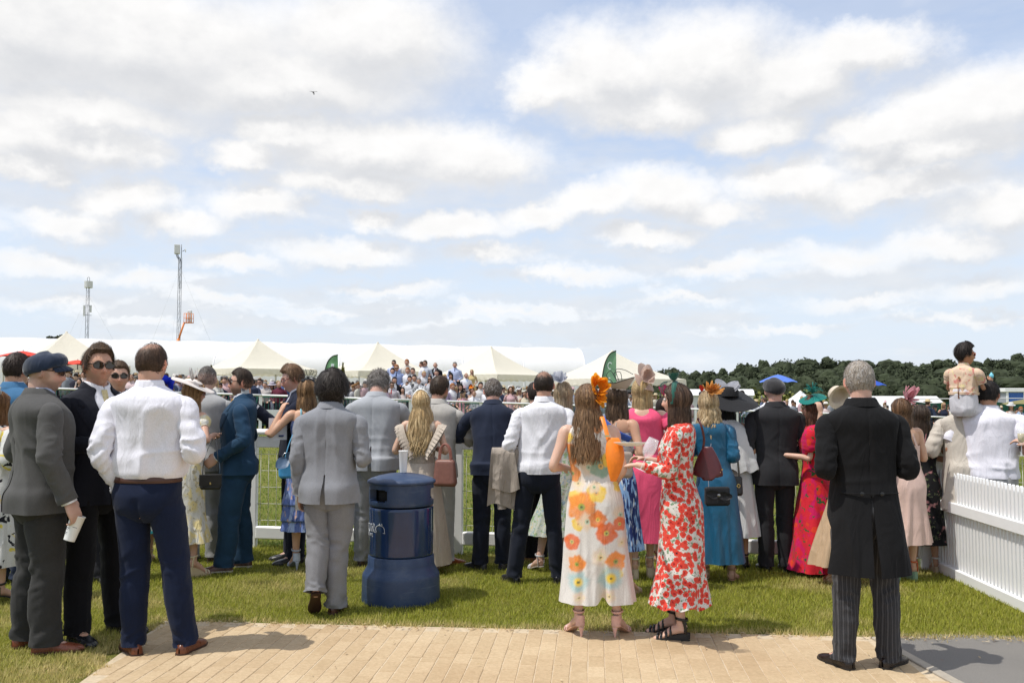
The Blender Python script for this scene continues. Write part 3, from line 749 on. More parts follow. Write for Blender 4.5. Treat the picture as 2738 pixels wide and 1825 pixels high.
# ---------------------------------------------------------------- masts, boom lift, bird
STEEL = plain((.16,.17,.18),.5,metal=.5,name='steel');LGREY = plain((.66,.66,.65),.5,name='pale housing')
def masts():
    def mast(u,vtop,d,w,label):
        p = at(u,vtop,d);zg = float(gz(p[0],d));h = p[2] - zg;r = empty('antenna_mast',(p[0],d,zg),.3,label,'mast')
        m_ = MB();leg = [(-w /2,-w /3),(w /2,-w /3),(0,w *.5)]
        for lx,ly in leg: rodbar(m_,(lx,ly,0),(lx,ly,h),.032,6)
        n = int(h /.9)
        for i in range(n):
            z0,z1 = i *h /n,(i + 1)*h /n
            for k in range(3):
                a,b = leg[k],leg[(k + 1) % 3]
                rodbar(m_,(*a,z0),(*b,z1),.008,4,ref=(1,0,.2))
        m_.obj('lattice',STEEL,r);gy = MB()
        for k in range(3):
            a = k *2.094 + .4;rodbar(gy,(0,0,h *.93),(7*math.cos(a),7*math.sin(a),0),.008,4)
        gy.obj('guy_wire',plain((.55,.55,.56),.5,name='guy wire'),r);return r,h
    r,h = mast(482,690,118,.42,'tall lattice antenna mast with white box on top, right of two')
    m_ = MB();m_.box(-.75,-.05,-.3,.3,h + .55,h + 1.75,bev=.04);m_.obj('equipment_box',LGREY,r,False)
    m_ = MB();
    for k in range(3): P,_,_ = tube([(-.55 + k *.12,0,h + .55),(-.4 + k *.12,0,h + .1),(-.2 + k *.17,0,h - .5),(-.2 + k *.18,0,h - 4)],.045,6,20);m_.grid(P)
    rodbar(m_,(.12,0,h),(.12,0,h + 1.8),.05,6);rodbar(m_,(.25,0,h + .9),(.55,0,h + 1.1),.04,6,ref=(0,0,1));m_.obj('cable',STEEL,r)
    m_ = MB();th = np.linspace(0,6.283,16,endpoint=False);m_.grid(np.array([np.stack([.55 + o + 0*th,q *np.cos(th),h + 1.05 + q *np.sin(th)],-1) for o,q in ((0,.02),(.04,.2),(.12,.28))]));m_.obj('dish',LGREY,r)
    r,h = mast(236,768,120,.40,'shorter lattice antenna mast with white drum, left of two')
    m_ = MB();m_.grid(np.array([np.stack([.02 + .52*np.cos(th),.52*np.sin(th),np.full(16,z)],-1) for z in (h - .05,h,h + .75,h + .8)]),True,True,True);m_.obj('drum',LGREY,r,auto=40)
    m_ = MB();P,_,_ = tube([(-.12,0,h + .8),(-.12,0,h + 1.25),(.05,0,h + 1.35),(.14,0,h + 1.2),(.14,0,h + .8)],.03,6,20);m_.grid(P);m_.obj('hoop',STEEL,r)
    m_ = MB();z = h - 3.8
    for x in (-.42,.36): m_.box(x - .12,x + .12,-.12,.06,z + (.0 if x < 0 else .5),z + 1.4,bev=.03)
    m_.obj('panel_antenna',LGREY,r,False);m_ = MB()
    for zz in (z + .1,z + 1.4): rodbar(m_,(-.5,0,zz),(.5,0,zz),.03,6,ref=(0,0,1))
    m_.obj('bracket',STEEL,r)
masts()
def boom_lift():
    d = 96;a = at(468,935,d);b = at(493,861,d);zg = float(gz(a[0],d));r = empty('boom_lift',(a[0],d,zg),0,'orange boom lift with a basket raised beside the taller mast','lift')
    og = plain((.75,.22,.04),.45,name='orange paint');A = a - [a[0],d,zg];B = b - [a[0],d,zg];base = A + (A - B)*(A[2] - 1.6)/(B[2] - A[2])
    m_ = MB();rodbar(m_,tuple(base),tuple(base + (B - base)*.68),.17,8);m_.obj('boom',og,r);m_ = MB();rodbar(m_,tuple(base + (B - base)*.66),tuple(B),.10,8);m_.obj('boom_section',og,r)
    m_ = MB();m_.box(base[0] - 1.2,base[0] + 1.2,-.9,.9,.45,1.65,bev=.08);m_.obj('chassis',og,r,False)
    th = np.linspace(0,6.283,18,endpoint=False);wm = MB();wm.grid(np.array([np.stack([q *np.cos(th),np.full(18,y),q *np.sin(th)],-1) for y,q in ((-.14,.3),(-.12,.42),(.12,.42),(.14,.3))]),True,True,True,flip=True);me = wm.mesh('wheel');me.materials.append(plain((.03,.03,.03),.8,name='tyre'))
    for x in (-.85,.85):
        for y in (-.85,.85): inst('wheel',me,r,(base[0] + x,y,.42))
    m_ = MB();bx,bz = B[0] + .45,B[2] - .1;m_.box(bx - .4,bx + .4,-.3,.3,bz,bz + .08)
    for x in (-.4,-.13,.13,.4):
        for y in (-.3,.3): rodbar(m_,(bx + x,y,bz),(bx + x,y,bz + 1),.03,5)
    for z in (.5,1.0):
        for y in (-.3,.3): rodbar(m_,(bx - .4,y,bz + z),(bx + .4,y,bz + z),.03,5,ref=(0,0,1))
    m_.obj('basket',og,r);m_ = MB();m_.box(bx - .1,bx + .3,-.2,.2,bz + .081,bz + 1.35,bev=.05);m_.obj('load',LGREY,r,False)
boom_lift()
def bird():
    p = at(838,247,60);m_ = MB();P,_,_ = tube([(0,-.16,0),(0,-.05,.01),(0,.1,0),(0,.2,-.03)],[.012,.045,.04,.008],8,14);m_.grid(P,True,True,True)
    P,_,_ = tube([(0,-.16,-.0),(0,-.15,-.10),(0,-.13,-.17)],[.02,.03,.04],8,8,ref=(1,0,0));m_.grid(P,True,True,True)
    for s_ in (-1,1):
        G = np.array([[[s_ *t *.26,.06 + c *(1 - .6*t) - .08*t,.05*math.sin(2.6*t) - .006*abs(c)] for c in (-.09,-.03,.03,.07)] for t in np.linspace(0.02,1,7)]);m_.grid(G,False);m_.grid(G + [0,0,.006],False,flip=True)
    o = m_.obj('bird',plain((.06,.06,.07),.7,name='feathers'));o.location = tuple(p);o.rotation_euler = (.15,-.1,.4);tag(o,'small dark bird flying alone in the cloudy sky','bird')
bird()
# ---------------------------------------------------------------- flags, parasols, conifers
def flags():
    gm = fabric((.26,.52,.24),.7,var=.25,sheen=0,key='flag');gm2 = fabric((.24,.44,.25),.7,var=.1,sheen=0,key='flag2');bk = plain((.03,.03,.03),.6,name='black pole');wp = plain((.72,.80,.74),.7,name='white print')
    def flag(u,vtop,d,w,h,mat,label,wave):
        p = at(u,vtop,d);zg = float(gz(p[0],d));r = empty('feather_flag',(p[0],d,zg),0,label,'flag');H = p[2] - zg
        pole = [(0,0,0),(0,0,H - h *.75),(w *.05,0,H - h *.5),(w *.25,0,H - h *.22),(w *.6,0,H - h *.05),(w,0,H)]
        m_ = MB();P,_,_ = tube(pole,.022,6,40);m_.grid(P,True,True,True);m_.obj('pole',bk,r)
        C = resample(pole,60);C = C[C[:,2] > H - h];G = []
        for c in C: G.append([[c[0] + (w - c[0])*f,.02 + wave *math.sin(f *5 + c[2]*4)*f,c[2] - .015] for f in np.linspace(0,1,9)])
        m_ = MB();m_.grid(np.array(G),False);fo = m_.obj('flag_sheet',mat,r)
        m_ = MB();pr = lambda x0,x1,z0,z1: m_.grid(np.array([[[x,wave *math.sin((x - .1)/w *5 + z *4)*x /w - .012,z] for x in (x0,x1)] for z in (z0,z1)]),False)
        if h > 1.5:
            th = np.linspace(.6,5.2,12);G = np.array([[[w *.58 + q *w *.16*math.cos(t),-.015,H - h *.26 + q *.15*math.sin(t)] for q in (.72,1)] for t in th]);m_.grid(G,False)
            for k in range(5): pr(w *.46,w *.60,H - h *(.46 + .055*k),H - h *(.485 + .055*k))
            pr(w *.52,w *.9,H - h *.70,H - h *.675);pr(w *.50,w *.58,H - h *.80,H - h *.74)
        else: pr(w *.5,w *.72,H - h *.45,H - h *.3);pr(w *.42,w *.6,H - h *.75,H - h *.68)
        m_.obj('print',wp,fo)
    flag(868,948,41,.60,1.35,gm,'small green and white feather flag left of the viewing steps',.05)
    flag(1607,937,36,.60,2.3,gm2,'tall green feather flag with white print in front of a cream gazebo',.015)
flags()
def parasol(u,vtop,d,rad,c,label,name='parasol',drop=.28,pole=True,sides=8,tip=None):
    p = at(u,vtop,d);zg = float(gz(p[0],d));r = empty(name,(p[0],d,zg),.2,label,name.split('_')[-1]);H = p[2] - zg;m_ = MB();G = []
    for f in np.linspace(0.02,1,10): 
        G.append([[rad *f *math.cos(a)*(1 - .04*f *abs(math.sin(a *sides /2))),rad *f *math.sin(a)*(1 - .04*f *abs(math.sin(a *sides /2))),H - rad *drop *(f **1.5*.8 + .2*f) + .05*f *f *rad *abs(math.sin(a *sides /2))] for a in np.linspace(0,2*math.pi,sides *6,endpoint=False)])
    m_.grid(np.array(G),True,True,flip=True);m_.obj('canopy',fabric(c,.7,var=.08,sheen=0,key='canopy'),r)
    if pole: m_ = MB();rodbar(m_,(0,0,0),(0,0,H + .04),.02,8);m_.obj('pole',STEEL,r)
    ri = MB()
    for k in range(sides):
        a = 2*math.pi *k /sides;ri_pts = [(rad *f *math.cos(a),rad *f *math.sin(a),H - rad *drop *(f **1.5*.8 + .2*f) - .012) for f in (.05,.5,.98)];P,_,_ = tube(ri_pts,.006,5,8);ri.grid(P)
    ri.obj('rib',STEEL,r)
    return r
parasol(62,938,38,.95,(.72,.06,.035),'red parasol at the far left above dark haired heads')
parasol(208,962,40,.8,(.72,.07,.04),'red parasol between the flat cap and the man in sunglasses')
parasol(2772,1063,40,1.5,(.22,.20,.08),'olive parasol at the right edge in front of the blue windows',drop=.22)
def conifers():
    gm = fabric((.17,.16,.02),.9,var=.4,sheen=0,key='conifer')
    for u,vt,d,lab in ((565,978,42,'slim yellow green conifer left of the second gazebo'),(917,972,42,'slim yellow green conifer by the small green flag')):
        p = at(u,vt,d);zg = float(gz(p[0],d));H = p[2] - zg;r = empty('conifer',(p[0],d,zg),0,lab,'conifer');g = np.random.default_rng(int(u));m_ = MB()
        n = 900;t = g.random(n)**.7;a = g.random(n)*6.283;z = .35 + (H - .35)*(1 - t);rr = .30*t **.8*(.6 + .4*g.random(n));c = np.stack([rr *np.cos(a),rr *np.sin(a),z],-1)
        for k in range(n):
            o = np.array([math.cos(a[k])*.05,math.sin(a[k])*.05,.11]);s_ = np.array([-math.sin(a[k]),math.cos(a[k]),0])*.028;V = np.array([c[k] - s_,c[k] + s_,c[k] + o]);m_.add(V,None,[[0,1,2]])
        P,_,_ = tube([(0,0,.3),(0,0,.6),(0,0,H - .1)],[.2,.22,.02],8,12);m_.grid(P);m_.obj('foliage',gm,r,False)
        th = np.linspace(0,6.283,16,endpoint=False);m_ = MB();m_.grid(np.array([np.stack([q *np.cos(th),q *np.sin(th),np.full(16,z)],-1) for z,q in ((0,.16),(.36,.2),(.37,.21),(.30,.17))]),True,True);m_.obj('pot',plain((.1,.1,.1),.7,name='pot'),r)
conifers()
# ---------------------------------------------------------------- trees
def leafmat(c,key):
    if key in MC: return MC[key]
    mt,nt,b = newmat('foliage');at_ = nt.nodes.new('ShaderNodeAttribute');at_.attribute_name = 'col';n = tn(nt,.25,4,.6)
    cc = mixc(nt,mrange(nt,n.outputs[0],.3,.7),tuple(x *.7 for x in c),tuple(x *1.25 for x in c));lnk(nt,mixc(nt,1.0,cc,at_.outputs[0],'MULTIPLY'),b.inputs['Base Color']);b.inputs['Roughness'].default_value = .8;b.inputs['Specular IOR Level'].default_value = .15
    MC[key] = mt;return mt
def crown(mb,g,c,rx,rz,n,size,shade=(.6,1.3),ry=None):
    ry = ry or rx
    nl = 9;lob = unit(g.normal(size=(nl,3)))*g.uniform(.25,.62,(nl,1));lob[:,2] = np.abs(lob[:,2])*.9 - .25;lr = g.uniform(.38,.6,nl);lc = g.uniform(*shade,nl)
    k = g.integers(nl,size=n);dirs = unit(g.normal(size=(n,3)) + [0,0,.25]);P = lob[k] + dirs *(lr[k]*g.uniform(.72,1.08,n))[:,None]
    ctr = np.asarray(c) + P *np.array([rx,ry,rz]);nrm = unit(dirs + g.normal(size=(n,3))*.55)
    a = unit(np.cross(nrm,g.normal(size=(n,3))));b = np.cross(nrm,a);s_ = (size *g.uniform(.6,1.4,n))[:,None]
    V = np.stack([ctr - a *s_ - b *s_ *.6,ctr + a *s_ *.9 - b *s_ *.7,ctr + a *s_ *.5 + b *s_ *.8,ctr - a *s_ *.7 + b *s_],1).reshape(-1,3)
    col = (lc[k]*g.uniform(.7,1.3,n))[:,None]*np.array([1,1,1])
    mb.add(V,np.arange(n *4).reshape(-1,4),None,np.repeat(col,4,0))
def trees():
    g = np.random.default_rng(5)
    # the wood along the horizon on the right
    sky = [(1640,1000),(1690,985),(1720,990),(1760,992),(1800,977),(1850,990),(1905,985),(1960,989),(2010,968),(2060,972),(2110,962),(2160,968),(2210,970),(2260,962),(2300,968),(2350,968),(2400,972),(2440,982),(2500,964),(2550,968),(2600,966),(2650,962),(2700,955),(2780,940),(2900,945),(3200,950)]
    su,sv = zip(*sky);mb = MB()
    for row,(d0,n) in enumerate(((300,60),(275,62),(255,64),(240,60))):
        for i in range(n):
            u = 1600 + (i + g.random())*1700/n;d = d0 + g.uniform(-9,9);v = np.interp(u,su,sv) - 16 + g.uniform(-7,12) + (row)*17
            p = at(u,v,d);zt = p[2];rx = g.uniform(2.8,6.4);rz = g.uniform(3.6,6.4)
            c0 = np.array([p[0],d,zt - rz *.92]);crown(mb,g,c0,rx,rz,760 if row < 2 else 380,.27,(.55,1.45))
            TH,PH = np.meshgrid(np.linspace(0,2*np.pi,14,endpoint=False),np.linspace(-1.3,1.5,9));q = np.stack([np.cos(PH)*np.cos(TH),np.cos(PH)*np.sin(TH),np.sin(PH)],-1);f_ = .40 + .42*vn(q *1.9 + i *3.1 + row *17);mb.grid(c0 + q *f_[...,None]*[rx,rx,rz],True,True,True,col=np.tile((.55 + .6*vn(q *3 + i))[...,None],(1,1,3)).reshape(-1,3))
    for i in range(60):      # broad trunk columns, the wood's inner shade put into their darker colour
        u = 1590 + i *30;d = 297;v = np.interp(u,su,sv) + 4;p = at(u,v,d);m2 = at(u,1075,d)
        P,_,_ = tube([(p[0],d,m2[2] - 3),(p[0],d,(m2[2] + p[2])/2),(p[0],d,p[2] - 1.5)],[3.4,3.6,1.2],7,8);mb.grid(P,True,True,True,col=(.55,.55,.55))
    tag(mb.obj('woodland',leafmat((.046,.058,.030),'wood'),None,False),'dense dark green wood along the right horizon','woodland',kind='stuff')
    # lone tree over the left end of the marquee
    p = at(147,888,112);zg = float(gz(p[0],112));r = empty('tree',(p[0],112,zg),0,'lone dark tree crown showing above the white marquee at left','tree');H = p[2] - zg
    mb = MB();crown(mb,g,(0,0,H - 1.6),1.9,2.0,420,.28,(.6,1.2));crown(mb,g,(-.8,.2,H - 2.2),1.3,1.3,160,.25,(.6,1.2));mb.obj('crown',leafmat((.05,.06,.03),'lone'),r,False)
    mb = MB();P,_,_ = tube([(0,0,0),(.1,0,H *.5),(0,0,H - 1.2)],[.3,.2,.06],8,16);mb.grid(P,True,True,True)
    for k in range(5): a = k *1.3;P,_,_ = tube([(0,0,H - 2.6),(math.cos(a)*.6,math.sin(a)*.6,H - 1.9),(math.cos(a)*1.3,math.sin(a)*1.3,H - 1.2)],[.09,.06,.02],6,8);mb.grid(P)
    mb.obj('trunk',plain((.09,.07,.05),.9,name='bark'),r)
    # pale shrubs on the far bank
    spots = [(1838,1028,80,2.2,'pale shrub behind the big black hat'),(1900,1042,82,2.6,'pale shrub behind the white generator'),(2025,1030,80,2.6,'pale shrub left of the flat cap'),(2128,1030,78,2.4,'rounded green shrub under the blue umbrella'),(2165,1048,80,3.2,'wide pale shrub behind the small pointed white tent'),(2215,1054,82,3.0,'pale shrub right of the small pointed white tent'),(2075,1050,82,3.0,'pale shrub directly behind the flat cap'),(2360,1040,84,2.2,'pale shrub by the tailcoat shoulder'),(2425,1040,80,1.8,'bright shrub behind the pink feather hat'),(2270,1058,84,3.2,'pale shrub hidden by the grey head'),(1780,1040,84,2.6,'pale shrub left of the curly blonde hair'),(1970,1050,84,3.0,'low pale shrub right of the generator')]
    for u,v,d,rad,lab in spots:
        p = at(u,v,d);zg = float(gz(p[0],d)) - .2;r = empty('shrub',(p[0],d,zg),0,lab,'shrub','shrubs on the far bank');H = p[2] - zg;mb = MB()
        crown(mb,g,(0,0,H *.5),rad,H *.62,520,.17,(.65,1.3));crown(mb,g,(rad *.4,-.3,H *.35),rad *.9,H *.5,300,.17,(.65,1.2));mb.obj('foliage',leafmat((.19,.20,.06),'shrub'),r,False)
        mb = MB()
        for k in range(4): a = k *1.6;P,_,_ = tube([(0,0,0),(math.cos(a)*.3,math.sin(a)*.3,H *.4),(math.cos(a)*.7,math.sin(a)*.7,H *.7)],[.06,.04,.01],5,8);mb.grid(P)
        mb.obj('stem',plain((.09,.07,.05),.9,name='bark'),r)
trees()
# ---------------------------------------------------------------- far right things
def far_right():
    def pos(u,d): p = at(u,1050,d);return p[0],d,float(gz(p[0],d))
    # small pointed white tent
    x,d,z = pos(2140,60);r = empty('pagoda_tent',(x,d,z),.5,'small pointed white tent beside the teal feathered hat','tent');zt = at(2140,1043,60)[2] - z;ze = at(2140,1092,60)[2] - z;h = 1.45;m_ = MB()
    for k in range(4):
        a = k *math.pi /2;c,s_ = math.cos(a),math.sin(a);G = []
        for f in np.linspace(0,1,12): G.append([[c *h *(1 - f) - s_ *h *(1 - f)*g,s_ *h *(1 - f) + c *h *(1 - f)*g,ze + (zt - ze)*f **1.5] for g in (-1,-.5,0,.5,1)])
        m_.grid(np.array(G),False,flip=True)
    m_.obj('roof',WTENT,r);m_ = MB();m_.box(-h,h,-h,h,ze - .25,ze - .01);m_.obj('valance',WTENT,r,False)
    for sx in (-1,1):
        for sy in (-1,1): m_ = MB();rodbar(m_,(sx *h *.96,sy *h *.96,-.3),(sx *h *.96,sy *h *.96,ze - .02),.03,6);m_.obj('leg',LGREY,r)
    # generator with louvres
    x,d,z = pos(1925,56);r = empty('generator',(x,d,z),-.1,'white generator cabinet with louvred side behind straw hats','generator');top = at(1925,1040,56)[2] - z;w = 1.9;m_ = MB();m_.box(-w,w,-.6,.6,.2,top - .35,bev=.03);m_.obj('cabinet',LGREY,r,False)
    G = np.array([[[X,-.75 + 1.5*t,top - .36 + .36*math.sin(math.pi *t)**.6] for t in np.linspace(0,1,9)] for X in (-w *1.03,w *1.03)]);m_ = MB();m_.grid(G,False);m_.grid(G - [0,0,.03],False,flip=True);m_.obj('roof',WHITEP,r)
    for k in range(7): m_ = MB();m_.box(-.9,.9,-.66,-.602,top - .55 - k *.13,top - .49 - k *.13);m_.obj('louvre',plain((.32,.33,.34),.6,name='louvre'),r,False)
    # low white marquee roof behind the tailcoat
    x,d,z = pos(2395,70);r = empty('low_tent',(x,d,z),.15,'low white ridge tent behind the tailcoat shoulder','tent');zr = at(2395,1058,70)[2] - z;ze = at(2395,1098,70)[2] - z;m_ = MB();m_.grid(np.array([[[X,Y,Z] for Y,Z in ((-2,ze),(0,zr),(2,ze))] for X in (-3.4,3.4)]),False);m_.obj('roof',WTENT,r)
    m_ = MB();m_.box(-3.3,3.3,-1.9,-1.88,-.3,ze - .005);m_.obj('wall',tentmat((.45,.55,.68)),r,False)
    for X in (-3.3,0,3.3): m_ = MB();m_.box(X - .04,X + .04,-1.96,-1.901,-.3,ze - .006);m_.obj('post',LGREY,r,False)
    # dark green screen fence
    x,d,z = pos(2440,47);r = empty('screen_fence',(x,d,z),-.03,'dark green mesh screen fence behind the blonde woman','fence');zt = at(2500,1066,47)[2] - z;gm = fabric((.018,.085,.055),.9,var=.2,sheen=0,key='scr')
    for k in range(4):
        m_ = MB();G = np.array([[[k *2.0 + .03 + 1.94*t,.03*math.sin(t *9 + k)*(zz > 0),(zt - .12 - .10*math.sin(math.pi *t))*zz + (-.5)*(1 - zz)] for t in np.linspace(0,1,12)] for zz in (0,.5,1)]);m_.grid(G,False);m_.obj('screen_panel',gm,r)
        m_ = MB();rodbar(m_,(k *2.0,0,-.6),(k *2.0,0,zt),.025,6);m_.obj('post',STEEL,r)
    m_ = MB();rodbar(m_,(0,0,zt),(8,0,zt + .05),.022,6,ref=(0,0,1));m_.obj('top_bar',LGREY,r)
    # blue and white cabin
    x,d,z = pos(2690,58);r = empty('cabin',(x,d,z),-.06,'white framed cabin with blue window panels at the right edge','cabin');zt = at(2690,1037,58)[2] - z;m_ = MB();m_.box(0,6,0,3,-.5,zt - .25);m_.obj('wall',plain((.30,.32,.36),.6,name='cabin wall'),r,False)
    m_ = MB();m_.box(-.12,6.1,-.12,3.1,zt - .249,zt,bev=.02);m_.obj('roof',WHITEP,r,False)
    for k in range(4):
        m_ = MB();m_.box(k *1.05,k *1.05 + .12,-.07,-.002,-.5,zt - .251);m_.obj('mullion',WHITEP,r,False)
        for q in range(2): m_ = MB();m_.box(k *1.05 + .125,k *1.05 + 1.045,-.03,-.003,zt - .27 - .95*(q + 1),zt - .30 - .95*q);m_.obj('blue_panel',plain((.03,.12,.42),.25,name='blue panel'),r,False)
    m_ = MB();m_.box(.12,4.2,-.08,-.0715,zt - 1.25,zt - 1.20);m_.obj('transom',WHITEP,r,False)
far_right()
# =================================================================== PEOPLE
def rot_z(a): c,s_ = math.cos(a),math.sin(a);return np.array([[c,-s_,0],[s_,c,0],[0,0,1.]])
def rot_x(a): c,s_ = math.cos(a),math.sin(a);return np.array([[1,0,0],[0,c,-s_],[0,s_,c]])
def rot_y(a): c,s_ = math.cos(a),math.sin(a);return np.array([[c,0,s_],[0,1,0],[-s_,0,c]])
G_ = lambda x,c,s_: np.exp(-((x - c)/s_)**2)
def head_surf(th,ph,off=0.0,fem=False,feat=True):
    """th 0 = face, +90deg = right ear"""
    a,b,c = (.076,.096,.118) if not fem else (.071,.091,.113)
    cx,cy,cz = np.cos(ph)*np.sin(th),np.cos(ph)*np.cos(th),np.sin(ph)
    x,y,z = cx *a,cy *b,cz *c
    lo = ss(-z,-.005,c)
    x = x *(1 - (.30 if fem else .24)*lo **1.3)*(1 + .03*G_(z,.045,.04))
    front = ss(cy,-.2,.6)
    y = y *(1 - lo *.52*(1 - front)) + lo *.012*front
    y = y *(1 + .07*(1 - front)*G_(z,.035,.05))
    y = y - .010*front *ss(z,.055,.118) - .004*front *G_(x,0,.05)
    if feat:
        f = ss(cy,.25,.7)
        zr = z /(c /.118)
        nz = np.where(zr > -.03,np.clip((.032 - zr)/.062,0,1)**1.15,np.clip((zr + .048)/.018,0,1))
        d = .025*nz *G_(x,0,.0085 + .0055*np.clip(-zr /.03,0,1)) + .005*G_(zr,.030,.011)*G_(np.abs(x),.028,.028)
        d = d - .0115*G_(zr,.010,.013)*G_(np.abs(x),.031,.015) + .004*G_(zr,-.022,.02)*G_(np.abs(x),.042,.02)
        d = d + .0058*G_(zr,-.0565,.0055)*G_(x,0,.020) + .0066*G_(zr,-.0695,.0062)*G_(x,0,.017) - .004*G_(zr,-.0628,.0028)*G_(x,0,.023)
        d = d - .0035*G_(zr,-.082,.007)*G_(x,0,.02) + .0075*G_(zr,-.099,.012)*G_(x,0,.022)
        y = y + d *f
    P = np.stack([x,y,z],-1)
    if np.any(off): P = P + unit(np.stack([cx /a,cy /b,cz /c],-1))*np.asarray(off)[...,None]
    return P
TM = np.array([(.76,.150,.095,.095,0),(.86,.166,.105,.122,0),(.95,.160,.105,.112,0),(1.06,.146,.105,.095,.005),(1.18,.155,.110,.100,.005),(1.30,.172,.118,.110,0),(1.38,.172,.105,.112,-.01),(1.43,.150,.085,.100,-.015),(1.465,.095,.068,.082,-.015),(1.495,.066,.058,.066,-.012)])
TF = np.array([(.76,.155,.095,.105,0),(.87,.172,.105,.128,0),(.96,.155,.100,.110,0),(1.07,.124,.090,.085,.005),(1.17,.132,.100,.090,.005),(1.27,.145,.122,.095,.002),(1.36,.148,.098,.098,-.01),(1.42,.128,.075,.086,-.014),(1.455,.082,.058,.072,-.015),(1.49,.056,.050,.056,-.012)])
ARM = {'down': ((.085,-.04,-.28),(.02,.09,-.26)),'front': ((.10,-.06,-.26),(-.17,.22,.02)),'frontlow': ((.10,-.05,-.27),(-.12,.20,-.12)),
       'fronthigh': ((.08,.04,-.27),(-.10,.20,.12)),'rail': ((.09,.20,-.20),(-.20,.15,-.02)),'pocket': ((.15,-.10,-.25),(-.07,.13,-.20)),
       'face': ((.16,.12,-.10),(-.20,.02,.20)),'elbow': ((.16,-.10,-.21),(-.12,.21,.03)),'back': ((.06,-.10,-.26),(-.14,-.03,-.22))}
BODIES = []
class Person:
    def __init__(s,u,H,yaw,label,v=None,d=None,sex='m',bw=1.0,skin=(.52,.30,.21),lod=1.0,lean=0.0,side=0.0,twist=0.0,arms=('front','front'),feet=None,head=(0,0,0),
                 heel=0.0,z0=None,name='person',cat=None,group=None,curl=(.45,.45),far=False,seed=None,hands=(None,None),sit=None):
        s.d = d if d else dep(v);p = at(u,HOR,s.d);s.x = p[0];s.z0 = float(gz(p[0],s.d)) if z0 is None else z0
        s.k = (H - heel)/1.75;s.heel = heel /s.k;s.fem = sex == 'f';s.bw = bw;s.skin = np.array(skin);s.lod = lod;s.far = far
        s.root = empty(name,(s.x,s.d,s.z0),yaw,label,cat or ('boy' if sex == 'boy' else 'woman' if s.fem else 'man'),group)
        s.g = np.random.default_rng(seed if seed is not None else abs(hash(label)) % 1000 if False else int(u *7 + H *100));s.seed = s.g.uniform(0,50)
        s.T = TF.copy() if s.fem else TM.copy();s.T[:,1:4] *= bw
        ts = np.linspace(0,2.2,441);fi = lean *ss(ts,.92,1.32);s.ts,s.fi = ts,fi
        s.Y = np.concatenate([[0],np.cumsum(np.sin(fi[:-1])*.005)]);s.Z = np.concatenate([[0],np.cumsum(np.cos(fi[:-1])*.005)]);s.side,s.twist = side,twist
        s.shx = (.158 if s.fem else .183)*bw
        s.hp = s.bend(np.array([0,-.012,1.525]));hy,hpi,hr = head
        s.HR = rot_z(hy) @ rot_x(hpi) @ rot_y(hr);s.HC = s.hp + s.HR @ np.array([0,.018,.098 if not s.fem else .094])
        s.fpos = feet or ((-.105,0,0,.1),(.105,.0,0,-.1))       # x, y, lift, yaw for left, right
        s.S,s.E,s.Wr,s.hand = {},{},{},{}
        for i,sd in enumerate((-1,1)):
            S0 = s.bend(np.array([sd *s.shx,-.012,1.405 if not s.fem else 1.395]));A = arms[i]
            if isinstance(A,str): A = ARM[A]
            e = np.array(A[0])*[sd,1,1];w = np.array(A[1])*[sd,1,1]
            if twist: e = rot_z(twist) @ e;w = rot_z(twist) @ w
            f = .93 if s.fem else 1.0
            s.S[sd] = S0;s.E[sd] = S0 + unit(e)*.285*f;s.Wr[sd] = s.E[sd] + unit(w)*.262*f;s.hand[sd] = (hands[i],curl[i])
        s.parts = {}
    def up(s): return s.heel
    def bend(s,P):
        P = np.asarray(P,float);z = P[...,2];tw = s.twist *ss(z,1.0,1.36);x,y = P[...,0],P[...,1]
        c,n = np.cos(tw),np.sin(tw);x,y = x *c - y *n,x *n + y *c
        fi = np.interp(z,s.ts,s.fi);Y = np.interp(z,s.ts,s.Y);Z = np.interp(z,s.ts,s.Z)
        return np.stack([x + s.side *ss(z,.85,1.5) + 0*z,Y + y *np.cos(fi),Z - y *np.sin(fi) + s.heel],-1)
    def put(s,mb,name,mat,parent=None,smooth=True,auto=None):
        M = np.eye(4);M[:3,:3] *= s.k;mb.xf(M);o = mb.obj(name,mat,parent or s.root,smooth,auto);return o
    def hm(s,P): return s.HC + np.asarray(P,float) @ s.HR.T
    def headobj(s,mb,name,mat,parent=None,smooth=True,auto=None):
        M = np.eye(4);M[:3,:3] = s.HR;M[:3,3] = s.HC;mb.xf(M);return s.put(mb,name,mat,parent,smooth,auto)
    def torso(s,T,m,n,a0=None,a1=None,e=2.35):
        """rings; full circle, or from angle arrays a0..a1 (0 = right, 90 = front)"""
        X = resample(np.asarray(T,float),m);z,w,df,db,yo = X.T
        if a0 is None: A = np.tile(np.linspace(0,2*np.pi,n,endpoint=False),(m,1))
        else:
            t = np.linspace(0,1,n)[None];A = (a0(z) if callable(a0) else np.full(m,a0))[:,None]*(1 - t) + (a1(z) if callable(a1) else np.full(m,a1))[:,None]*t
        c,n_ = np.cos(A),np.sin(A);r = (np.abs(c)**e + np.abs(n_)**e)**(-1/e);c,n_ = c *r,n_ *r
        dd = np.where(n_ > 0,df[:,None],db[:,None])
        return np.stack([w[:,None]*c,dd *n_ + yo[:,None],np.tile(z[:,None],(1,A.shape[1]))],-1),A
    def folds(s,P,amp,fx=7.,fz=2.2,p=1.7,sd=0.0):
        w = vn(P *2.3 + s.seed + sd)[...,None]*np.array([.9,.7,1.3]);q = P *[fx,fx,fz] + w + s.seed + sd
        return amp *(ridge(q,p) - .45)
    def ankle(s,i):
        f = s.fpos[i];return np.array([f[0],f[1],f[2]])
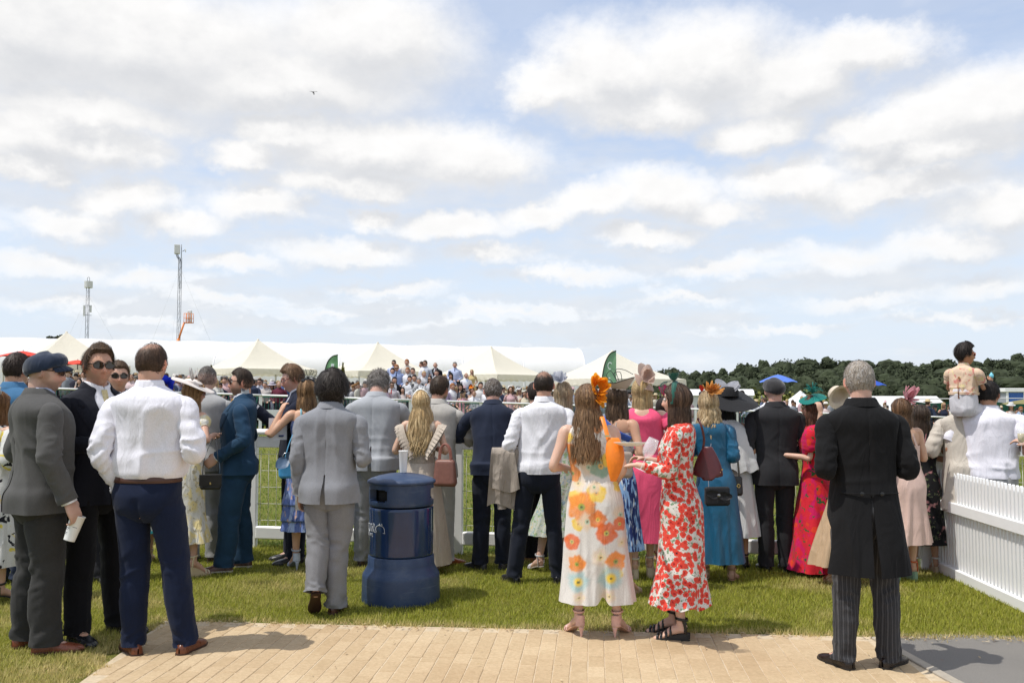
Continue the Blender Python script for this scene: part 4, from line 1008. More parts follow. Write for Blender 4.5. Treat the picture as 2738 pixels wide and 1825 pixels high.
    # ------------------------------------------------ body
    def body(s,legs=False,beard=0.0,buzz=None,lips=None,bald=None,remesh=True,thin=.86,bare=None):
        bare = s.fem if bare is None else bare
        mb = MB();far = s.far;k = .36 if far else 1
        n = int(56*k);m = int(44*k);th = np.linspace(0,2*np.pi,n,endpoint=False);ph = np.linspace(-np.pi /2 + .02,np.pi /2 - .02,m)
        TH,PH = np.meshgrid(th,ph);Hd = s.hm(head_surf(-TH,PH,0,s.fem));mb.grid(Hd,True,True,True)
        nr = .049 if s.fem else .060*(1 + .6*(s.bw - 1))
        P,_,_ = tube([s.bend([0,-.015,1.44]),s.bend([0,-.015,1.50]),s.hm([0,-.026,-.055]),s.hm([0,-.02,.0])],[nr *1.08,nr,nr *.97,nr *.9],int(20*k) + 4,int(16*k) + 2);mb.grid(P,True,True,True)
        for sd in (-1,1):      # ears
            a = np.linspace(0,2*np.pi,14,endpoint=False);rows = []
            for o,q in ((-.006,.5),(.0,.95),(.005,1.0),(.008,.86),(.004,.5)):
                rows.append(np.stack([np.full(14,o),.017*q *np.cos(a),.031*q *np.sin(a) + .003],-1))
            E = np.array(rows) @ rot_z(-.60).T;E = E *[sd,1,1] + [sd *(.0800 if not s.fem else .071),-.012,-.004]
            mb.grid(s.hm(E),True,True,True,flip=sd < 0)
        T = s.T.copy();T[:,1:4] *= np.where(T[:,:1] < 1.2,thin,.97 if bare else .88) if not far else .9
        if not bare: T[-3:,0] -= .02
        P,_ = s.torso(T,int(40*k),int(40*k));mb.grid(s.bend(P),True,True,True)
        f = .84 if s.fem else 1.0;f *= (1 + .7*(s.bw - 1))
        for sd in (-1,1):
            S0,E,W = s.S[sd],s.E[sd],s.Wr[sd];inn = S0 + (s.bend([0,-.012,1.40]) - S0)*.35
            u1 = S0 *.6 + E *.4;fo = E *.7 + W *.3
            ar = 1 if bare else .62
            P,_,_ = tube([inn - [0,0,.02*(1 - bare)],S0 + [0,0,.002 - .04*(not bare)],u1,E,fo,W],[.045*f *ar,.054*f *ar,.046*f *ar,.037*f *(ar *.5 + .5),.040*f *(ar *.4 + .6),.0265*f],int(16*k) + 4,int(40*k));mb.grid(P,True,True,True)
            s.mkhand(mb,sd,f,far)
        for i,sd in enumerate((-1,1)):
            A = s.ankle(i);hip = np.array([sd *.085,0,.88 + s.heel]);kn = s.knee(i);an = A + [0,0,.085 + s.heel *.92];r = 1 if legs else .8
            cf = kn *.66 + an *.34 + [0,-.012,0]
            P,_,_ = tube([hip,(hip + kn)/2,kn,cf,kn *.2 + an *.8,an,an - [0,0,.045]],np.array([.082,.070,.052,.050,.036,.033,.036])*r *(.95 if s.fem else 1.05),int(16*k) + 4,int(40*k));mb.grid(P,True,True,True)
            ya = s.fpos[i][3];hz = s.heel
            ft = np.array([(0,-.035,.045 + hz *.9),(0,.0,.055 + hz *.85),(0,.06,.048 + hz *.55),(0,.12,.028 + hz *.12),(0,.165,.016),(0,.19,.012)]);ft = ft @ rot_z(ya).T + A
            P,_,_ = tube(ft,[(.030,.028),(.036,.030),(.030,.033),(.020,.040),(.013,.036),(.008,.024)],12,int(20*k) + 4,ref=(0,0,1));mb.grid(P,True,True,True)
            if legs and not far:
                for q in range(5):
                    tx = (-.028 + q *.014)*sd;P,_,_ = tube(np.array([(tx,.155,.013),(tx *1.05,.19 - .008*abs(q - 1),.010)]) @ rot_z(ya).T + A,[.009,.007],6,4,ref=(0,0,1));mb.grid(P,True,True,True)
        info = dict(beard=beard,buzz=buzz,lips=lips,bald=bald)
        M = np.eye(4);M[:3,:3] *= s.k;mb.xf(M)
        o = mb.obj('body',skinmat(),s.root);s.bodyobj = o
        if far or not remesh: paint_body(s,o,info)
        else:
            md = o.modifiers.new('r','REMESH');md.mode = 'VOXEL';md.voxel_size = .0062*s.k;md.use_smooth_shade = True
            sm = o.modifiers.new('s','SMOOTH');sm.factor = .5;sm.iterations = 2
            dc = o.modifiers.new('d','DECIMATE');dc.ratio = .17*s.lod
            BODIES.append((s,o,info))
        return o
    def mkhand(s,mb,sd,f,far):
        E,W = s.E[sd],s.Wr[sd];hd,curl = s.hand[sd]
        if hd is None: fd = unit(W - E);nb = np.array([sd *1.,.15,.1]) if fd[2] < -.5 else np.array([sd *.35,-.2,.9])
        else: fd = unit(np.array(hd[0])*[sd,1,1]);nb = np.array(hd[1])*[sd,1,1]
        nb = unit(nb - fd *nb.dot(fd));td = np.cross(nb,fd)*sd *1.0        # thumb side
        if td[1] < 0 and hd is None: td = -td
        L = lambda x,y,z: W + fd *x *f + td *y *f + nb *z *f
        P,_,_ = tube([L(-.015,0,0),L(.02,0,0),L(.055,0,0),L(.09,0,-.002)],[(.016*f,.024*f),(.016*f,.032*f),(.015*f,.040*f),(.011*f,.039*f)],14,10,ref=tuple(nb),e=2.6);mb.grid(P,True,True,True)
        s.palm = getattr(s,'palm',{});s.palm[sd] = (W,fd,td,nb,f)
        if far: return
        for q,(y,ln,r) in enumerate(((.030,.072,.0088),(.010,.082,.0092),(-.010,.076,.0088),(-.029,.060,.0078))):
            pts = [L(.075,y *.95,0)];a = 0;cur = np.array([.088,y,0.])
            pts.append(L(*cur))
            for j,fr in enumerate((.42,.32,.26)):
                a += curl *(1.05,1.15,.8)[j];cur = cur + np.array([math.cos(a),.02*(1.5 - q),-math.sin(a)])*ln *fr;pts.append(L(*cur))
            P,_,_ = tube(pts,[r *f,r *f,r *f,r *.92*f,r *.72*f],8,5 if far else 14,ref=tuple(nb));mb.grid(P,True,True,True)
        pts = [L(.012,.022,-.004),L(.035,.044,-.010),L(.058,.052 - .012*curl,-.014 - .02*curl),L(.078,.048 - .028*curl,-.018 - .035*curl)]
        P,_,_ = tube(pts,[.013*f,.0125*f,.0105*f,.0075*f],8,5 if far else 12,ref=tuple(nb));mb.grid(P,True,True,True)
    def knee(s,i):
        sd = (-1,1)[i];A = s.ankle(i);an = A + [0,0,.085 + s.heel];hip = np.array([sd *.085,0,.90 + s.heel]);f = s.fpos[i]
        b = f[4] if len(f) > 4 else .012
        kn = hip *.49 + an *.51 + [0,b,0];return kn
    # ------------------------------------------------ jacket, shirt, coat
    def jacket(s,c,hem=.815,mat=None,vent=.16,gapf=None,amp=.012,ease=1.0,collar=True,name='jacket',sleeve=1.0,tails=None,cuff=True,lapel=False,buttons=True,side_vents=False):
        mat = mat or fabric(c,.9,weave=.35,crease=.28,csc=6.0);k = s.lod *(.35 if s.far else 1);e = ease
        T = np.array([(hem,.206,.150,.158,-.004),(hem + .1,.202,.146,.158,-.004),(.98,.186,.138,.138,0),(1.08,.176,.132,.120,0),(1.20,.183,.134,.122,0),(1.30,.196,.136,.130,0),(1.375,.209,.124,.134,-.008),(1.415,.208,.105,.127,-.012),(1.448,.180,.086,.112,-.015),(1.478,.125,.070,.095,-.015),(1.503,.080,.060,.078,-.012)])
        if s.fem: T[:,1:4] *= .88
        T[:,1:4] *= s.bw *e;T = T[np.argsort(T[:,0])]
        if tails: T[0] = (hem,.225,.11,.19,-.01);T[1] = (hem + .15,.215,.12,.178,-.008)
        mb = MB();m,n = int(72*k) + 6,int(52*k) + 5
        gf = gapf or (lambda z: .018 + .55*ss(z,1.10,1.46)*.55 + .10*ss(1.02 - z,0,.3))
        if tails: gf0 = gf;gf = lambda z: np.maximum(gf0(z),1.9*ss(1.0 - z,-.02,.22))
        gb = lambda z: .0 + (.03 + .05*ss(hem + vent - z,0,vent))*(z < hem + vent) if vent else 0*z
        for sd in (-1,1):
            P,A = s.torso(T,m,n,lambda z: np.pi /2 - gf(z),lambda z: -np.pi /2 + gb(z));P = P *[sd,1,1]
            N = gnorm(P,False)*-sd;nn = unit(P - np.stack([0*P[...,0],0*P[...,1],P[...,2]],-1));N = nn
            dsp = s.folds(P,amp *1.2,7,2.0)*(1 - .7*ss(P[...,2],1.33,1.45)) + s.folds(P,amp *.8,3.2,11,1.5,7)*G_(P[...,2],1.06,.13)
            # drag lines running from the armpit to the small of the back
            q = P[...,2]*13 + np.abs(P[...,0])*16;dsp = dsp + amp *.5*(1 - np.abs(2*vn(np.stack([q,P[...,0]*2 + sd,0*q + s.seed],-1)) - 1))*G_(P[...,2],1.24,.09)*(P[...,1] < 0)
            flare = .014*np.sin(A *5 + s.seed)*ss(hem + .2 - P[...,2],0,.2)
            dsp = dsp - .004*np.exp(-((A + np.pi /2)/.045)**2)*(P[...,2] < 1.47)
            P = P + N *(dsp + flare)[...,None]
            Pb = s.bend(P);mb.grid(Pb,False,flip=sd > 0)
            mb.grid(np.stack([Pb[0] + [0,0,.0],Pb[0]*[.97,.97,1] + [0,0,.012]]),False,flip=sd < 0)
            if lapel:
                j = max(3,int(n *.24));zz = P[:,0,2];iz = np.where((zz > 1.09) & (zz < 1.475))[0];L_ = []
                for i in iz:
                    wd = (.25 + .75*ss(zz[i],1.09,1.36))*(1 if zz[i] < 1.37 else .62 if zz[i] < 1.385 else .8)
                    t = np.linspace(0,wd *(j - 1),7);r = np.stack([np.interp(t,np.arange(n),P[i,:,q_]) for q_ in range(3)],-1);nr = np.stack([np.interp(t,np.arange(n),N[i,:,q_]) for q_ in range(3)],-1)
                    L_.append(r + nr *(.004 + .007*np.sin(np.linspace(.15,1,7)*np.pi *.9))[:,None])
                lb = MB();lb.grid(s.bend(np.array(L_)),False,flip=sd > 0);s.lap = getattr(s,'lap',[]);s.lap.append(lb)
        o = s.put(mb,name,mat);s.jk = o
        for lb in getattr(s,'lap',[]): s.put(lb,'lapel',mat,o)
        s.lap = []
        s.sleeves(mat,.066*e,.054*e,.045,sleeve,amp *1.15,parent=o,cuff=cuff)
        if collar:
            cb = MB();a = np.linspace(R(-215 + 35),R(35),40) if False else np.linspace(R(-228),R(48),44);rows = []
            for z,r in ((1.478,.086),(1.512,.0795),(1.527,.077),(1.533,.080),(1.526,.086),(1.492,.1035),(1.482,.1085)):
                fr = np.clip(np.sin(a),0,1)
                rows.append(np.stack([r *s.bw **.5*(.86 if s.fem else 1)*np.cos(a),r *.93*s.bw **.5*np.sin(a) - .014 + fr *.01,z - .055*fr **1.2 + .004*(np.sin(a) < -.5)],-1))
            cb.grid(s.bend(np.array(rows)),False);s.put(cb,'collar',mat,o)
        return o
    def sleeves(s,mat,r0,re,rc,length=1.0,amp=.009,parent=None,cuff=True,name='sleeve',puff=0.0,rolled=False):
        k = s.lod *(.35 if s.far else 1)
        for sd in (-1,1):
            S0,E,W = s.S[sd],s.E[sd],s.Wr[sd];c = s.bend([0,-.012,1.42]);inn = S0 + (c - S0)*.34 + [0,0,-.004];f = .86 if s.fem else 1
            f *= s.bw **.7
            top = S0 + unit(S0 - c)*.016*f + [0,0,-.022]
            path = np.array([inn,top,S0 *.62 + E *.38 + unit(S0 - c)*.006,E,E *.55 + W *.45,W + unit(W - E)*.004])
            rad = np.array([r0 *.55,r0 *.86,r0 *.90,re,(re + rc)/2,rc])*f
            if length < 1:
                X = resample(np.hstack([path,rad[:,None]]),60);q = max(6,int(60*length));path,rad = X[:q:3,:3],X[:q:3,3]*(1 + puff *np.sin(np.linspace(0,np.pi,len(X[:q:3]))))
                if puff: rad[-1] = rad[-1]*.8
            m,n = int(64*k *max(.5,length)) + 6,int(30*k) + 6
            P,N,th = tube(path,rad,n,m);t = np.linspace(0,1,m)[:,None]*length
            ang = th[None] ;el = G_(t,.54,.17);bendv = unit((S0 + W)/2 - E)
            inner = np.clip((N *bendv).sum(-1),-1,1)
            q = np.stack([t *15 + .7*np.cos(ang + sd) + 0*ang,np.cos(ang)*.9 + s.seed + sd + 0*t,np.sin(ang)*.9 + 0*t],-1)
            dsp = amp *(ridge(q,1.5) - .45)*(.35 + 1.2*el *(.45 + .75*np.clip(inner,0,1)) + .55*ss(t,.82,.97)) + s.folds(P,amp *.45,9,4,1.5,3)
            dsp = dsp *ss(t,.08,.2)
            P = P + N *dsp[...,None]
            mb = MB();mb.grid(P,True)
            endr = P[-1];cc = endr.mean(0);mb.grid(np.stack([endr,cc + (endr - cc)*.86 - unit(W - E)*.012]),True)
            o = s.put(mb,name,mat,parent)
            if cuff and not s.far and length >= 1:
                cb = MB();d = unit(W - E);P2,_,_ = tube([W - d *.015,W + d *.010,W + d *.0165],[rc *f *.86]*3,20,5);cb.grid(P2,True);s.put(cb,'shirt_cuff',fabric((.78,.78,.80),.8,key='shirt'),parent)
    def shirtcollar(s,c=(.80,.80,.82),parent=None,open_=.0,mat=None,h=1.0):
        cb = MB();a = np.linspace(R(90 + 4 + open_),R(450 - 4 - open_),48);rows = []
        for z,r in ((1.470,.072),(1.520,.0655),(1.532,.0655),(1.537,.069),(1.530,.073),(1.492,.084)):
            fr = np.clip(np.sin(a),0,1);rows.append(np.stack([r *s.bw **.5*(.85 if s.fem else 1)*np.cos(a),r *.98*s.bw **.5*np.sin(a) - .014,1.48 + (z - 1.48)*h - .030*fr **2*(1 if z > 1.49 else .4) - (.018*fr **6 if r > .08 else 0)],-1))
        cb.grid(s.bend(np.array(rows)),False);return s.put(cb,'shirt_collar',mat or fabric(c,.8,key='shirt'),parent)
    def shirtfront(s,c=(.78,.78,.80),tie=None,mat=None,bow=False):
        """the shirt and tie that show in a jacket's opening"""
        T = np.array([(.95,.168,.122,.11,0),(1.08,.165,.120,.108,0),(1.20,.172,.124,.11,0),(1.30,.18,.126,.115,0),(1.38,.175,.115,.11,-.008),(1.43,.16,.092,.10,-.013),(1.47,.10,.073,.08,-.014),(1.50,.072,.064,.066,-.012)]);T[:,1:4] *= s.bw *(.86 if s.fem else 1)
        m = 26 if not s.far else 10;P,A = s.torso(T,m,40 if not s.far else 14);P = P + unit(P *[1,1,0])[...,:]*s.folds(P,.004,10,4)[...,None];mb = MB();mb.grid(s.bend(P),True);o = s.put(mb,'shirt',mat or fabric(c,.8,key='shirt'))
        if tie is not None:
            zs = np.linspace(1.478,1.03,22);X = resample(T,200);zz = np.concatenate([[1.485],zs]);yy = np.interp(zz,X[:,0],X[:,2] + X[:,4]);G = []
            for i,(z,y) in enumerate(zip(zz,yy)):
                w = .020 if z > 1.455 else np.interp(z,[1.03,1.06,1.12,1.44,1.455],[.002,.036,.040,.019,.015])
                off = .014 if z > 1.455 else .007
                G.append([[w *q,y *.985 + off *(1 - .6*q *q),z] for q in np.linspace(-1,1,7)])
            mb = MB();mb.grid(s.bend(np.array(G)),False,flip=False);s.put(mb,'tie',tie)
        return o
    def shirt(s,c,hem=.985,amp=.017,mat=None,ease=1.0,blouse=1.0,sleeve=1.0,untucked=False,name='shirt',rc=.038,r0=.063):
        mat = mat or fabric(c,.8,var=.05,weave=.2,key='shirt',sheen=.05);k = s.lod *(.35 if s.far else 1)
        lowr = [(hem,.166,.118,.112,0),(hem + .03,.175,.124,.124,0)] if not untucked else [(hem,.190,.128,.142,0),(hem + .04,.190,.13,.142,0)]
        T = np.array(lowr + [(1.09,.172*blouse,.126,.120,0),(1.20,.177,.130,.120,0),(1.30,.188,.131,.125,0),(1.375,.196,.119,.127,-.008),(1.415,.191,.100,.120,-.012),(1.447,.165,.082,.108,-.015),(1.475,.110,.068,.088,-.015),(1.503,.070,.060,.068,-.012)])
        if s.fem: T[:,1:4] *= .88
        T[:,1:4] *= s.bw *ease;m,n = int(64*k) + 6,int(84*k) + 8
        P,A = s.torso(T,m,n);N = unit(P *[1,1,0]);z = P[...,2]
        dsp = s.folds(P,amp *1.35,8,1.6,2.0)*(1 - .75*ss(z,1.36,1.45)) + s.folds(P,amp *.9,4,13,1.6,5)*G_(z,hem + .09,.085)
        q = z *9 - np.abs(P[...,0])*15;dsp = dsp + amp *.8*(1 - np.abs(2*vn(np.stack([q,P[...,0]*3,0*q + s.seed + 9],-1)) - 1))*G_(z,1.2,.16)
        P = P + N *dsp[...,None];mb = MB();mb.grid(s.bend(P),True);o = s.put(mb,name,mat)
        s.sleeves(mat,r0 *ease,.053*ease,rc,sleeve,amp *1.0,o,cuff=False)
        if not s.far:       # yoke seam, buttoned cuffs
            a = np.linspace(R(180 + 8),R(360 - 8),40);X = resample(T,300);w_ = np.interp(1.372,X[:,0],X[:,1]);d_ = np.interp(1.372,X[:,0],X[:,3]);r = (np.abs(np.cos(a))**2.35 + np.abs(np.sin(a))**2.35)**(-1/2.35)
            sm = np.stack([w_ *np.cos(a)*r *1.012,d_ *np.sin(a)*r *1.012 - .008,1.372 + .012*np.cos(a)**2],-1);
            if sleeve >= 1:
                for sd in (-1,1):
                    d = unit(s.Wr[sd] - s.E[sd]);P2,_,_ = tube([s.Wr[sd] - d *.05,s.Wr[sd] - d *.0,s.Wr[sd] + d *.012],[rc *1.08,rc *1.06,rc *1.03],22,6);cb = MB();cb.grid(P2,True);s.put(cb,'cuff',mat,o)
        return o
    def trousers(s,c,mat=None,wide=1.0,hem=.050,amp=.013,crease=.004,belt=None,top=1.0,name='trousers',hemr=1.0,short=None,vcol=None,dens=1.0):
        mat = mat or fabric(c,.9,weave=.35,crease=.32,csc=6.0);k = s.lod *(.35 if s.far else 1);b = s.bw
        T = np.array([(.735,.10,.07,.07,0),(.77,.150,.098,.105,0),(.82,.174,.116,.130,0),(.88,.180,.120,.137,0),(.94,.174,.120,.128,0),(top,.163,.118,.114,0)]);T[:,1:4] *= b *(.97 if s.fem else 1)
        m,n = int(26*k) + 4,int(54*k) + 6;P,A = s.torso(T,m,n);N = unit(P *[1,1,0]);z = P[...,2]
        groove = -.020*G_(np.abs(P[...,0]),0,.014)*(P[...,1] < 0)*ss(.90 - z,0,.07)
        P = P + N *(s.folds(P,amp *.8,5,7,1.5,2)*ss(.97 - z,0,.06) + groove)[...,None];mb = MB();mb.grid(s.bend(P),True,True,False,col=None if vcol is None else vcol(P).reshape(-1,3))
        for i,sd in enumerate((-1,1)):
            A0 = s.ankle(i);kn = s.knee(i);an = A0 + np.array([0,0,hem + s.heel]);hip = np.array([sd *.083*b,-.002,.905 + s.heel]);th_ = hip *.55 + kn *.45 + [sd *.006,0,0]
            w = wide *(1 + .6*(b - 1));path = np.array([hip,hip *.8 + kn *.2,th_,kn,kn *.55 + an *.45 + [0,-.012,0],kn *.14 + an *.86,an])
            rad = np.array([(.104,.080),(.107,.090),(.098,.085),(.080,.073),(.075,.069),(.071*hemr,.064*hemr),(.074*hemr,.065*hemr)])*w
            m2,n2 = int(64*k *dens) + 5,int(30*k *dens) + 6;P,N,th = tube(path,rad,n2,m2,ref=(0,1,0));t = np.linspace(0,1,m2)[:,None]
            if short: cut = int(m2 *short);P,N,t = P[:cut],N[:cut],t[:cut]
            q = np.stack([t *16 + .8*np.cos(th[None] + i *2 + s.seed),np.cos(th)[None] + s.seed + 0*t,np.sin(th)[None] + i *5 + 0*t],-1)
            back = np.clip(-np.cos(th),0,1)[None]
            env = .25 + 1.1*G_(t,.52,.13)*(.35 + .8*back) + 1.25*G_(t,.97,.10) + .65*G_(t,.10,.1)
            dsp = amp *(ridge(q,1.4) - .42)*env + s.folds(P,amp *.7,9,2.2,1.6,4)
            cr = crease *(np.exp(-((np.abs(((th + np.pi) % (2*np.pi)) - np.pi))/.16)**2) + np.exp(-((np.abs(th - np.pi))/.16)**2))[None]*ss(t,.2,.5)
            P = P + N *(dsp + cr)[...,None]
            vc = None if vcol is None else vcol(P - [0,0,s.heel]);mb.grid(P,True,col=None if vc is None else vc.reshape(-1,3));e = P[-1];c_ = e.mean(0);mb.grid(np.stack([e,c_ + (e - c_)*.9 + [0,0,.012]]),True,col=None if vc is None else np.vstack([vc[-1],vc[-1]]))
        o = s.put(mb,name,mat)
        if belt is not None:
            bb = MB();a = np.linspace(0,2*np.pi,48,endpoint=False);X = resample(T,100);rows = []
            for z_,q in ((top - .040,1.025),(top - .039,1.035),(top - .004,1.035),(top - .003,1.02)):
                w_,df,db = [np.interp(z_,X[:,0],X[:,j]) for j in (1,2,3)];r = (np.abs(np.cos(a))**2.35 + np.abs(np.sin(a))**2.35)**(-1/2.35)
                rows.append(np.stack([w_ *q *np.cos(a)*r,np.where(np.sin(a) > 0,df,db)*q *np.sin(a)*r,np.full(48,z_)],-1))
            bb.grid(s.bend(np.array(rows)),True);s.put(bb,'belt',plain(belt,.5,name='leather'),o)
        return o
    # ------------------------------------------------ dress
    def dress(s,T,mat,folds=16,famp=.012,amp=.005,sleeve=None,name='dress',hemwave=0.0,vcol=None,cut=None,fstart=1.0,rs=(.058,.050,.038),puff=0.0,legs=False,split=None):
        T = np.array(T,float);T[:,1:4] *= s.bw;T = T[np.argsort(T[:,0])];k = s.lod *(.35 if s.far else 1)
        zl,zh = T[0,0],T[-1,0];m,n = int((zh - zl)*70*k) + 8,int(96*k) + 10
        P,A = s.torso(T,m,n,e=2.15);N = unit(P *[1,1,0]);z = P[...,2];t = ss(fstart - z,0,max(.05,fstart - zl)) if zl < fstart else 0*z
        phs = 2.2*vn(np.stack([np.cos(A)*1.3,np.sin(A)*1.3,z *.8 + s.seed],-1));fl = np.sin(A *folds + phs *6) + .5*np.sin(A *folds *.53 + 2 + phs *4)
        dsp = famp *fl *t + s.folds(P,amp,7,2.5,1.6)*(1 - .6*ss(z,1.3,1.42)) + s.folds(P,amp *.9,4,14,1.5,6)*G_(z,1.06,.09)
        if s.fem: dsp = dsp - .012*G_(np.abs(P[...,0]),0,.02)*(P[...,1] < 0)*G_(z,.82,.06)*(fstart < 1.0)
        P = P + N *dsp[...,None]
        if split: gr = G_(P[...,0],split[1],.030)*ss(split[0] - z,0,.5);P[...,1] += np.where(P[...,1] < 0,1,-1)*.085*gr;P[...,2] += .05*gr *ss(zl + .12 - z,0,.12)
        sh = s.ankle(0)*.5 + s.ankle(1)*.5;P = P + (sh *[1,1,0])*(1 - ss(z,.1,.85))[...,None]
        if hemwave: P[...,2] += hemwave *fl *ss(zl + .2 - z,0,.2)
        if cut is not None:         # neckline: lower the top ring round the back/front
            topf = ss(z,zh - .12,zh);P[...,2] -= topf *cut(A)
        mb = MB();Pb = s.bend(P);col = None
        if vcol is not None: col = vcol(P,A).reshape(-1,3)
        mb.grid(Pb,True,col=col);e_ = Pb[0];mb.grid(np.stack([e_,(e_ - e_.mean(0))*[.97,.97,1] + e_.mean(0) + [0,0,.02]]),True,col=None if col is None else np.vstack([col[:len(e_)]]*2),flip=True)
        o = s.put(mb,name,mat)
        if sleeve: s.sleeves(mat,rs[0],rs[1],rs[2],sleeve,amp *1.6,o,cuff=False,puff=puff)
        return o
    # ------------------------------------------------ shoes
    def shoes(s,c=(.03,.03,.03),sole=(.02,.02,.02),kind='shoe',rough=.3,strap=None,sock=(.012,.012,.015)):
        um = plain(c,rough,name='shoe leather',var=.15,nsc=30);sm = plain(sole,.6,name='sole')
        for i,sd in enumerate((-1,1)):
            f = s.fpos[i];ya = f[3];pit = f[5] if len(f) > 5 else 0.0
            base = s.ankle(i);M = rot_z(ya) @ rot_x(-pit);tr = lambda P: np.asarray(P) @ M.T + base
            if kind == 'shoe':
                ys = np.array([-.078,-.072,-.05,-.02,.02,.06,.10,.14,.175,.198,.207]);hw = np.array([.004,.024,.034,.034,.033,.038,.045,.046,.038,.024,.008]);ht = np.array([.050,.066,.074,.078,.082,.074,.058,.048,.040,.030,.018])
                xs = np.linspace(ys[0],ys[-1],26);hw_ = np.interp(xs,ys,hw);ht_ = np.interp(xs,ys,ht);a = np.linspace(0,np.pi,14);rows = []
                for y,w,h in zip(xs,hw_,ht_): rows.append(np.stack([w *np.sign(np.cos(a))*np.abs(np.cos(a))**.7,np.full(14,y),.016 + (h - .016)*np.sin(a)**.8],-1))
                mb = MB();R2 = tr(np.array(rows));mb.grid(R2,False,flip=True);o = s.put(mb,'shoe',um)
                sk_ = MB();P,_,_ = tube(tr([(0,-.012,.05),(0,-.01,.10),(0,-.008,.17)]),[.036,.037,.042],14,6);sk_.grid(P,True);s.put(sk_,'sock',fabric(sock,.9),o)
                out = np.vstack([np.stack([hw_ + .003,xs],-1),np.stack([-hw_ - .003,xs],-1)[::-1]]);mb = MB();nn = len(out)
                lv = [np.column_stack([out,np.where(out[:,1] < -.02,z,max(z,.006) if z < .01 else z)]) for z in (0.0,.018)];mb.grid(tr(np.array(lv)),True,True,True);s.put(mb,'sole',sm,o,auto=40)
                if not s.far:
                    mb = MB()
                    for q in range(3): P,_,_ = tube(tr([(-.018,.045 + q *.018,.079 - q *.007),(0,.047 + q *.018,.085 - q *.008),(.018,.045 + q *.018,.079 - q *.007)]),.0025,5,6);mb.grid(P)
                    s.put(mb,'lace',um,o)
            else:
                hz = s.heel;mb = MB();ys = np.linspace(-.062,.20,24)
                hw_ = np.interp(ys,[-.062,-.04,.0,.05,.11,.16,.20],[.014,.028,.028,.028,.038,.038,.012]);zt = np.interp(ys,[-.062,0,.06,.12,.2],[.022 + hz *.95,.02 + hz *.9,.016 + hz *.6,.012 + hz *.12,.008])
                th = .012 if kind in ('heel','flat') else 0
                out_t = [np.stack([hw_ *q,ys,zt],-1) for q in (-1,0,1)];bot = zt - .010 if kind in ('heel','flat') else np.where(ys > .13,zt - .008,0.0)*0
                if kind == 'heel' or kind == 'flat': lowz = zt - .009
                elif kind == 'wedge': lowz = 0*zt
                else: lowz = 0*zt
                ring = np.array([np.array([[-w,y,z1],[w,y,z1],[w *1.04,y,(z0 + z1)/2],[w,y,z0],[-w,y,z0],[-w *1.04,y,(z0 + z1)/2]]) for w,y,z1,z0 in zip(hw_,ys,zt,lowz)]);mb.grid(tr(ring),True,True,True,flip=True);o = s.put(mb,'sole',sm,None,auto=35)
                if kind == 'heel':
                    P,_,_ = tube(tr([(0,-.045,.015 + hz *.9),(0,-.047,hz *.5),(0,-.044,.0)]),[.022,.010,.0065],10,10);mb = MB();mb.grid(P,True,True,True);s.put(mb,'heel',um,o)
                mb = MB();fz = lambda y: np.interp(y,[-.06,0,.06,.12,.2],[.05 + hz *.9,.09 + hz *.88,.078 + hz *.57,.052 + hz *.13,.03])
                for y in (strap or (.115,.15)):
                    w = np.interp(y,ys,hw_) + .004;h = fz(y);pts = [(-w,y,np.interp(y,ys,zt)),(-w *.8,y,h *.75 + .25*np.interp(y,ys,zt)),(0,y - .004,h + .004),(w *.8,y,h *.75 + .25*np.interp(y,ys,zt)),(w,y,np.interp(y,ys,zt))]
                    P,_,_ = tube(tr(pts),[(.003,.010)]*5,6,16,ref=(0,0,1));mb.grid(P)
                za = .115 + hz;a = np.linspace(0,2*np.pi,24);P,_,_ = tube(tr(np.stack([.040*np.cos(a),-.004 + .044*np.sin(a),za + .006*np.sin(a)],-1)),[(.009,.003)]*24,6,30,ref=(0,0,1));mb.grid(P)
                G = np.array([[[.036*math.cos(t)*(1 - .1*q),-.026 - .030*math.sin(t)*1.1,zt[2] + q *(za - zt[2])] for t in np.linspace(.0,np.pi,10)] for q in np.linspace(0,1,5)])
                if kind == 'heel': G = G[:4];mb.grid(tr(G),False)
                else:
                    for x in (-1,1): P,_,_ = tube(tr([(x *.030,-.03,zt[3]),(x *.034,-.03,(zt[3] + za)/2),(x *.036,-.015,za)]),[(.010,.003)]*3,6,8);mb.grid(P)
                for q_ in mb.split(): s.put(q_,'strap',um,o)
    # ------------------------------------------------ hair
    def hairline(s,th,back=-38,front=36,fem=False):
        d = np.abs((np.degrees(th) + 180) % 360 - 180);return np.radians(np.interp(d,[0,35,55,66,76,85,97,112,140,180],[front,front + 2,front - 4,22,4,-10,-2,-18,back + 4,back]))
    def hair_short(s,c,top=.020,sidet=.007,back=-38,front=36,bald=None,wavy=0.0,nstr=700,hl=None,quiff=0.0,length=.03,grey=0.0,mess=.5,fade=None):
        c = np.array(c);hl = np.array(hl if hl is not None else c *1.6);g = s.g;k = .45 if s.far else 1
        n,m = int(72*k),int(34*k);th = np.linspace(-np.pi,np.pi,n,endpoint=False);f = np.linspace(0,1,m)[:,None]
        ph0 = s.hairline(th,back,front)[None];PH = ph0 + (np.pi /2 - .02 - ph0)*f;TH = np.tile(th,(m,1))
        def thick(TH,PH):
            t = sidet + (top - sidet)*ss(np.sin(PH),.15,.85);fr = np.clip(np.cos(TH),0,1)
            t = t + quiff *fr *ss(np.sin(PH),.35,.75)*np.clip(1.4 - np.sin(PH),0,1)
            q = head_surf(TH,PH,0,s.fem,False);t = t + wavy *(ridge(q *34 + s.seed,1.2) - .4) + .0025*(vn(q *120 + s.seed) - .5)*(1 + 60*wavy) 
            return t
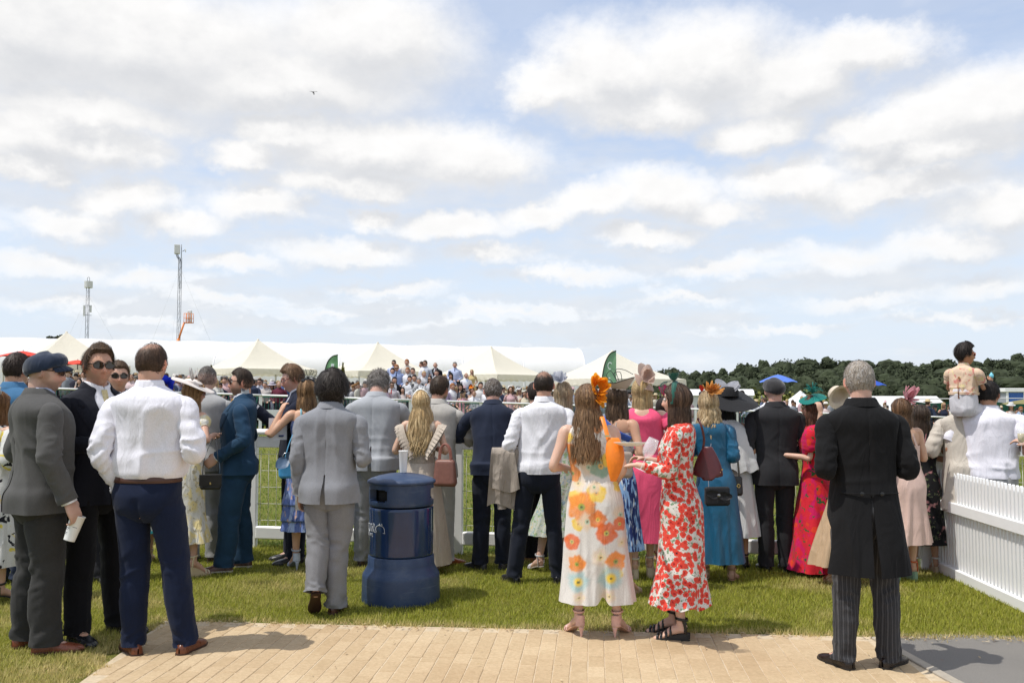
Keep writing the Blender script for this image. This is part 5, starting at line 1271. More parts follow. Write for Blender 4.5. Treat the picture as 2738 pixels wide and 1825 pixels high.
        def cover(TH,PH):
            q = head_surf(TH,PH,0,s.fem,False)
            if bald is None: return np.ones_like(PH)
            by,bz,br,amt = bald;d = np.sqrt(q[...,0]**2 + (q[...,1] - by)**2 + (q[...,2] - bz)**2*.6);return 1 - amt *(1 - ss(d,br *.45,br))
        cv = cover(TH,PH);t = thick(TH,PH)*np.minimum(1,.12 + f *6)*(.15 + .85*cv)
        P = head_surf(TH,PH,t,s.fem,False);cn = vn(P *60 + s.seed)[...,None];col = c *(1 - .35*cn) + .35*cn *hl
        if bald is not None: col = col *cv[...,None] + (1 - cv[...,None])*(s.skin *.82)
        if fade is not None: fd = (fade[1]*(1 - ss(np.sin(PH),fade[0],fade[0] + .35)))[...,None];col = col *(1 - fd) + fd *s.skin *.72
        if grey: gm = (grey *(vn(P *150)**1.0))[...,None];col = col *(1 - gm) + gm *np.array([.42,.40,.38])
        mb = MB();mb.grid(s.hm(P),True,False,True,col=col)
        if not s.far and nstr:
            ns = int(nstr *1.7*s.lod);a = g.uniform(-np.pi,np.pi,ns *2);r = g.uniform(0,1,ns *2)**.6;p0 = s.hairline(a,back,front);p_ = p0 + (np.pi /2 - p0)*(1 - r) ;cvs = cover(a,p_);keep = g.random(ns *2) < cvs *np.clip(np.cos(p_) + .15,0,1);a,p_ = a[keep][:ns],p_[keep][:ns];ns = len(a)
            tt = thick(a,p_)*.95;L = length *g.uniform(.5,1.4,ns)*(.35 + .65*ss(np.sin(p_),-.1,.55));pts = []
            sgn = np.where(np.abs(a) < R(70),-1,1)
            da = g.normal(0,.25*mess,ns);lift = g.uniform(-.001,.004 + .010*mess *(top > .015),ns)
            for q in (0,.5,1.0):
                ph_q = p_ - sgn *(L /.10)*q *np.where(np.sin(p_) > .8,.6,1);
                pts.append(head_surf(a + da *q + wavy *20*np.sin(q *5 + a *9)*.1,ph_q,tt + lift *q + .002,s.fem,False))
            pts = np.array(pts);sdv = unit(np.cross(pts[1] - pts[0],pts[0]))*(.0009 + .0009*g.random((ns,1)))
            V = np.stack([pts[0] - sdv,pts[0] + sdv,pts[1] + sdv,pts[1] - sdv,pts[2]],1).reshape(-1,3);i = np.arange(ns)[:,None]*5
            cs = c *g.uniform(.5,1.1,(ns,1)) + (hl - c)*(g.random((ns,1))**2);
            if grey: w = g.random((ns,1)) < grey *.6;cs = np.where(w,np.array([.45,.43,.41]),cs)
            mb.add(s.hm(V),i + [[0,1,2,3]],i + [[3,2,4]],np.repeat(cs,5,0))
        return s.put(mb,'hair',hairmat())
    def hair_long(s,c,zend=-.34,hl=None,wave=.006,n=110,thick=.012,face=62,part=0.0,spread=1.0,curl=0.0,bob=False,clear=0.0,fan=0.0):
        c = np.array(c);hl = np.array(hl if hl is not None else c *1.7);g = s.g;mb = MB();down = s.HR.T @ np.array([0,0,-1.]);k = .5 if s.far else 1
        # scalp shell
        nn,m = int(64*k),int(26*k);th = np.linspace(-np.pi,np.pi,nn,endpoint=False);f = np.linspace(0,1,m)[:,None];d = np.abs(np.degrees(th))
        ph0 = np.radians(np.interp(d,[0,30,50,face,85,120,180],[44,42,32,12,-18,-45,-50]))[None];PH = ph0 + (np.pi /2 - .02 - ph0)*f;TH = np.tile(th,(m,1));off = .014*np.minimum(1,.2 + f *4)
        P = head_surf(TH,PH,off + .003*(vn(head_surf(TH,PH)*70) - .5),True if s.fem else False,False);cn = vn(P *[90,90,20] + s.seed)[...,None];mb.grid(s.hm(P),True,False,True,col=c *(1.05 - .4*cn) + cn *.35*(hl - c))
        n = int(n *(.35 if s.far else 1.35))
        for i in range(n):
            sd = 1 if g.random() < .5 else -1;tr = abs(g.normal(0,1)) if False else g.uniform(0,180);a0 = R(tr)*sd;p0 = R(g.uniform(30,88)) if i < n *.7 else R(g.uniform(-10,40))
            if abs(math.degrees(a0)) < 50: p0 = max(p0,R(50))
            at_ = sd *max(abs(a0),R(face + g.uniform(10,26)));rt = g.uniform(.010,.020);pts = []
            for q in np.linspace(0,1,5):
                a = a0 + (at_ - a0)*ss(q,0,.6);p = p0 + (R(-20) - p0)*q;pts.append(head_surf(np.array(a),np.array(p),np.array(rt),s.fem,False))
            b = pts[-1];rad = unit(b *[1,1,0]);ze = zend *g.uniform(.84,1.04)*(1 if abs(at_) > R(75) else .92);L = -ze - .03;st_ = 7;w0 = g.uniform(0,6.28)
            if bob: L = (-ze - .03)
            for q in np.linspace(0,1,st_)[1:]:
                o = rad *(.012*spread *math.sin(q *1.6) + (.012 if bob else 0)*q *(1 - 1.6*q *bob)) + np.cross(rad,[0,0,1])*wave *1.4*math.sin(w0 + q *6) + rad *wave *math.sin(w0 *2 + q *7)
                if curl: o = o + (rad *math.cos(q *16 + w0) + np.cross(rad,[0,0,1])*math.sin(q *16 + w0))*curl *min(1,q *2)
                if clear and b[1] < 0: o = o + np.array([0,-clear *q,0])
                pts.append((b + down *L *q + o + (-rad *.012*q **3))*[1 + fan *q,1,1])
            rr = thick *g.uniform(.7,1.25);R_ = np.concatenate([[.3],np.full(len(pts) - 3,1.0),[.75,.15]])*rr
            Pg,_,_ = tube(pts,np.stack([R_ *.5,R_],1),5,7 if s.far else int(16*(.6 + .4*s.lod)),ref=tuple(rad));cc = c *g.uniform(.65,1.15) + (hl - c)*g.random()**1.7
            tcol = np.linspace(0,1,Pg.shape[0])[:,None,None];col = cc *(1 + 0*tcol) + (hl - cc)*.35*tcol;mb.grid(s.hm(Pg),True,col=np.tile(col,(1,5,1)).reshape(-1,3))
        ns = 0 if s.far else int(380*s.lod)
        for i in range(ns):
            sd = 1 if g.random() < .5 else -1;a0 = R(g.uniform(60,180))*sd;p0 = R(g.uniform(0,70));pts = [head_surf(np.array(a0),np.array(p0 + (R(-20) - p0)*q),np.array(.024),s.fem,False) for q in (0,.5,1)];b = pts[-1];rad = unit(b *[1,1,0]);L = (-zend - .03)*g.uniform(.5,1.05);w0 = g.uniform(0,6.28)
            for q in (.35,.7,1): pts.append(b + down *L *q + rad *(.008 + wave *math.sin(w0 + q *7)) + np.cross(rad,[0,0,1])*wave *1.6*math.sin(w0 *3 + q *5) + (np.array([0,-clear *q,0]) if clear and b[1] < 0 else 0) + (rad *math.cos(q *14 + w0)*curl if curl else 0));pts[-1] = pts[-1]*[1 + fan *q,1,1]
            pts = resample(pts,10);sv = np.cross(rad,[0,0,1])*.0011;V = np.stack([pts - sv,pts + sv],1);cc = c *g.uniform(.6,1.1) + (hl - c)*g.random();mb.grid(s.hm(V),False,col=np.tile(cc,(20,1)))
        return s.put(mb,'hair',hairmat(.38,'l'))
    def eyes(s,brow=(.05,.035,.025),closed=False):
        mb = MB()
        for sd in (-1,1):
            e = np.array([sd *.031,.0775,.0105]);th = np.linspace(0,2*np.pi,14,endpoint=False);ph = np.linspace(-1.5,1.5,10);TH,PH = np.meshgrid(th,ph);q = np.stack([np.cos(PH)*np.cos(TH),np.cos(PH)*np.sin(TH),np.sin(PH)],-1)
            d = np.arccos(np.clip(q[...,1],-1,1));col = np.where((d < .42)[...,None],np.array([.03,.02,.015]),np.array([.62,.58,.55]));mb.grid(e + q *.0118,True,True,True,col=col.reshape(-1,3))
        s.headobj(mb,'eye',plain((1,1,1),.2,var=.01,name='eye',vcol=True));mb = MB()
        for sd in (-1,1):
            pts = [(sd *.016,.0905,.029),(sd *.031,.0865,.035),(sd *.047,.074,.031)];P,_,_ = tube(pts,[(.003,.0045),(.0035,.005),(.002,.002)],6,10,ref=(0,1,0));mb.grid(P)
        s.headobj(mb,'eyebrow',plain(brow,.8,name='brow hair'))
    def glasses(s,c=(.05,.025,.015),lens=(.03,.02,.012),sun=True,r=.0235,gold=False):
        th = np.linspace(0,2*np.pi,22,endpoint=False);fm = plain(c,.25,name='frame');mb = MB();lb = MB()
        for sd in (-1,1):
            ctr = np.array([sd *.033,.0985,.010]);cs,sn = np.cos(th),np.sin(th);k = (np.abs(cs)**2.6 + np.abs(sn)**2.6)**(-1/2.6)
            ring = np.stack([r *1.12*cs *k,-.16*np.abs(ctr[0] + r *cs *k)**1.0*.0 - .9*(ctr[0] + r *cs *k)**2*3.2,r *.80*sn *k],-1) + ctr
            P,_,_ = tube(np.vstack([ring,ring[:2]]),.0027,6,46,ref=(0,1,0));mb.grid(P)
            c0 = ring.mean(0) + [0,.001,0];lb.add(np.vstack([ring,c0]),None,[[j,(j + 1) % 22,22] for j in range(22)])
            P,_,_ = tube([(sd *.060,.086,.018),(sd *.070,.06,.018),(sd *.0765,.0,.016),(sd *.076,-.018,.010)],[(.0018,.004),(.002,.0035),(.002,.003),(.002,.003)],6,14,ref=(1,0,0));mb.grid(P,True,True,True)
        P,_,_ = tube([(-.011,.099,.014),(0,.103,.018),(.011,.099,.014)],.0025,6,8);mb.grid(P)
        o = s.headobj(mb,'sunglasses' if sun else 'spectacles',fm)
        s.headobj(lb,'lens',plain(lens,.06,spec=.7,name='tinted lens') if sun else glassy((1,1,1),.02,.12),o)
    def flatcap(s,c,wool=True,fwd=.0):
        g = s.g;mat = fabric(c,.95,var=.25,weave=.6,sheen=.3,key='wool');mb = MB();n,m = 56,22;th = np.linspace(-np.pi,np.pi,n,endpoint=False);rows = []
        for f in np.linspace(0,1,m):
            fr = np.cos(th);ph0 = np.radians(np.interp(np.abs(np.degrees(th)),[0,60,100,180],[26,17,2,-14]));ph = ph0 + (np.pi /2 - .02 - ph0)*f
            off = .009 + .013*np.sin(np.pi *min(1,f *1.5))*(.6 + .4*(1 - fr)/2) + (.008 if f > .02 else 0) + .026*np.clip(fr,0,1)*math.sin(math.pi *min(1,f *1.25 + .1))**1.0
            P = head_surf(th,ph,off,s.fem,False);P[:,2] -= .012*f *np.clip(fr,0,1);P = P + unit(P)*(.003*(vn(P *40 + s.seed) - .5))[:,None];rows.append(P)
        mb.grid(np.array(rows),True,False,True);o = s.headobj(mb,'cap',mat);mb = MB();a = np.linspace(-1.15,1.15,26);G = []
        for q in np.linspace(0,1,7): G.append(np.stack([np.sin(a)*(.076 + .006*q),np.cos(a)*(.088 + .055*q) + .004,.050 - .020*q **1.5 - .028*np.abs(np.sin(a))**1.6*(1 - .1*q)],-1))
        G = np.array(G);mb.grid(G,False);mb.grid(G + [0,0,.007],False,flip=True);mb.grid(np.stack([G[-1],G[-1] + [0,0,.007]]),False);s.headobj(mb,'peak',mat,o);return o
# petals, loops and feathers for hats, all in head space
def petal(mb,base,d,up,L,w,curl=.4,n=7,m=9,col=None,cup=.25):
    d = unit(np.array(d,float));up = np.array(up,float);up = unit(up - d *up.dot(d));sd = np.cross(d,up);G = []
    for q in np.linspace(0,1,m):
        ww = w *math.sin(math.pi *(.08 + .84*q)**.8)**.8;c = np.array(base) + d *L *(q - .2*curl *q *q) + up *L *curl *q *q
        G.append([c + sd *ww *t + up *(cup *ww *t *t + .004*math.sin(t *7 + q *9)) for t in np.linspace(-1,1,n)])
    mb.grid(np.array(G),False,col=col)
def loop(mb,pts,r=.003,m=24,col=None):
    P,_,_ = tube(pts,r,5,m,ref=(.3,.5,.8));mb.grid(P,True,col=col)
def disc(mb,c,R_,nrm,thick=.004,cup=.15,n=40,wob=.0,oval=1.0,rings=9):
    nrm = unit(np.array(nrm,float));a = unit(np.cross(nrm,(0,1,.1)));b = np.cross(nrm,a);th = np.linspace(0,2*np.pi,n,endpoint=False);G = []
    for q in np.linspace(.02,1,rings): G.append(np.array(c) + (a[None]*np.cos(th)[:,None] + b[None]*np.sin(th)[:,None]*oval)*R_ *q + nrm *(-cup *R_ *q *q + wob *R_ *q *np.sin(th *3))[:,None])
    G = np.array(G);mb.grid(G,True,True);mb.grid(G - nrm *thick,True,True,flip=True);mb.grid(np.stack([G[-1],G[-1] - nrm *thick]),True)
def paint_body(s,o,info):
    me = o.data;n = len(me.vertices);V = np.zeros(n *3,np.float32);me.vertices.foreach_get('co',V);V = V.reshape(-1,3)/s.k
    L = (V - s.HC) @ s.HR;x,y,z = L.T;c = np.tile(s.skin,(n,1));inh = (np.abs(x) < .1) & (np.abs(y) < .14) & (z > -.14) & (z < .14)
    c *= (1 + .10*(fbm(V *9 + s.seed,2) - .5))[:,None]
    red = np.array([1.12,.84,.80])
    m = inh & (np.abs(x) > .068) & (np.abs(y + .01) < .03) & (np.abs(z) < .04);c[m] *= red
    m = inh & (G_(np.abs(x),.04,.02)*G_(z,-.022,.02) > .3) & (y > .03);c[m] *= np.array([1.08,.92,.9])
    m = inh & (y > .085) & (np.abs(x) < .02) & (z < -.01) & (z > -.05);c[m] *= np.array([1.08,.9,.86])
    lw = (inh *G_(z,-.063,.0085)*G_(x,0,.018)*(y > .06))[:,None];lp = np.array(info['lips'] if info['lips'] is not None else s.skin *[.92,.66,.62]);c = c *(1 - lw) + lp *lw
    if info['beard']:
        b = info['beard'];bc = np.array(b[1]);w = b[0]*ss(-z,.030,.060)*ss(y + .35*np.abs(z),-.015,.02)*(1 - ss(-z,.12,.135));w = np.where((np.abs(x) < .02) & (z > -.079) & (z < -.052),0,w);w *= inh;c = c *(1 - w[:,None]) + bc *w[:,None]
    if info['buzz'] is not None:
        bc = np.array(info['buzz']);w = inh *ss(z,-.055,-.03)*(y < .03)*.75;c = c *(1 - w[:,None]) + bc *w[:,None]
    at_ = me.color_attributes.get('col') or me.color_attributes.new('col','FLOAT_COLOR','POINT');cc = np.ones((n,4),np.float32);cc[:,:3] = np.clip(c,0,1);at_.data.foreach_set('color',cc.ravel())
def finish_bodies():
    bpy.context.view_layer.update();dg = bpy.context.evaluated_depsgraph_get()
    for s,o,info in BODIES:
        me = bpy.data.meshes.new_from_object(o.evaluated_get(dg));old = o.data;o.modifiers.clear();me.name = 'body';o.data = me
        if not me.materials: me.materials.append(skinmat())
        me.polygons.foreach_set('use_smooth',np.full(len(me.polygons),True));paint_body(s,o,info);bpy.data.meshes.remove(old)
# =================================================================== THE NEAR CROWD
SHIRT = (.76,.76,.80)
def Wp(p,P): P = np.asarray(P,float)*p.k;c,n = math.cos(p.root.rotation_euler.z),math.sin(p.root.rotation_euler.z);return np.stack([P[...,0]*c - P[...,1]*n + p.x,P[...,0]*n + P[...,1]*c + p.d,P[...,2] + p.z0],-1)
def suit(p,jc,tc,sc=(.02,.02,.02),collar=SHIRT,jk={},tr={},front=None,jm=None,tm=None,sole=(.02,.02,.02),sock=(.012,.012,.015)):
    if front is not None: p.shirtfront(collar,front)
    p.jacket(jc,mat=jm,**jk);p.shirtcollar(collar);p.trousers(tc,mat=tm,**tr);p.shoes(sc,sole,sock=sock)
def top(name,mb,mat,loc,label,cat,rz=0,rx=0,group=None,smooth=True,auto=None,parts=()):
    """a thing of one mesh, or of a main mesh and named parts, built round its own origin"""
    if not parts:
        o = mb.obj(name,mat,None,smooth,auto);o.location = tuple(loc);o.rotation_euler = (rx,0,rz);return tag(o,label,cat,group)
    r = empty(name,tuple(loc),rz,label,cat,group);r.rotation_euler = (rx,0,rz)
    for nm,m_,mt,au in parts:
        for q_ in (m_.split() if nm in ('strap','handle') else [m_]): q_.obj(nm,mt,r,True,au)
    return r
def rbox(w,h,t,e=3.5,taper=.85,m=16,n=40,top_round=.2):
    """soft bag body: origin at its bottom middle"""
    th = np.linspace(0,2*np.pi,n,endpoint=False);c,s_ = np.cos(th),np.sin(th);k = (np.abs(c)**e + np.abs(s_)**e)**(-1/e);G = []
    for f in np.linspace(0,1,m):
        q = 1 - (1 - taper)*f;rd = min(1,(f /.08)**.5 if f < .08 else 1)*(1 if f < 1 - top_round else 1 - .35*((f - 1 + top_round)/top_round)**2)
        G.append(np.stack([w /2*q *max(.86,rd)*c *k,t /2*(1 - .45*f)*rd *s_ *k,np.full(n,h *f)],-1))
    mb = MB();mb.grid(np.array(G),True,True,True);return mb
def strapmb(pts,w=.012,t=.003,m=40,ref=(0,1,0)):
    mb = MB();P,_,_ = tube(pts,[(t,w)]*len(pts),8,m,ref=ref,e=4);mb.grid(P,True,True,True);return mb
LEA = lambda c,r=.35,nm='leather': plain(c,r,var=.12,nsc=25,bmp=.15,bsc=150,name=nm)
def cup(loc,label,c=(.80,.80,.79),h=.14,r=.040,tilt=(0,0),rz=0,mat=None,liquid=None,straw=False,upside=False,lines=False):
    th = np.linspace(0,2*np.pi,32,endpoint=False);mb = MB();G = [np.stack([q *np.cos(th),q *np.sin(th),np.full(32,z)],-1) for q,z in ((r *.76,0),(r *.77,.004),(r *.99,h - .006),(r *1.04,h - .004),(r *1.04,h),(r *.97,h),(r *.74,.008))]
    mb.grid(np.array(G),True,True,True);root = empty('drink_cup',tuple(loc),rz,label,'cup');root.rotation_euler = (tilt[0],tilt[1],rz);mb.obj('cup',mat or plain(c,.55,var=.02,name='paper cup'),root)
    if liquid is not None: lb = MB();lb.grid(np.array([np.stack([q *np.cos(th),q *np.sin(th),np.full(32,z)],-1) for q,z in ((r *.73,.009),(r *.90,h *.62))]),True,True,True);lb.obj('drink',plain(liquid,.1,name='drink'),root)
    if straw: sb = MB();rodbar(sb,(-.01,0,.02),(.028,.0,h + .075),.0028,8);sb.obj('straw',plain((.05,.05,.05),.4,name='straw'),root)
    if lines:
        lb = MB()
        for k,(z,a0,a1) in enumerate(((.098,-150,-100),(.090,-146,-112),(.074,-150,-105),(.066,-148,-118),(.046,-150,-110),(.038,-146,-116),(.086,-80,-40))):
            a = np.radians(np.linspace(a0,a1,8));q = r *(.765 + .225*z /h) + .0006;lb.grid(np.array([np.stack([q *np.cos(a),q *np.sin(a),np.full(8,zz)],-1) for zz in (z - .0016,z + .0016)]),False)
        lb.obj('print_line',plain((.12,.13,.16),.6,name='print'),root)
    return root
def near_left():
    # --- man in grey suit and navy flat cap
    p = Person(116,1.86,R(-50),'man in grey suit and navy flat cap holding a paper cup, seen from behind',v=1738,arms=('front',((.10,-.02,-.28),(.02,.10,-.24))),head=(R(-24),-.06,0),feet=((-.14,-.03,0,.3),(.10,.03,0,-.42)),bw=1.19,skin=(.58,.37,.29),hands=(None,((.10,.40,-.9),(.85,.35,.35))),curl=(.4,.62))
    p.body(beard=(.5,(.13,.075,.05)),buzz=(.36,.23,.17));suit(p,(.088,.086,.084),(.040,.039,.038),(.20,.055,.025),(.42,.47,.62),jk=dict(vent=.24,hem=.815,ease=1.03),sole=(.10,.035,.02))
    p.flatcap((.016,.026,.052));p.glasses((.06,.022,.012),(.035,.015,.008))
    W,fd,td,nb,f = p.palm[1];cup(Wp(p,W + fd *.085*f - nb *.045*f + [0,0,-.13]),'white paper cup with small print held low by the man in the flat cap',tilt=(R(-8),R(16)),h=.155,r=.043,lines=True)
    # --- navy suit, sunglasses, yellow tie
    p = Person(262,1.91,R(-122),'man in dark navy suit, sunglasses and yellow tie facing the camera',v=1700,arms=('front','front'),head=(R(-14),.0,0),feet=((-.16,.02,0,.35),(.13,.05,0,-.1)),skin=(.55,.31,.21),bw=1.04)
    p.body(beard=(.18,(.30,.17,.12)));suit(p,(.011,.012,.019),(.007,.007,.009),(.012,.012,.014),jk=dict(lapel=True,hem=.80,gapf=lambda z: .02 + .34*ss(z,1.08,1.46)),front=printed('yellowtie',(.62,.50,.20),[('v',95,.16,.20,(.70,.60,.34),(1,1,1)),('n',160,.58,.62,(.35,.26,.09),(1,1,1))],crease=.2))
    p.hair_short((.075,.044,.026),top=.020,sidet=.005,quiff=.024,wavy=.006,front=44,nstr=1100,hl=(.20,.125,.07),length=.045,mess=1.0);p.glasses((.045,.022,.012),(.028,.018,.008),r=.026);p.eyes((.06,.04,.025))
    # --- white shirt, navy trousers
    p = Person(402,1.915,R(-6),'tall man in white shirt and navy trousers, hand in pocket, back turned',v=1745,arms=(((.045,-.09,-.27),(-.06,.11,-.22)),((.10,-.05,-.27),(-.14,.20,-.02))),feet=((-.045,-.03,0,.75),(.235,.02,0,-.05)),skin=(.56,.33,.24),bw=1.07,head=(R(2),-.05,R(-2)),lean=-.03,side=.01)
    p.body();p.shirt((.80,.79,.86),amp=.024,blouse=1.05,ease=1.05);p.shirtcollar((.80,.79,.86));p.trousers((.0075,.0135,.037),belt=(.075,.03,.018),wide=1.0,hemr=.9);p.shoes((.15,.045,.018),(.05,.02,.012),sock=(.4,.04,.05))
    p.hair_short((.070,.042,.028),top=.012,sidet=.006,bald=(-.030,.100,.062,.8),nstr=900,hl=(.15,.09,.06),length=.022,back=-44)
    # --- woman behind with pale wide hat
    p = Person(506,1.72,R(-28),'woman in wide white hat and white and yellow printed dress with black handbag',v=1538,sex='f',heel=.08,arms=('front','elbow'),head=(R(-30),-.08,R(4)),skin=(.60,.36,.26),lod=.8,feet=((-.13,0,0,.2),(.14,-.04,0,-.1)),side=.04)
    p.body(legs=True,lips=(.5,.12,.12));pm = printed('yellowfloral',(.66,.64,.58),[('n',14,.50,.58,(.72,.60,.30),(1,1,.6)),('n',30,.60,.63,(.45,.40,.28),(1,1,1))],crease=.8)
    p.dress([(.24,.27,.20,.21,0),(.34,.24,.18,.19,0),(.46,.20,.15,.165,0),(.62,.185,.135,.155,0),(.86,.182,.12,.14,0),(1.07,.138,.10,.098,0),(1.27,.158,.13,.106,0),(1.36,.155,.10,.108,-.01),(1.42,.135,.08,.094,-.014),(1.455,.09,.065,.08,-.014)],pm,folds=11,famp=.018,sleeve=.36,puff=.28,fstart=.55,rs=(.062,.056,.04))
    p.shoes((.62,.52,.36),(.55,.44,.28),'wedge');p.hair_long((.30,.165,.075),zend=-.34,hl=(.48,.29,.14),n=100,wave=.003)
    m_ = MB();disc(m_,(0,-.015,.098),.205,(.10,.25,1),.005,.10,56,.03);hb = p.headobj(m_,'hat_brim',fabric((.70,.64,.60),.8,key='straw',crease=.1));m_ = MB();disc(m_,(0,-.01,.135),.085,(.05,.2,1),.03,.3,40);p.headobj(m_,'hat_crown',fabric((.70,.64,.60),.8,key='straw',crease=.1),hb)
    m_ = MB()
    for i in range(9): a = i *.75;petal(m_,(.085,-.05,.125),(math.cos(a)*.6 + .3,math.sin(a)*.7,.75 + .2*math.sin(i)),(0,-.3,1),.085 + .02*(i % 3),.011,.4)
    p.headobj(m_,'feather',petalmat((.74,.70,.68),'fea'),hb);p.glasses((.30,.05,.03),(.05,.03,.03))
    bp = at(563,1308,7.62);m_ = rbox(.17,.125,.075,5,.98,top_round=.1);st = MB()
    for dx in (-.06,.06): P,_,_ = tube([(dx *1.1,0,.12),(dx *.9,.0,.25),(dx *.3 + .015,.10,.42)],.004,6,20);st.grid(P)
    fl = MB();fl.box(-.089,.089,-.043,-.036,.035,.128,bev=.003);cl = MB();cl.box(-.006,.006,-.047,-.0435,.045,.062,bev=.001)
    top('handbag',None,None,bp,'small structured black handbag hanging by the woman in the white hat','handbag',.25,parts=(('bag_body',m_,LEA((.010,.010,.011),.4),None),('flap',fl,LEA((.012,.012,.013),.35),30),('strap',st,LEA((.012,.012,.013)),None),('clasp',cl,plain((.65,.5,.2),.3,1,name='gold'),30)))
    # --- pale grey suit at the rail
    p = Person(548,1.86,R(-4),'man with cropped hair in pale grey suit standing behind the white hat',d=8.75,lean=.10,arms=('rail','rail'),lod=.6,skin=(.58,.36,.28),seed=21)
    p.body(buzz=(.34,.26,.22));suit(p,(.40,.40,.40),(.30,.30,.30),(.05,.03,.02),jk=dict(amp=.02));p.hair_short((.05,.04,.035),top=.012,sidet=.004,nstr=400,length=.014,fade=(.25,.7),grey=.3)
    # --- blue suit in profile
    p = Person(640,1.82,R(103),'man in teal blue suit and sunglasses in profile, hand in pocket',v=1522,arms=(((.10,-.04,-.28),(-.06,.22,-.15)),'front'),skin=(.55,.33,.24),bw=1.10,lod=.85,feet=((-.10,.10,0,.05),(.10,-.05,0,-.1)),head=(R(5),.02,0),lean=-.04)
    p.body(beard=(.75,(.10,.065,.05)));bl = (.017,.050,.098);suit(p,bl,bl,(.10,.04,.025),(.76,.76,.8),jk=dict(lapel=True,hem=.835,amp=.014,gapf=lambda z: .03 + .26*ss(z,1.02,1.46)),front=printed('mustardtie',(.50,.25,.03),[('v',70,.2,.25,(.60,.34,.06),(1,1,1))],crease=.2),sole=(.6,.56,.5))
    p.hair_short((.045,.030,.022),top=.020,sidet=.006,nstr=900,hl=(.10,.07,.05),fade=(.1,.55),quiff=.012,length=.03,mess=.3);p.glasses((.05,.02,.012),(.03,.008,.008));p.eyes()
    # --- man with phone
    p = Person(792,1.875,R(112),'man in navy suit and glasses reading his phone beside the rail',d=8.75,arms=(((.02,.20,-.22),(.05,.17,.14)),'front'),skin=(.60,.36,.28),lod=.7,head=(R(0),-.28,0),seed=31,hands=(((.2,.55,.6),(.2,-.7,.6)),None),curl=(.8,.4))
    p.body();suit(p,(.014,.018,.036),(.012,.014,.026),jk=dict(lapel=True,gapf=lambda z: .03 + .34*ss(z,1.08,1.46)),front=fabric((.05,.06,.12)));p.hair_short((.16,.09,.05),top=.028,sidet=.012,nstr=900,hl=(.34,.21,.12),quiff=.014,length=.05);p.glasses((.25,.04,.03),sun=False);p.eyes((.18,.10,.06))
    W,fd,td,nb,f = p.palm[-1];pl = Wp(p,W + fd *.10 - nb *.02);m_ = MB();m_.box(-.036,.036,-.005,.005,-.01,.140,bev=.004);sc = MB();sc.box(-.033,.033,.0055,.0062,-.005,.135);cmr = MB();cmr.box(-.030,-.004,-.0072,-.0052,.105,.133,bev=.001)
    top('phone',None,None,pl,'silver phone held up by the man in glasses','phone',R(35),R(-22),parts=(('phone_case',m_,plain((.35,.37,.38),.25,name='phone case'),40),('screen',sc,plain((.02,.02,.025),.1,name='screen'),None),('camera_plate',cmr,plain((.08,.08,.09),.2,name='camera plate'),30)))
    pp = at(742,1155,8.35);m_ = MB();g0 = np.array([[[x,.03*math.sin(x *12) + .02*z,z] for x in np.linspace(-.08,.08,8)] for z in np.linspace(0,.20,8)]);m_.grid(g0,False);m_.grid(g0 + [0,.003,0],False,flip=True);m_.grid(g0 *[1,1,.96] + [.006,.008,0],False)
    pr = MB();pr.box(.01,.055,-.004,.0,.03,.045,M=np.array(Matrix.Translation((0,-.004,0))))
    top('race_card',None,None,pp - [0,0,.07],'folded white printed race card beside the phone','booklet',.3,.0,parts=(('page',m_,plain((.72,.72,.76),.7,name='paper'),None),('print_block',pr,plain((.03,.06,.20),.6,name='print'),None)))
    # --- woman in blue print with black fascinator
    p = Person(822,1.735,R(22),'woman in blue print dress and black fascinator raising her arm',v=1520,sex='f',heel=.07,arms=(((.20,.02,-.20),(-.13,.06,.28)),'front'),skin=(.60,.36,.24),lod=.8,head=(R(8),-.02,0),feet=((-.09,.0,0,.1),(.09,.0,0,-.1)))
    p.body(legs=True);bm = printed('blueprint',(.14,.20,.46),[('n',22,.52,.60,(.36,.46,.70),(1,1,.22)),('n',34,.60,.66,(.62,.42,.34),(1,1,.4)),('n',50,.60,.66,(.03,.06,.22),(1,1,.4))],crease=.8)
    p.dress([(.30,.235,.165,.17,0),(.395,.215,.15,.155,0),(.40,.232,.165,.17,0),(.545,.21,.145,.155,0),(.55,.225,.158,.168,0),(.70,.195,.135,.15,0),(.88,.182,.12,.14,0),(1.07,.135,.10,.096,0),(1.27,.155,.13,.106,0),(1.34,.15,.11,.10,-.008)],bm,folds=18,famp=.010)
    m_ = MB()
    for x in (-.075,.075): P,_,_ = tube([p.bend([x,-.105,1.33]),p.bend([x *.95,-.09,1.43]),p.bend([x *.9,-.01,1.472]),p.bend([x,.07,1.42])],[(.004,.010)]*4,6,20);m_.grid(P)
    p.put(m_,'shoulder_strap',fabric((.25,.50,.58),.7));p.shoes((.45,.50,.60),(.30,.34,.40),'heel');p.hair_long((.085,.050,.030),zend=-.36,hl=(.38,.225,.11),n=120,wave=.008)
    m_ = MB();disc(m_,(.01,-.045,.128),.075,(.1,-.55,1),.012,.35,30,.03,.6);g = p.g
    for i in range(8):
        a = i *.8 + .3;q = np.array([math.cos(a)*.10,math.sin(a)*.05 - .03,.12 + .05*math.sin(a *1.7)]);loop(m_,[(0,-.03,.135),q *.7 + [0,0,.09],q + [0,0,.05],q *.6 + [0,-.03,.06],(0,-.03,.135)],.0022)
    p.headobj(m_,'fascinator',fabric((.012,.014,.018),.7,key='fasc',crease=.2))
    bp = at(838,1355,7.75);m_ = MB();G = np.array([[[x,.02*math.sin(x *9) - .05*(1 - (x /.15)**2)*math.sin(math.pi *min(1,z /.38)),z] for x in np.linspace(-.15,.15,12)] for z in np.linspace(0,.38,10)]);m_.grid(G,False);m_.grid(G *[1,0,1] + [0,.02,0],False,flip=True);st = MB()
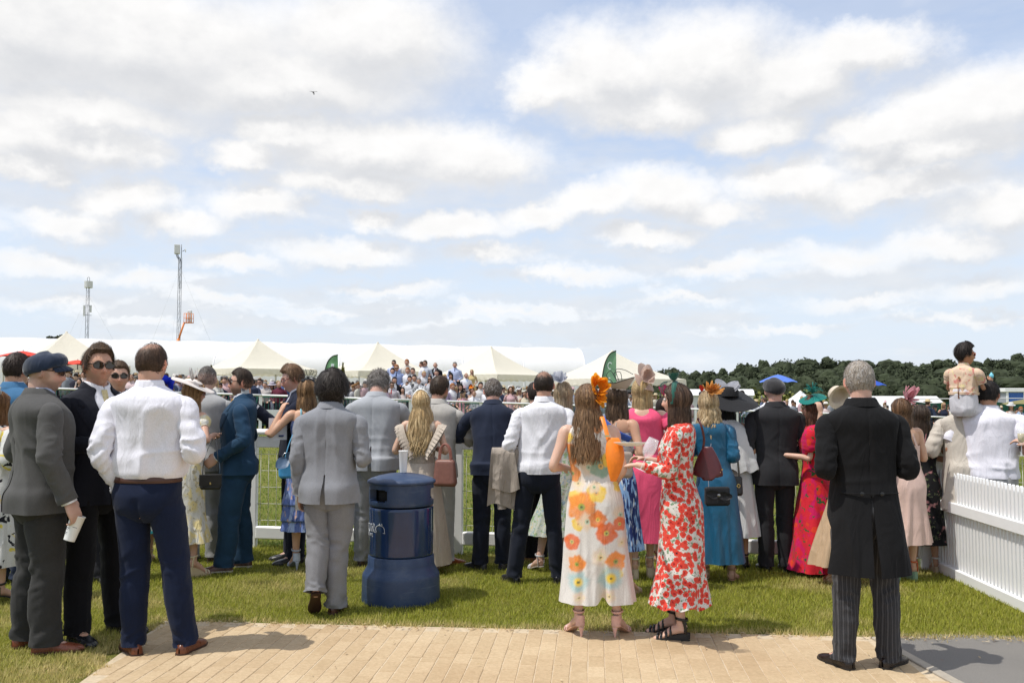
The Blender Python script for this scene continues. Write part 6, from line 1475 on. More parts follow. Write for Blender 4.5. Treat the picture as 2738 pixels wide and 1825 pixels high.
    for x in (-.07,.05): P,_,_ = tube([(x,-.01,.375),(x + .02,.03,.52),(x + .05,.10,.64)],[(.003,.011)]*3,6,16);st.grid(P)
    ln = MB()
    for a_,b_ in (((-.128,.262),(-.128,.300)),((-.128,.300),(-.104,.262)),((-.104,.262),(-.104,.300))): rodbar(ln,(a_[0],-.030,a_[1]),(b_[0],-.030,b_[1]),.0024,5)
    top('tote_bag',None,None,bp + [0,0,-.02],'off white cloth tote bag with a letter N behind the grey suit','tote bag',.25,parts=(('bag_body',m_,fabric((.58,.55,.50),.9),None),('handle',st,fabric((.55,.52,.47),.9),None),('letter',ln,plain((.02,.02,.02),.7,name='ink'),None)))
    bp = at(776,1278,7.9);m_ = rbox(.19,.15,.09,4,1.12,top_round=.05);fl = MB();petal(fl,(-.03,-.05,.17),(-.5,-.2,-.5),(-.3,-.9,.2),.13,.055,.2);petal(fl,(-.03,-.052,.165),(.5,-.2,.35),(0,-.9,.2),.09,.05,.2);st = MB()
    P,_,_ = tube([(-.05,0,.16),(-.01,.02,.30),(.05,.06,.44)],.005,6,24);st.grid(P);P,_,_ = tube([(.06,0,.16),(.05,.02,.30),(.08,.06,.44)],.005,6,24);st.grid(P);rg = MB();a = np.linspace(0,6.283,20);P,_,_ = tube(np.stack([.03*np.cos(a) - .035,0*a - .01,.19 + .03*np.sin(a)],-1),.004,6,30);rg.grid(P)
    top('handbag',None,None,bp,'bright blue handbag with bow hanging from the woman in blue print','handbag',.3,parts=(('bag_body',m_,LEA((.05,.28,.55),.4),None),('bow',fl,LEA((.05,.10,.18),.5),None),('strap',st,LEA((.12,.38,.60),.4),None),('ring',rg,plain((.6,.6,.6),.25,1,name='steel'),None)))
    # --- grey suit walking
    p = Person(884,1.748,R(-5),'man with dark wavy hair in mid grey suit walking away past the bin',v=1642,arms=(((.035,-.05,-.28),(.0,.06,-.27)),((.06,-.02,-.27),(-.10,.21,.06))),skin=(.50,.30,.21),feet=((-.055,-.13,.135,.35,.06,.75),(.035,.05,0,-.10,.02)),bw=1.03,lean=.05,head=(0,-.12,0))
    p.body();jm = fabric((.255,.262,.285),.9,var=.06,weave=.5,crease=.3,csc=6.0,key='greysuit');suit(p,None,None,(.075,.028,.018),(.40,.42,.48),jm=jm,tm=fabric((.23,.232,.245),.9,var=.06,weave=.4,crease=.4,csc=6.0,key='greysuit'),jk=dict(vent=.20,hem=.81,ease=1.02,amp=.015),tr=dict(amp=.018,wide=1.08),sole=(.05,.02,.015))
    p.hair_short((.016,.011,.009),top=.042,sidet=.036,back=-74,front=34,wavy=.022,nstr=2000,hl=(.10,.085,.075),length=.06,mess=1.2);p.glasses((.05,.05,.05),sun=False)
near_left()
def near_mid():
    # --- pale grey suit bowing over the rail
    p = Person(1003,1.83,R(-6),'man with ruffled grey hair in pale grey suit bowing over the rail',d=8.55,lean=.16,arms=('rail',((.10,.16,-.24),(-.15,.18,.02))),skin=(.60,.37,.29),lod=.8,head=(0,-.50,0),bw=1.08,feet=((-.11,0,0,.2),(.10,0,0,-.1)))
    p.body();suit(p,(.37,.385,.41),(.24,.245,.255),(.05,.03,.02),jk=dict(vent=.20,hem=.85,amp=.016,ease=1.04),tr=dict(amp=.017));p.hair_short((.13,.11,.095),top=.034,sidet=.010,nstr=1500,hl=(.36,.33,.30),grey=.6,length=.045,mess=2.2,wavy=.005)
    # --- long blonde hair, ruffled beige dress
    p = Person(1128,1.63,R(-4),'woman with long wavy blonde hair in ruffled beige dress beside the bin',d=8.25,sex='f',heel=.03,arms=('front','front'),skin=(.62,.40,.29),lod=.85,head=(R(10),-.05,R(-3)))
    p.body();bm = fabric((.50,.43,.355),.85,var=.06,crease=.6,key='beige')
    p.dress([(.06,.30,.22,.24,0),(.5,.235,.17,.19,0),(.86,.185,.125,.145,0),(1.05,.130,.098,.096,0),(1.07,.128,.097,.095,0),(1.27,.152,.128,.108,0),(1.36,.158,.10,.108,-.01),(1.41,.15,.085,.098,-.013),(1.445,.11,.07,.085,-.014)],bm,folds=34,famp=.010,cut=lambda A: .10*np.clip(-np.sin(A),0,1)**4)
    m_ = MB()
    for sd in (-1,1):
        for lay,(oz,ow) in enumerate(((0,.105),(-.06,.085))):
            path = [(sd *.165,.02,1.43 + oz),(sd *.17,-.06,1.40 + oz),(sd *.125,-.118,1.28 + oz),(sd *.05,-.125,1.13 + oz *.6)];C = resample(path,46);G = []
            for i,c in enumerate(C):
                t = i /45;w = ow *(1 - .35*t);o = np.array([sd *.8*(1 - t *.5),-.45,-.35 + .15*t]);o = o /np.linalg.norm(o);G.append([p.bend(c + o *w *q + np.array([.3,.6,.6])*.016*q *math.sin(i *1.5 + lay)) for q in np.linspace(0,1,6)])
            m_.grid(np.array(G),False)
    p.put(m_,'ruffle',bm);m_ = MB();a = np.linspace(0,2*np.pi,48,endpoint=False);m_.grid(p.bend(np.array([np.stack([.137*np.cos(a),np.where(np.sin(a) > 0,.107,.105)*np.sin(a),np.full(48,z)],-1) for z in (1.035,1.05,1.075)])),True);p.put(m_,'belt',fabric((.42,.35,.28),.8));p.shoes((.4,.3,.2),(.3,.22,.15),'flat')
    p.hair_long((.44,.29,.13),zend=-.50,hl=(.74,.56,.31),n=170,wave=.014,spread=1.5,clear=.06,fan=.5);m_ = MB();a = np.linspace(-1.9,1.9,40);m_.grid(np.array([np.stack([np.sin(a)*(.083 + o),-.012 + y + 0*a,np.cos(a)*(.128 + o) + .004],-1) for y,o in ((-.022,0),(-.012,.010),(.0,.013),(.012,.010),(.022,0))]),False)
    for i in range(14): a_ = -1.2 + i *.18;petal(m_,(math.sin(a_)*.09,-.01,math.cos(a_)*.135),(math.sin(a_ + 1),.3*(-1)**i,math.cos(a_ + 1)),(math.sin(a_),0,math.cos(a_)),.030,.010,.5)
    p.headobj(m_,'hairband',fabric((.66,.66,.64),.7,key='lace',crease=.3))
    bp = at(1190,1300,8.05);m_ = rbox(.215,.235,.11,5,.80,top_round=.04);st = MB()
    for y in (-.02,.02): P,_,_ = tube([(-.055,y,.23),(-.04,y,.33),(0,y,.37),(.04,y,.33),(.055,y,.23)],[(.003,.008)]*5,8,28);st.grid(P)
    fl = MB();fl.box(-.003,.003,-.058,-.03,.0,.16)
    top('handbag',None,None,bp,'dusky brown leather handbag on the blonde woman\'s arm','handbag',-.25,parts=(('bag_body',m_,LEA((.20,.085,.062),.45),None),('handle',st,LEA((.28,.11,.08),.45),None)))
    # --- pale stone suit
    p = Person(1168,1.755,R(-14),'bearded man in pale stone suit leaning on the rail next to the blonde hair',d=8.60,lean=.12,arms=('rail',((.10,.10,-.25),(-.10,.22,.0))),skin=(.50,.28,.20),lod=.75,head=(R(-14),-.10,0),feet=((-.10,.02,0,.2),(.11,-.02,0,-.7)))
    p.body(beard=(.8,(.06,.04,.03)));suit(p,(.45,.43,.40),(.47,.46,.43),(.28,.075,.02),jk=dict(amp=.016),sole=(.14,.05,.02),sock=(.03,.03,.03));p.hair_short((.045,.028,.020),top=.024,sidet=.008,nstr=900,hl=(.12,.08,.05),wavy=.006,length=.03)
    # --- navy suit leaning
    p = Person(1318,1.745,R(2),'man in navy suit leaning both elbows on the rail right of the post',d=8.42,lean=.26,arms=(((.16,.14,-.22),(-.20,.16,.0)),'rail'),skin=(.55,.32,.25),lod=.85,head=(R(6),-.10,R(2)),feet=((-.115,-.04,0,.75),(.09,.0,0,-.15)),bw=1.04,twist=-.05)
    p.body();suit(p,(.020,.027,.050),(.011,.014,.025),(.03,.03,.035),(.3,.33,.4),jk=dict(vent=.02,hem=.86,amp=.012),tr=dict(amp=.015));p.hair_short((.085,.064,.050),top=.014,sidet=.007,nstr=1000,hl=(.22,.18,.15),grey=.35,length=.02);p.glasses((.05,.05,.05),sun=False)
    # --- hidden man with the pink drink
    p = Person(1432,1.70,R(10),'man in black mostly hidden behind the white shirt, holding a pink drink',d=8.75,arms=(((.05,.02,-.27),(.02,.16,.20)),'front'),skin=(.60,.40,.31),lod=.55,seed=44,hands=(((.0,.5,.86),(.95,.1,.1)),None),curl=(.8,.4),feet=((-.04,0,0,.1),(.05,0,0,-.1)))
    p.body();suit(p,(.012,.012,.014),(.010,.010,.012),(.30,.10,.03),sole=(.2,.07,.02));p.hair_short((.03,.02,.015),nstr=200)
    cp = at(1380,1142,8.2);cup(cp - [0,0,.03],'clear plastic cup of pink drink with black straw beside the white sleeve',mat=glassy((.95,.95,.97),.05,.28),liquid=(.50,.12,.09),straw=True,h=.155,r=.046)
    hm_ = MB()
    # --- white shirt, coat over arm
    p = Person(1440,1.79,R(-6),'balding man in white shirt with a beige coat over his arm',v=1557,arms=(((.10,-.05,-.28),(-.02,.20,-.20)),'front'),skin=(.54,.31,.22),lod=.9,feet=((-.205,-.02,0,.55),(.155,.04,0,-.1)),side=.045,head=(0,-.04,0))
    p.body();p.shirt((.78,.78,.82),hem=.90,untucked=True,amp=.021);p.shirtcollar((.78,.78,.82));p.trousers((.011,.014,.024),wide=.93,amp=.012);p.shoes((.015,.015,.018));p.hair_short((.035,.024,.018),top=.010,sidet=.006,bald=(-.02,.10,.085,.78),nstr=800,length=.02)
    fr = (p.E[-1] + p.Wr[-1])/2;c0 = Wp(p,fr);m_ = MB();g = np.random.default_rng(8)
    for lay,(dx,L,wd,off) in enumerate(((-.02,.44,.14,.0),(-.05,.30,.10,-.045),(.03,.36,.10,.05))):
        G = []
        for t in np.linspace(0,1,26):
            row = []
            for q in np.linspace(-1,1,16):
                z = .055*math.cos(min(1,t *3)*1.57) if t < .33 else -L *(t - .33)/.67*(1 + .06*math.sin(q *3 + lay));y = .055*math.sin(min(1,t *3)*1.57)*(-1 if lay < 2 else -1.15)
                f_ = .018*math.sin(q *5 + lay *2 + t *2)*ss(t,.2,1) + .012*float(vn(np.array([q *2,t *4,lay *3.3])))
                row.append([dx + q *wd *(.8 + .35*t) + .03*t *math.sin(lay *2),y + off - .02 - f_,z])
            G.append(row)
        m_.grid(np.array(G),False);m_.grid(np.array(G) + [0,.006,0],False,flip=True)
    sl_ = MB();P,N,th = tube([(-.05,-.05,.0),(-.075,-.06,-.16),(-.06,-.05,-.32),(-.05,-.045,-.46)],[.05,.052,.045,.04],18,30);P = P + N *(.012*(ridge(P *[9,9,18],1.4) - .4))[...,None];sl_.grid(P,True)
    top('coat',None,None,c0 + [-.04,-.02,.01],'beige coat draped over the arm of the man in the white shirt','coat',.1,parts=(('coat_cloth',m_,fabric((.36,.31,.26),.9,key='coat',crease=.9),None),('coat_sleeve',sl_,fabric((.34,.29,.245),.9,key='coat',crease=.9),None)))
    # --- blonde with white bow behind
    p = Person(1506,1.71,R(-8),'blonde woman with pale bow fascinator behind the balding man',d=8.35,sex='f',heel=.04,arms=('front','front'),skin=(.62,.40,.30),lod=.6,feet=((-.22,-.12,0,.6),(.0,0,0,0)))
    p.body(legs=True);p.dress([(.30,.25,.18,.20,0),(.6,.20,.15,.17,0),(.88,.18,.12,.14,0),(1.07,.135,.10,.096,0),(1.27,.155,.13,.106,0),(1.36,.15,.10,.105,-.01),(1.43,.12,.08,.09,-.014)],printed('greenfloral',(.55,.57,.50),[('n',26,.50,.58,(.28,.40,.22),(1,1,1)),('n',40,.58,.62,(.30,.42,.50),(1,1,1)),('n',33,.62,.66,(.60,.50,.25),(1,1,1))]));p.shoes((.5,.5,.52),(.4,.36,.3),'flat')
    p.hair_long((.40,.28,.16),zend=-.42,hl=(.62,.50,.34),n=80,wave=.002);m_ = MB();wf = petalmat((.64,.66,.72),'organza')
    for i in range(7): petal(m_,(-.03,-.05,.13),(math.cos(i *.9)*.9,-.3,math.sin(i *.9)*.6 + .5),(0,-.6,.6),.11,.045,.3)
    p.headobj(m_,'bow',wf)
    # --- orange poppy jumpsuit
    p = Person(1590,1.665,R(-4),'woman in white jumpsuit printed with large orange poppies, orange flower in her hair',v=1701,sex='f',heel=.065,arms=(((.10,-.06,-.27),(-.10,.22,-.03)),((.075,-.04,-.28),(-.08,.16,-.18))),skin=(.64,.42,.32),feet=((-.125,0,0,.45),(.155,.0,0,-.45)),side=-.045,head=(R(4),-.03,R(-3)),bw=1.08)
    p.body(legs=True)
    g9 = np.random.default_rng(4);fls = [(g9.uniform(-.2,.2),g9.uniform(.2,1.4),g9.uniform(.04,.09),'wpyp'[i_ % 4]) for i_ in range(16)] + [(-.185,1.235,.115,'o'),(-.15,1.10,.075,'o'),(.055,1.44,.06,'o'),(.06,1.155,.10,'g'),(.12,1.20,.07,'y'),(.02,1.29,.05,'p'),(-.10,.87,.125,'o'),(-.06,.77,.09,'w'),(.015,.785,.075,'d'),(.075,.69,.092,'r'),(-.17,.62,.07,'r'),(-.135,.47,.075,'o'),(-.125,.345,.105,'b'),(-.12,.235,.06,'p'),(.14,.49,.085,'o'),(.105,.375,.12,'b'),(.09,.25,.07,'p'),(-.16,1.36,.05,'y'),(.17,.75,.06,'r'),(.18,1.02,.06,'y')]
    pal = {'o': ((.86,.30,.045),(.72,.16,.03),(.30,.36,.05)),'r': ((.80,.16,.03),(.62,.09,.02),(.62,.55,.10)),'d': ((.75,.20,.02),(.55,.10,.02),(.70,.45,.05)),'g': ((.28,.42,.30),(.12,.30,.26),(.75,.45,.10)),'y': ((.86,.55,.06),(.75,.62,.10),(.80,.40,.05)),'b': ((.48,.64,.64),(.22,.46,.48),(.88,.62,.06)),'w': ((.74,.62,.48),(.80,.58,.38),(.45,.62,.45)),'p': ((.80,.62,.55),(.70,.72,.30),(.82,.60,.30))}
    def poppy(P,A=None):
        x,y,z = P[...,0],P[...,1],P[...,2];c = np.ones(P.shape)*np.array([.72,.70,.66]);wash = ss(vn(P *[5,5,4] + 3),.62,.8)[...,None]*.35;c = c *(1 - wash) + wash *np.array([.80,.60,.45])
        for fx,fz,r,k in fls:
            dx = x - fx;dz = (z - fz);d = np.sqrt(dx **2 + dz **2);an = np.arctan2(dz,dx);ed = .92*r *(.80 + .07*np.sin(an *5 + fx *40) + .24*vn(np.stack([np.cos(an)*4,np.sin(an)*4,0*an + fx *50],-1)));m1,m2,m3 = [np.array(q) for q in pal[k]]
            w = (1 - ss(d,ed *(.55 if k in 'wpb' else .84),ed *1.06))*(y < .03)*(.8 + .2*vn(P *30));vein = .5 + .5*np.sin(an *26 + 3*vn(P *40));pc = m1 *(1 - .45*vein[...,None]) + m2 *.45*vein[...,None];pc = pc *(1 - .35*ss(d,ed *.5,ed *.2)[...,None]) + .35*ss(d,ed *.5,ed *.2)[...,None]*m2
            ctr = (1 - ss(d,r *.16,r *(.42 if k == 'b' else .24)))[...,None];pc = pc *(1 - ctr) + ctr *m3;dk = (1 - ss(d,r *.06,r *.10))[...,None];pc = pc *(1 - dk) + dk *np.array([.08,.10,.03]);c = c *(1 - w[...,None]) + pc *w[...,None]
        return c
    jm = fabric((1,1,1),.55,var=.02,weave=.1,key='satinprint',vcol=True,crease=.45,spec=.35)
    p.lod = 1.9;p.dress([(.185,.245,.150,.165,0),(.35,.228,.142,.158,0),(.55,.212,.138,.155,0),(.75,.20,.135,.155,0),(.90,.187,.128,.148,0),(1.0,.165,.114,.124,0),(1.07,.146,.105,.102,0),(1.16,.150,.113,.102,0),(1.27,.160,.13,.110,0),(1.36,.150,.10,.108,-.01),(1.42,.128,.08,.092,-.014),(1.455,.088,.065,.078,-.014)],jm,folds=7,famp=.010,vcol=poppy,name='jumpsuit',amp=.008,fstart=.9,split=(.62,.035))
    p.lod = 1.0;p.shoes((.66,.40,.34),(.55,.33,.22),'heel',.2)
    p.hair_long((.125,.072,.042),zend=-.43,hl=(.38,.23,.12),n=170,wave=.008,spread=1.3,fan=.45,clear=.06);m_ = MB()
    of = petalmat((.95,.42,.03),'orangefascin')
    for i in range(16):
        a = i *2.4;r_ = .045 + .03*(i % 3);petal(m_,(.070 + .015*math.cos(a),-.055,.085 + .03*math.sin(a)),(math.cos(a)*.8 + .25,-.35 + .3*math.sin(i),math.sin(a)*.9 + .15),(.4,-.7,.3),.080 + .025*(i % 2),.036,.55,cup=.5)
    petal(m_,(.07,-.05,.05),(.15,-.3,-1),(.6,-.7,0),.12,.04,.15);p.headobj(m_,'flower_fascinator',of)
    # orange shoulder bag
    d0 = 5.72;bp = at(1640,1288,d0);m_ = MB();G = []
    for f in np.linspace(0,1,22):
        w = .058*math.sin(math.pi *(.10 + .80*f)**1.35)**.7 + .004;a = np.linspace(0,2*np.pi,28,endpoint=False);G.append(np.stack([w *np.cos(a)*.95 + .012*math.sin(f *3),.042*math.sin(math.pi *(.08 + .86*f))*np.sin(a),np.full(28,.005 + .27*f)],-1))
    m_.grid(np.array(G),True,True,True);sh = np.array([1607,1108]);q0 = at(1612,1122,d0 + .06) - bp;q1 = at(1628,1180,d0) - bp;q2 = at(1634,1215,d0) - bp
    st = strapmb([q0 + [0,.10,.0],q0 + [0,.02,.01],q1,q2,(-.0,0,.25)],.014,.003);bk = MB();b0 = at(1623,1165,d0 - .006) - bp;bk.box(b0[0] - .016,b0[0] + .016,b0[1] - .006,b0[1] + .002,b0[2] - .006,b0[2] + .006)
    top('shoulder_bag',None,None,bp,'bright orange slouchy shoulder bag on the poppy jumpsuit','shoulder bag',parts=(('bag_body',m_,LEA((.85,.22,.012),.45),None),('strap',st,LEA((.85,.23,.02),.45),None),('buckle',bk,plain((.7,.6,.35),.3,1,name='gold'),30)))
    # --- dark haired woman in beige hat
    p = Person(1648,1.675,R(-30),'dark haired woman in upturned beige hat and blue patterned dress',d=7.35,sex='f',heel=.05,arms=('front','front'),skin=(.55,.32,.21),lod=.75,head=(R(-8),-.02,0))
    p.body();p.dress([(.34,.24,.17,.19,0),(.6,.20,.15,.17,0),(.88,.18,.12,.14,0),(1.03,.14,.10,.098,0)],printed('bluestroke',(.02,.035,.14),[('n',42,.50,.56,(.25,.42,.70),(1,1,.16)),('n',60,.58,.62,(.62,.68,.74),(1,1,.14))]),name='skirt');p.dress([(1.03,.139,.101,.099,0),(1.07,.135,.10,.096,0),(1.27,.155,.13,.106,0),(1.33,.152,.115,.105,-.006)],printed('bluetop',(.60,.60,.60),[('n',30,.56,.62,(.05,.09,.36),(1,1,3))]),name='bodice')
    m_ = MB()
    for z0,z1 in ((1.03,1.075),): a = np.linspace(0,2*np.pi,44,endpoint=False);m_.grid(p.bend(np.array([np.stack([.145*np.cos(a),.109*np.sin(a),np.full(44,z)],-1) for z in (z0,z1)])),True)
    P,_,_ = tube([p.bend([.15,-.06,1.27]),p.bend([.05,-.118,1.33]),p.bend([-.07,-.10,1.42]),p.bend([-.11,-.02,1.455])],[(.005,.030)]*4,8,26);m_.grid(P);p.put(m_,'belt',fabric((.05,.10,.36),.8));p.shoes((.4,.3,.2),(.3,.2,.12),'wedge')
    p.hair_long((.055,.034,.022),zend=-.30,hl=(.16,.10,.06),n=120,wave=.006,spread=1.5);hat = fabric((.56,.47,.41),.8,key='hat2',crease=.1);m_ = MB();a = np.linspace(-2.0,1.1,40);G = np.array([[[math.sin(t)*(.085 + .075*q),math.cos(t)*(.085 + .075*q)*.9 - .01,.085 + .10*q **1.3*(.45 + .55*max(0,math.sin(t + .4)))] for t in np.linspace(-.6,3.1,34)] for q in np.linspace(0,1,8)]);m_.grid(G,False);m_.grid(G + [0,0,.005],False,flip=True);hb = p.headobj(m_,'hat_brim',hat)
    m_ = MB();P,_,_ = tube(G[-1],.0035,6,60);m_.grid(P);loop(m_,[(.0,.0,.15),(-.05,-.02,.24),(-.09,-.03,.20),(-.03,-.02,.14)],.003);loop(m_,[(.02,0,.15),(.0,-.02,.25),(.08,-.02,.25),(.16,.0,.21)],.003);loop(m_,[(.0,0,.15),(-.03,0,.22),(.03,0,.23),(.05,0,.16)],.003);p.headobj(m_,'hat_trim',fabric((.03,.03,.03),.7),hb);m_ = MB();disc(m_,(.0,-.01,.125),.082,(0,-.1,1),.04,.25,36);p.headobj(m_,'hat_crown',hat,hb)
    bp = at(1660,1278,7.0);m_ = rbox(.18,.20,.08,6,.98,top_round=.04);st = strapmb([(-.06,0,.19),(-.04,.03,.30),(.0,.10,.42)],.006,.003);cl = MB();cl.box(.03,.034,-.045,-.040,.09,.14)
    top('handbag',None,None,bp,'taupe boxy handbag between the poppy jumpsuit and the pink dress','handbag',.2,parts=(('bag_body',m_,LEA((.36,.285,.235),.5),None),('strap',st,LEA((.34,.26,.21),.5),None),('tab',cl,LEA((.24,.18,.14),.5),None)))
    # --- pink dress
    p = Person(1716,1.735,R(-9),'blonde woman in bright pink dress and blush fascinator',v=1548,sex='f',heel=.075,arms=('frontlow','elbow'),skin=(.62,.40,.29),lod=.9,head=(R(-12),-.03,0),feet=((-.075,0,0,.2),(.06,.10,0,-.1)),bw=1.18)
    p.body(legs=True);pk = fabric((.84,.10,.21),.8,var=.06,crease=.45,key='pink');p.dress([(.27,.262,.18,.195,0),(.45,.235,.165,.18,0),(.65,.215,.15,.168,0),(.88,.19,.128,.15,0),(1.05,.146,.106,.105,0),(1.07,.145,.106,.104,0),(1.27,.165,.133,.115,0),(1.36,.166,.105,.115,-.01),(1.415,.150,.085,.10,-.013),(1.45,.105,.07,.085,-.014),(1.47,.08,.06,.07,-.014)],pk,folds=9,famp=.010,sleeve=.36,fstart=.95,rs=(.078,.078,.05),amp=.006,cut=lambda A: .05*np.clip(-np.sin(A),0,1)**6)
    p.shoes((.70,.64,.55),(.55,.46,.33),'wedge');p.hair_long((.46,.31,.14),zend=-.33,hl=(.72,.55,.30),n=120,wave=.004,thick=.012);m_ = MB();ff = petalmat((.72,.56,.48),'blush')
    disc(m_,(.045,-.035,.105),.120,(.75,-.35,.75),.004,.25,40,.10,.8);
    for d_,L in (((-.5,-.2,1),.16),((.2,-.3,1),.15),((.9,-.4,.1),.13),((.6,-.5,-.5),.14),((-.1,-.6,.7),.13),((.6,-.4,.8),.13)): petal(m_,(.05,-.06,.125),d_,(.3,-.8,.3),L *.92,.055,.15,cup=.5)
    p.headobj(m_,'fascinator',ff)
    # --- woman with magenta net hat, hand raised
    p = Person(1778,1.57,R(20),'dark haired woman with magenta fascinator partly hidden by the pink dress',d=8.7,sex='f',arms=('face','face'),skin=(.55,.33,.23),lod=.55,seed=50)
    p.body(bare=False);p.dress([(.30,.24,.17,.19,0),(.88,.18,.12,.14,0),(1.07,.135,.10,.096,0),(1.27,.155,.13,.106,0),(1.36,.15,.10,.105,-.01),(1.45,.10,.07,.085,-.014)],printed('pinkgreen',(.62,.60,.56),[('v',14,.30,.24,(.60,.05,.16),(1,1,1)),('n',26,.56,.6,(.10,.28,.12),(1,1,1))]),sleeve=.9);p.shoes((.3,.1,.1),(.2,.1,.1),'flat');p.hair_long((.03,.02,.016),zend=-.30,n=70);m_ = MB()
    for i in range(9): a = i *.8;petal(m_,(.0,-.02,.13),(math.cos(a),math.sin(a)*.5 - .2,.5),(0,-.5,.8),.13,.05,.3)
    p.headobj(m_,'fascinator',petalmat((.62,.02,.16),'magenta'))
    # --- red poppy dress, plate and glass
    p = Person(1812,1.672,R(72),'woman in red and white floral dress holding a plate and wine glass',v=1702,sex='f',heel=.035,arms=(((.03,.05,-.28),(-.02,.24,.035)),((.06,.04,-.27),(-.06,.24,.05))),skin=(.64,.42,.32),head=(R(6),-.04,0),feet=((-.10,-.02,0,.1),(.08,.06,0,.1)),hands=(((-.05,.99,-.1),(.1,.1,1)),((-.1,.98,.15),(.3,.1,.9))),curl=(.35,.5),bw=1.05)
    p.body(legs=True,lips=(.55,.16,.15),bare=False);p.eyes((.06,.04,.03));rd = printed('redfloral',(.70,.66,.62),[('n',48,.54,.58,(.20,.32,.20),(1,1,1)),('v',27,.58,.52,(.72,.070,.045),(1,1,1)),('v',27,.30,.22,(.56,.035,.03),(1,1,1)),('v',27,.13,.09,(.02,.015,.02),(1,1,1)),('v',60,.15,.10,(.03,.03,.04),(1,1,1))],crease=.6,csc=8)
    p.dress([(.205,.255,.19,.215,-.01),(.32,.225,.165,.19,-.01),(.5,.20,.145,.17,-.01),(.72,.182,.128,.16,-.006),(.87,.182,.122,.155,0),(.97,.162,.112,.128,0),(1.07,.136,.104,.10,0),(1.18,.142,.114,.10,0),(1.27,.156,.134,.108,0),(1.36,.155,.108,.11,-.01),(1.42,.138,.085,.098,-.014),(1.455,.092,.066,.08,-.014),(1.475,.07,.058,.066,-.014)],rd,folds=10,famp=.016,sleeve=.90,fstart=.60,rs=(.066,.058,.044),amp=.007,hemwave=.012)
    p.shoes((.012,.012,.012),(.014,.014,.014),'platform',strap=(.07,.10,.135,.16));p.hair_long((.048,.028,.020),zend=-.215,hl=(.14,.085,.055),n=130,wave=.002,face=52,thick=.012)
    gm = fabric((.005,.085,.062),.55,key='velvet',sheen=.5,crease=.2);m_ = MB();a = np.linspace(-1.75,1.75,40);m_.grid(np.array([np.stack([np.sin(a)*(.079 + o),.022 + y + 0*a - .02*np.cos(a),np.cos(a)*(.125 + o) + .004],-1) for y,o in ((-.022,.002),(-.014,.013),(.0,.017),(.014,.013),(.022,.002))]),False)
    for i in range(10): a_ = i *.7;petal(m_,(-.012 + .01*math.cos(a_),.01,.142),(math.cos(a_),math.sin(a_)*.9,.35),(0,0,1),.065,.025,.55,cup=.5)
    p.headobj(m_,'hairband',gm);m_ = MB();g = p.g
    for i in range(46): a_ = g.uniform(-1.2,1.4);b_ = g.uniform(.2,1.1);q = np.array([math.sin(a_)*.098,.05 + .06*math.cos(a_),.13 - .08*b_]);loop(m_,[(g.uniform(-.04,.04),.02,.142),(q[0]*.8,q[1]*.7 + .02,.13),q],.0006,8)
    p.headobj(m_,'veil_net',gm)
    hl_ = p.palm[-1];W,fd,td,nb,f = hl_;pc = at(1688,1192,5.62);th = np.linspace(0,2*np.pi,48,endpoint=False);m_ = MB();m_.grid(np.array([np.stack([q *np.cos(th),q *np.sin(th),np.full(48,z)],-1) for q,z in ((.045,.0),(.055,.002),(.075,.008),(.098,.018),(.108,.021),(.108,.0235),(.097,.0205),(.07,.011),(.02,.008))]),True,True,True);top('plate',m_,plain((.78,.77,.74),.35,var=.02,name='china'),pc,'white plate held out by the woman in the red floral dress','plate',rx=R(-3))
    gc = at(1712,1255,5.52);m_ = MB();prof = [(.002,.004),(.004,.012),(.0035,.04),(.0038,.075),(.018,.085),(.034,.105),(.040,.135),(.038,.17),(.032,.205),(.0305,.205),(.036,.17),(.037,.135),(.03,.105),(.006,.083)];m_.grid(np.array([np.stack([q *np.cos(th),q *np.sin(th),np.full(48,z)],-1) for q,z in prof]),True,True,True);ft = MB();ft.grid(np.array([np.stack([q *np.cos(th),q *np.sin(th),np.full(48,z)],-1) for q,z in ((.035,0),(.036,.002),(.012,.0035),(.003,.006))]),True,True,True);o = top('wine_glass',None,None,gc,'stemmed wine glass tilted under the plate','glass',parts=(('bowl',m_,glassy((.95,.97,1),.02,.22),None),('foot',ft,glassy((.9,.92,.95),.05,.35),None)));o.rotation_euler = (R(4),R(24),0)
    bp = at(1893,1283,6.05);m_ = MB();G = []
    for f in np.linspace(0,1,20):
        w = .115*(1 - .72*f **1.8)*min(1,(f *12 + .25))**.3;a = np.linspace(0,2*np.pi,30,endpoint=False);G.append(np.stack([w *np.cos(a)*.9,.038*(1 - .5*f)*np.sin(a),np.full(30,.20*f + .02*abs(1))],-1) + np.stack([0*a,0*a,-.02*(np.abs(np.cos(a)) < .5)*(1 - f)],-1))
    m_.grid(np.array(G),True,True,True);st = MB();q0 = at(1893,1118,6.0) - bp;P,_,_ = tube([(-.03,0,.21),(-.02,-.01,.27),q0 + [-.02,0,-.05],q0 + [-.05,.02,.0]],[(.003,.008)]*4,8,24);st.grid(P);sd_ = MB()
    for t in np.linspace(-1.2,1.2,11): c0_ = np.array([math.sin(t)*.105,-.012,.105 - math.cos(t)*.085]);sd_.box(*[v_ for i_ in range(3) for v_ in (c0_[i_] - .005,c0_[i_] + .005)],bev=.002)
    top('handbag',None,None,bp,'burgundy half moon handbag with gold studs behind the red floral dress','handbag',R(-28),parts=(('bag_body',m_,LEA((.075,.014,.018),.35),None),('strap',st,LEA((.10,.03,.03),.4),None),('stud',sd_,plain((.75,.55,.2),.3,1,name='gold'),None)))
near_mid()
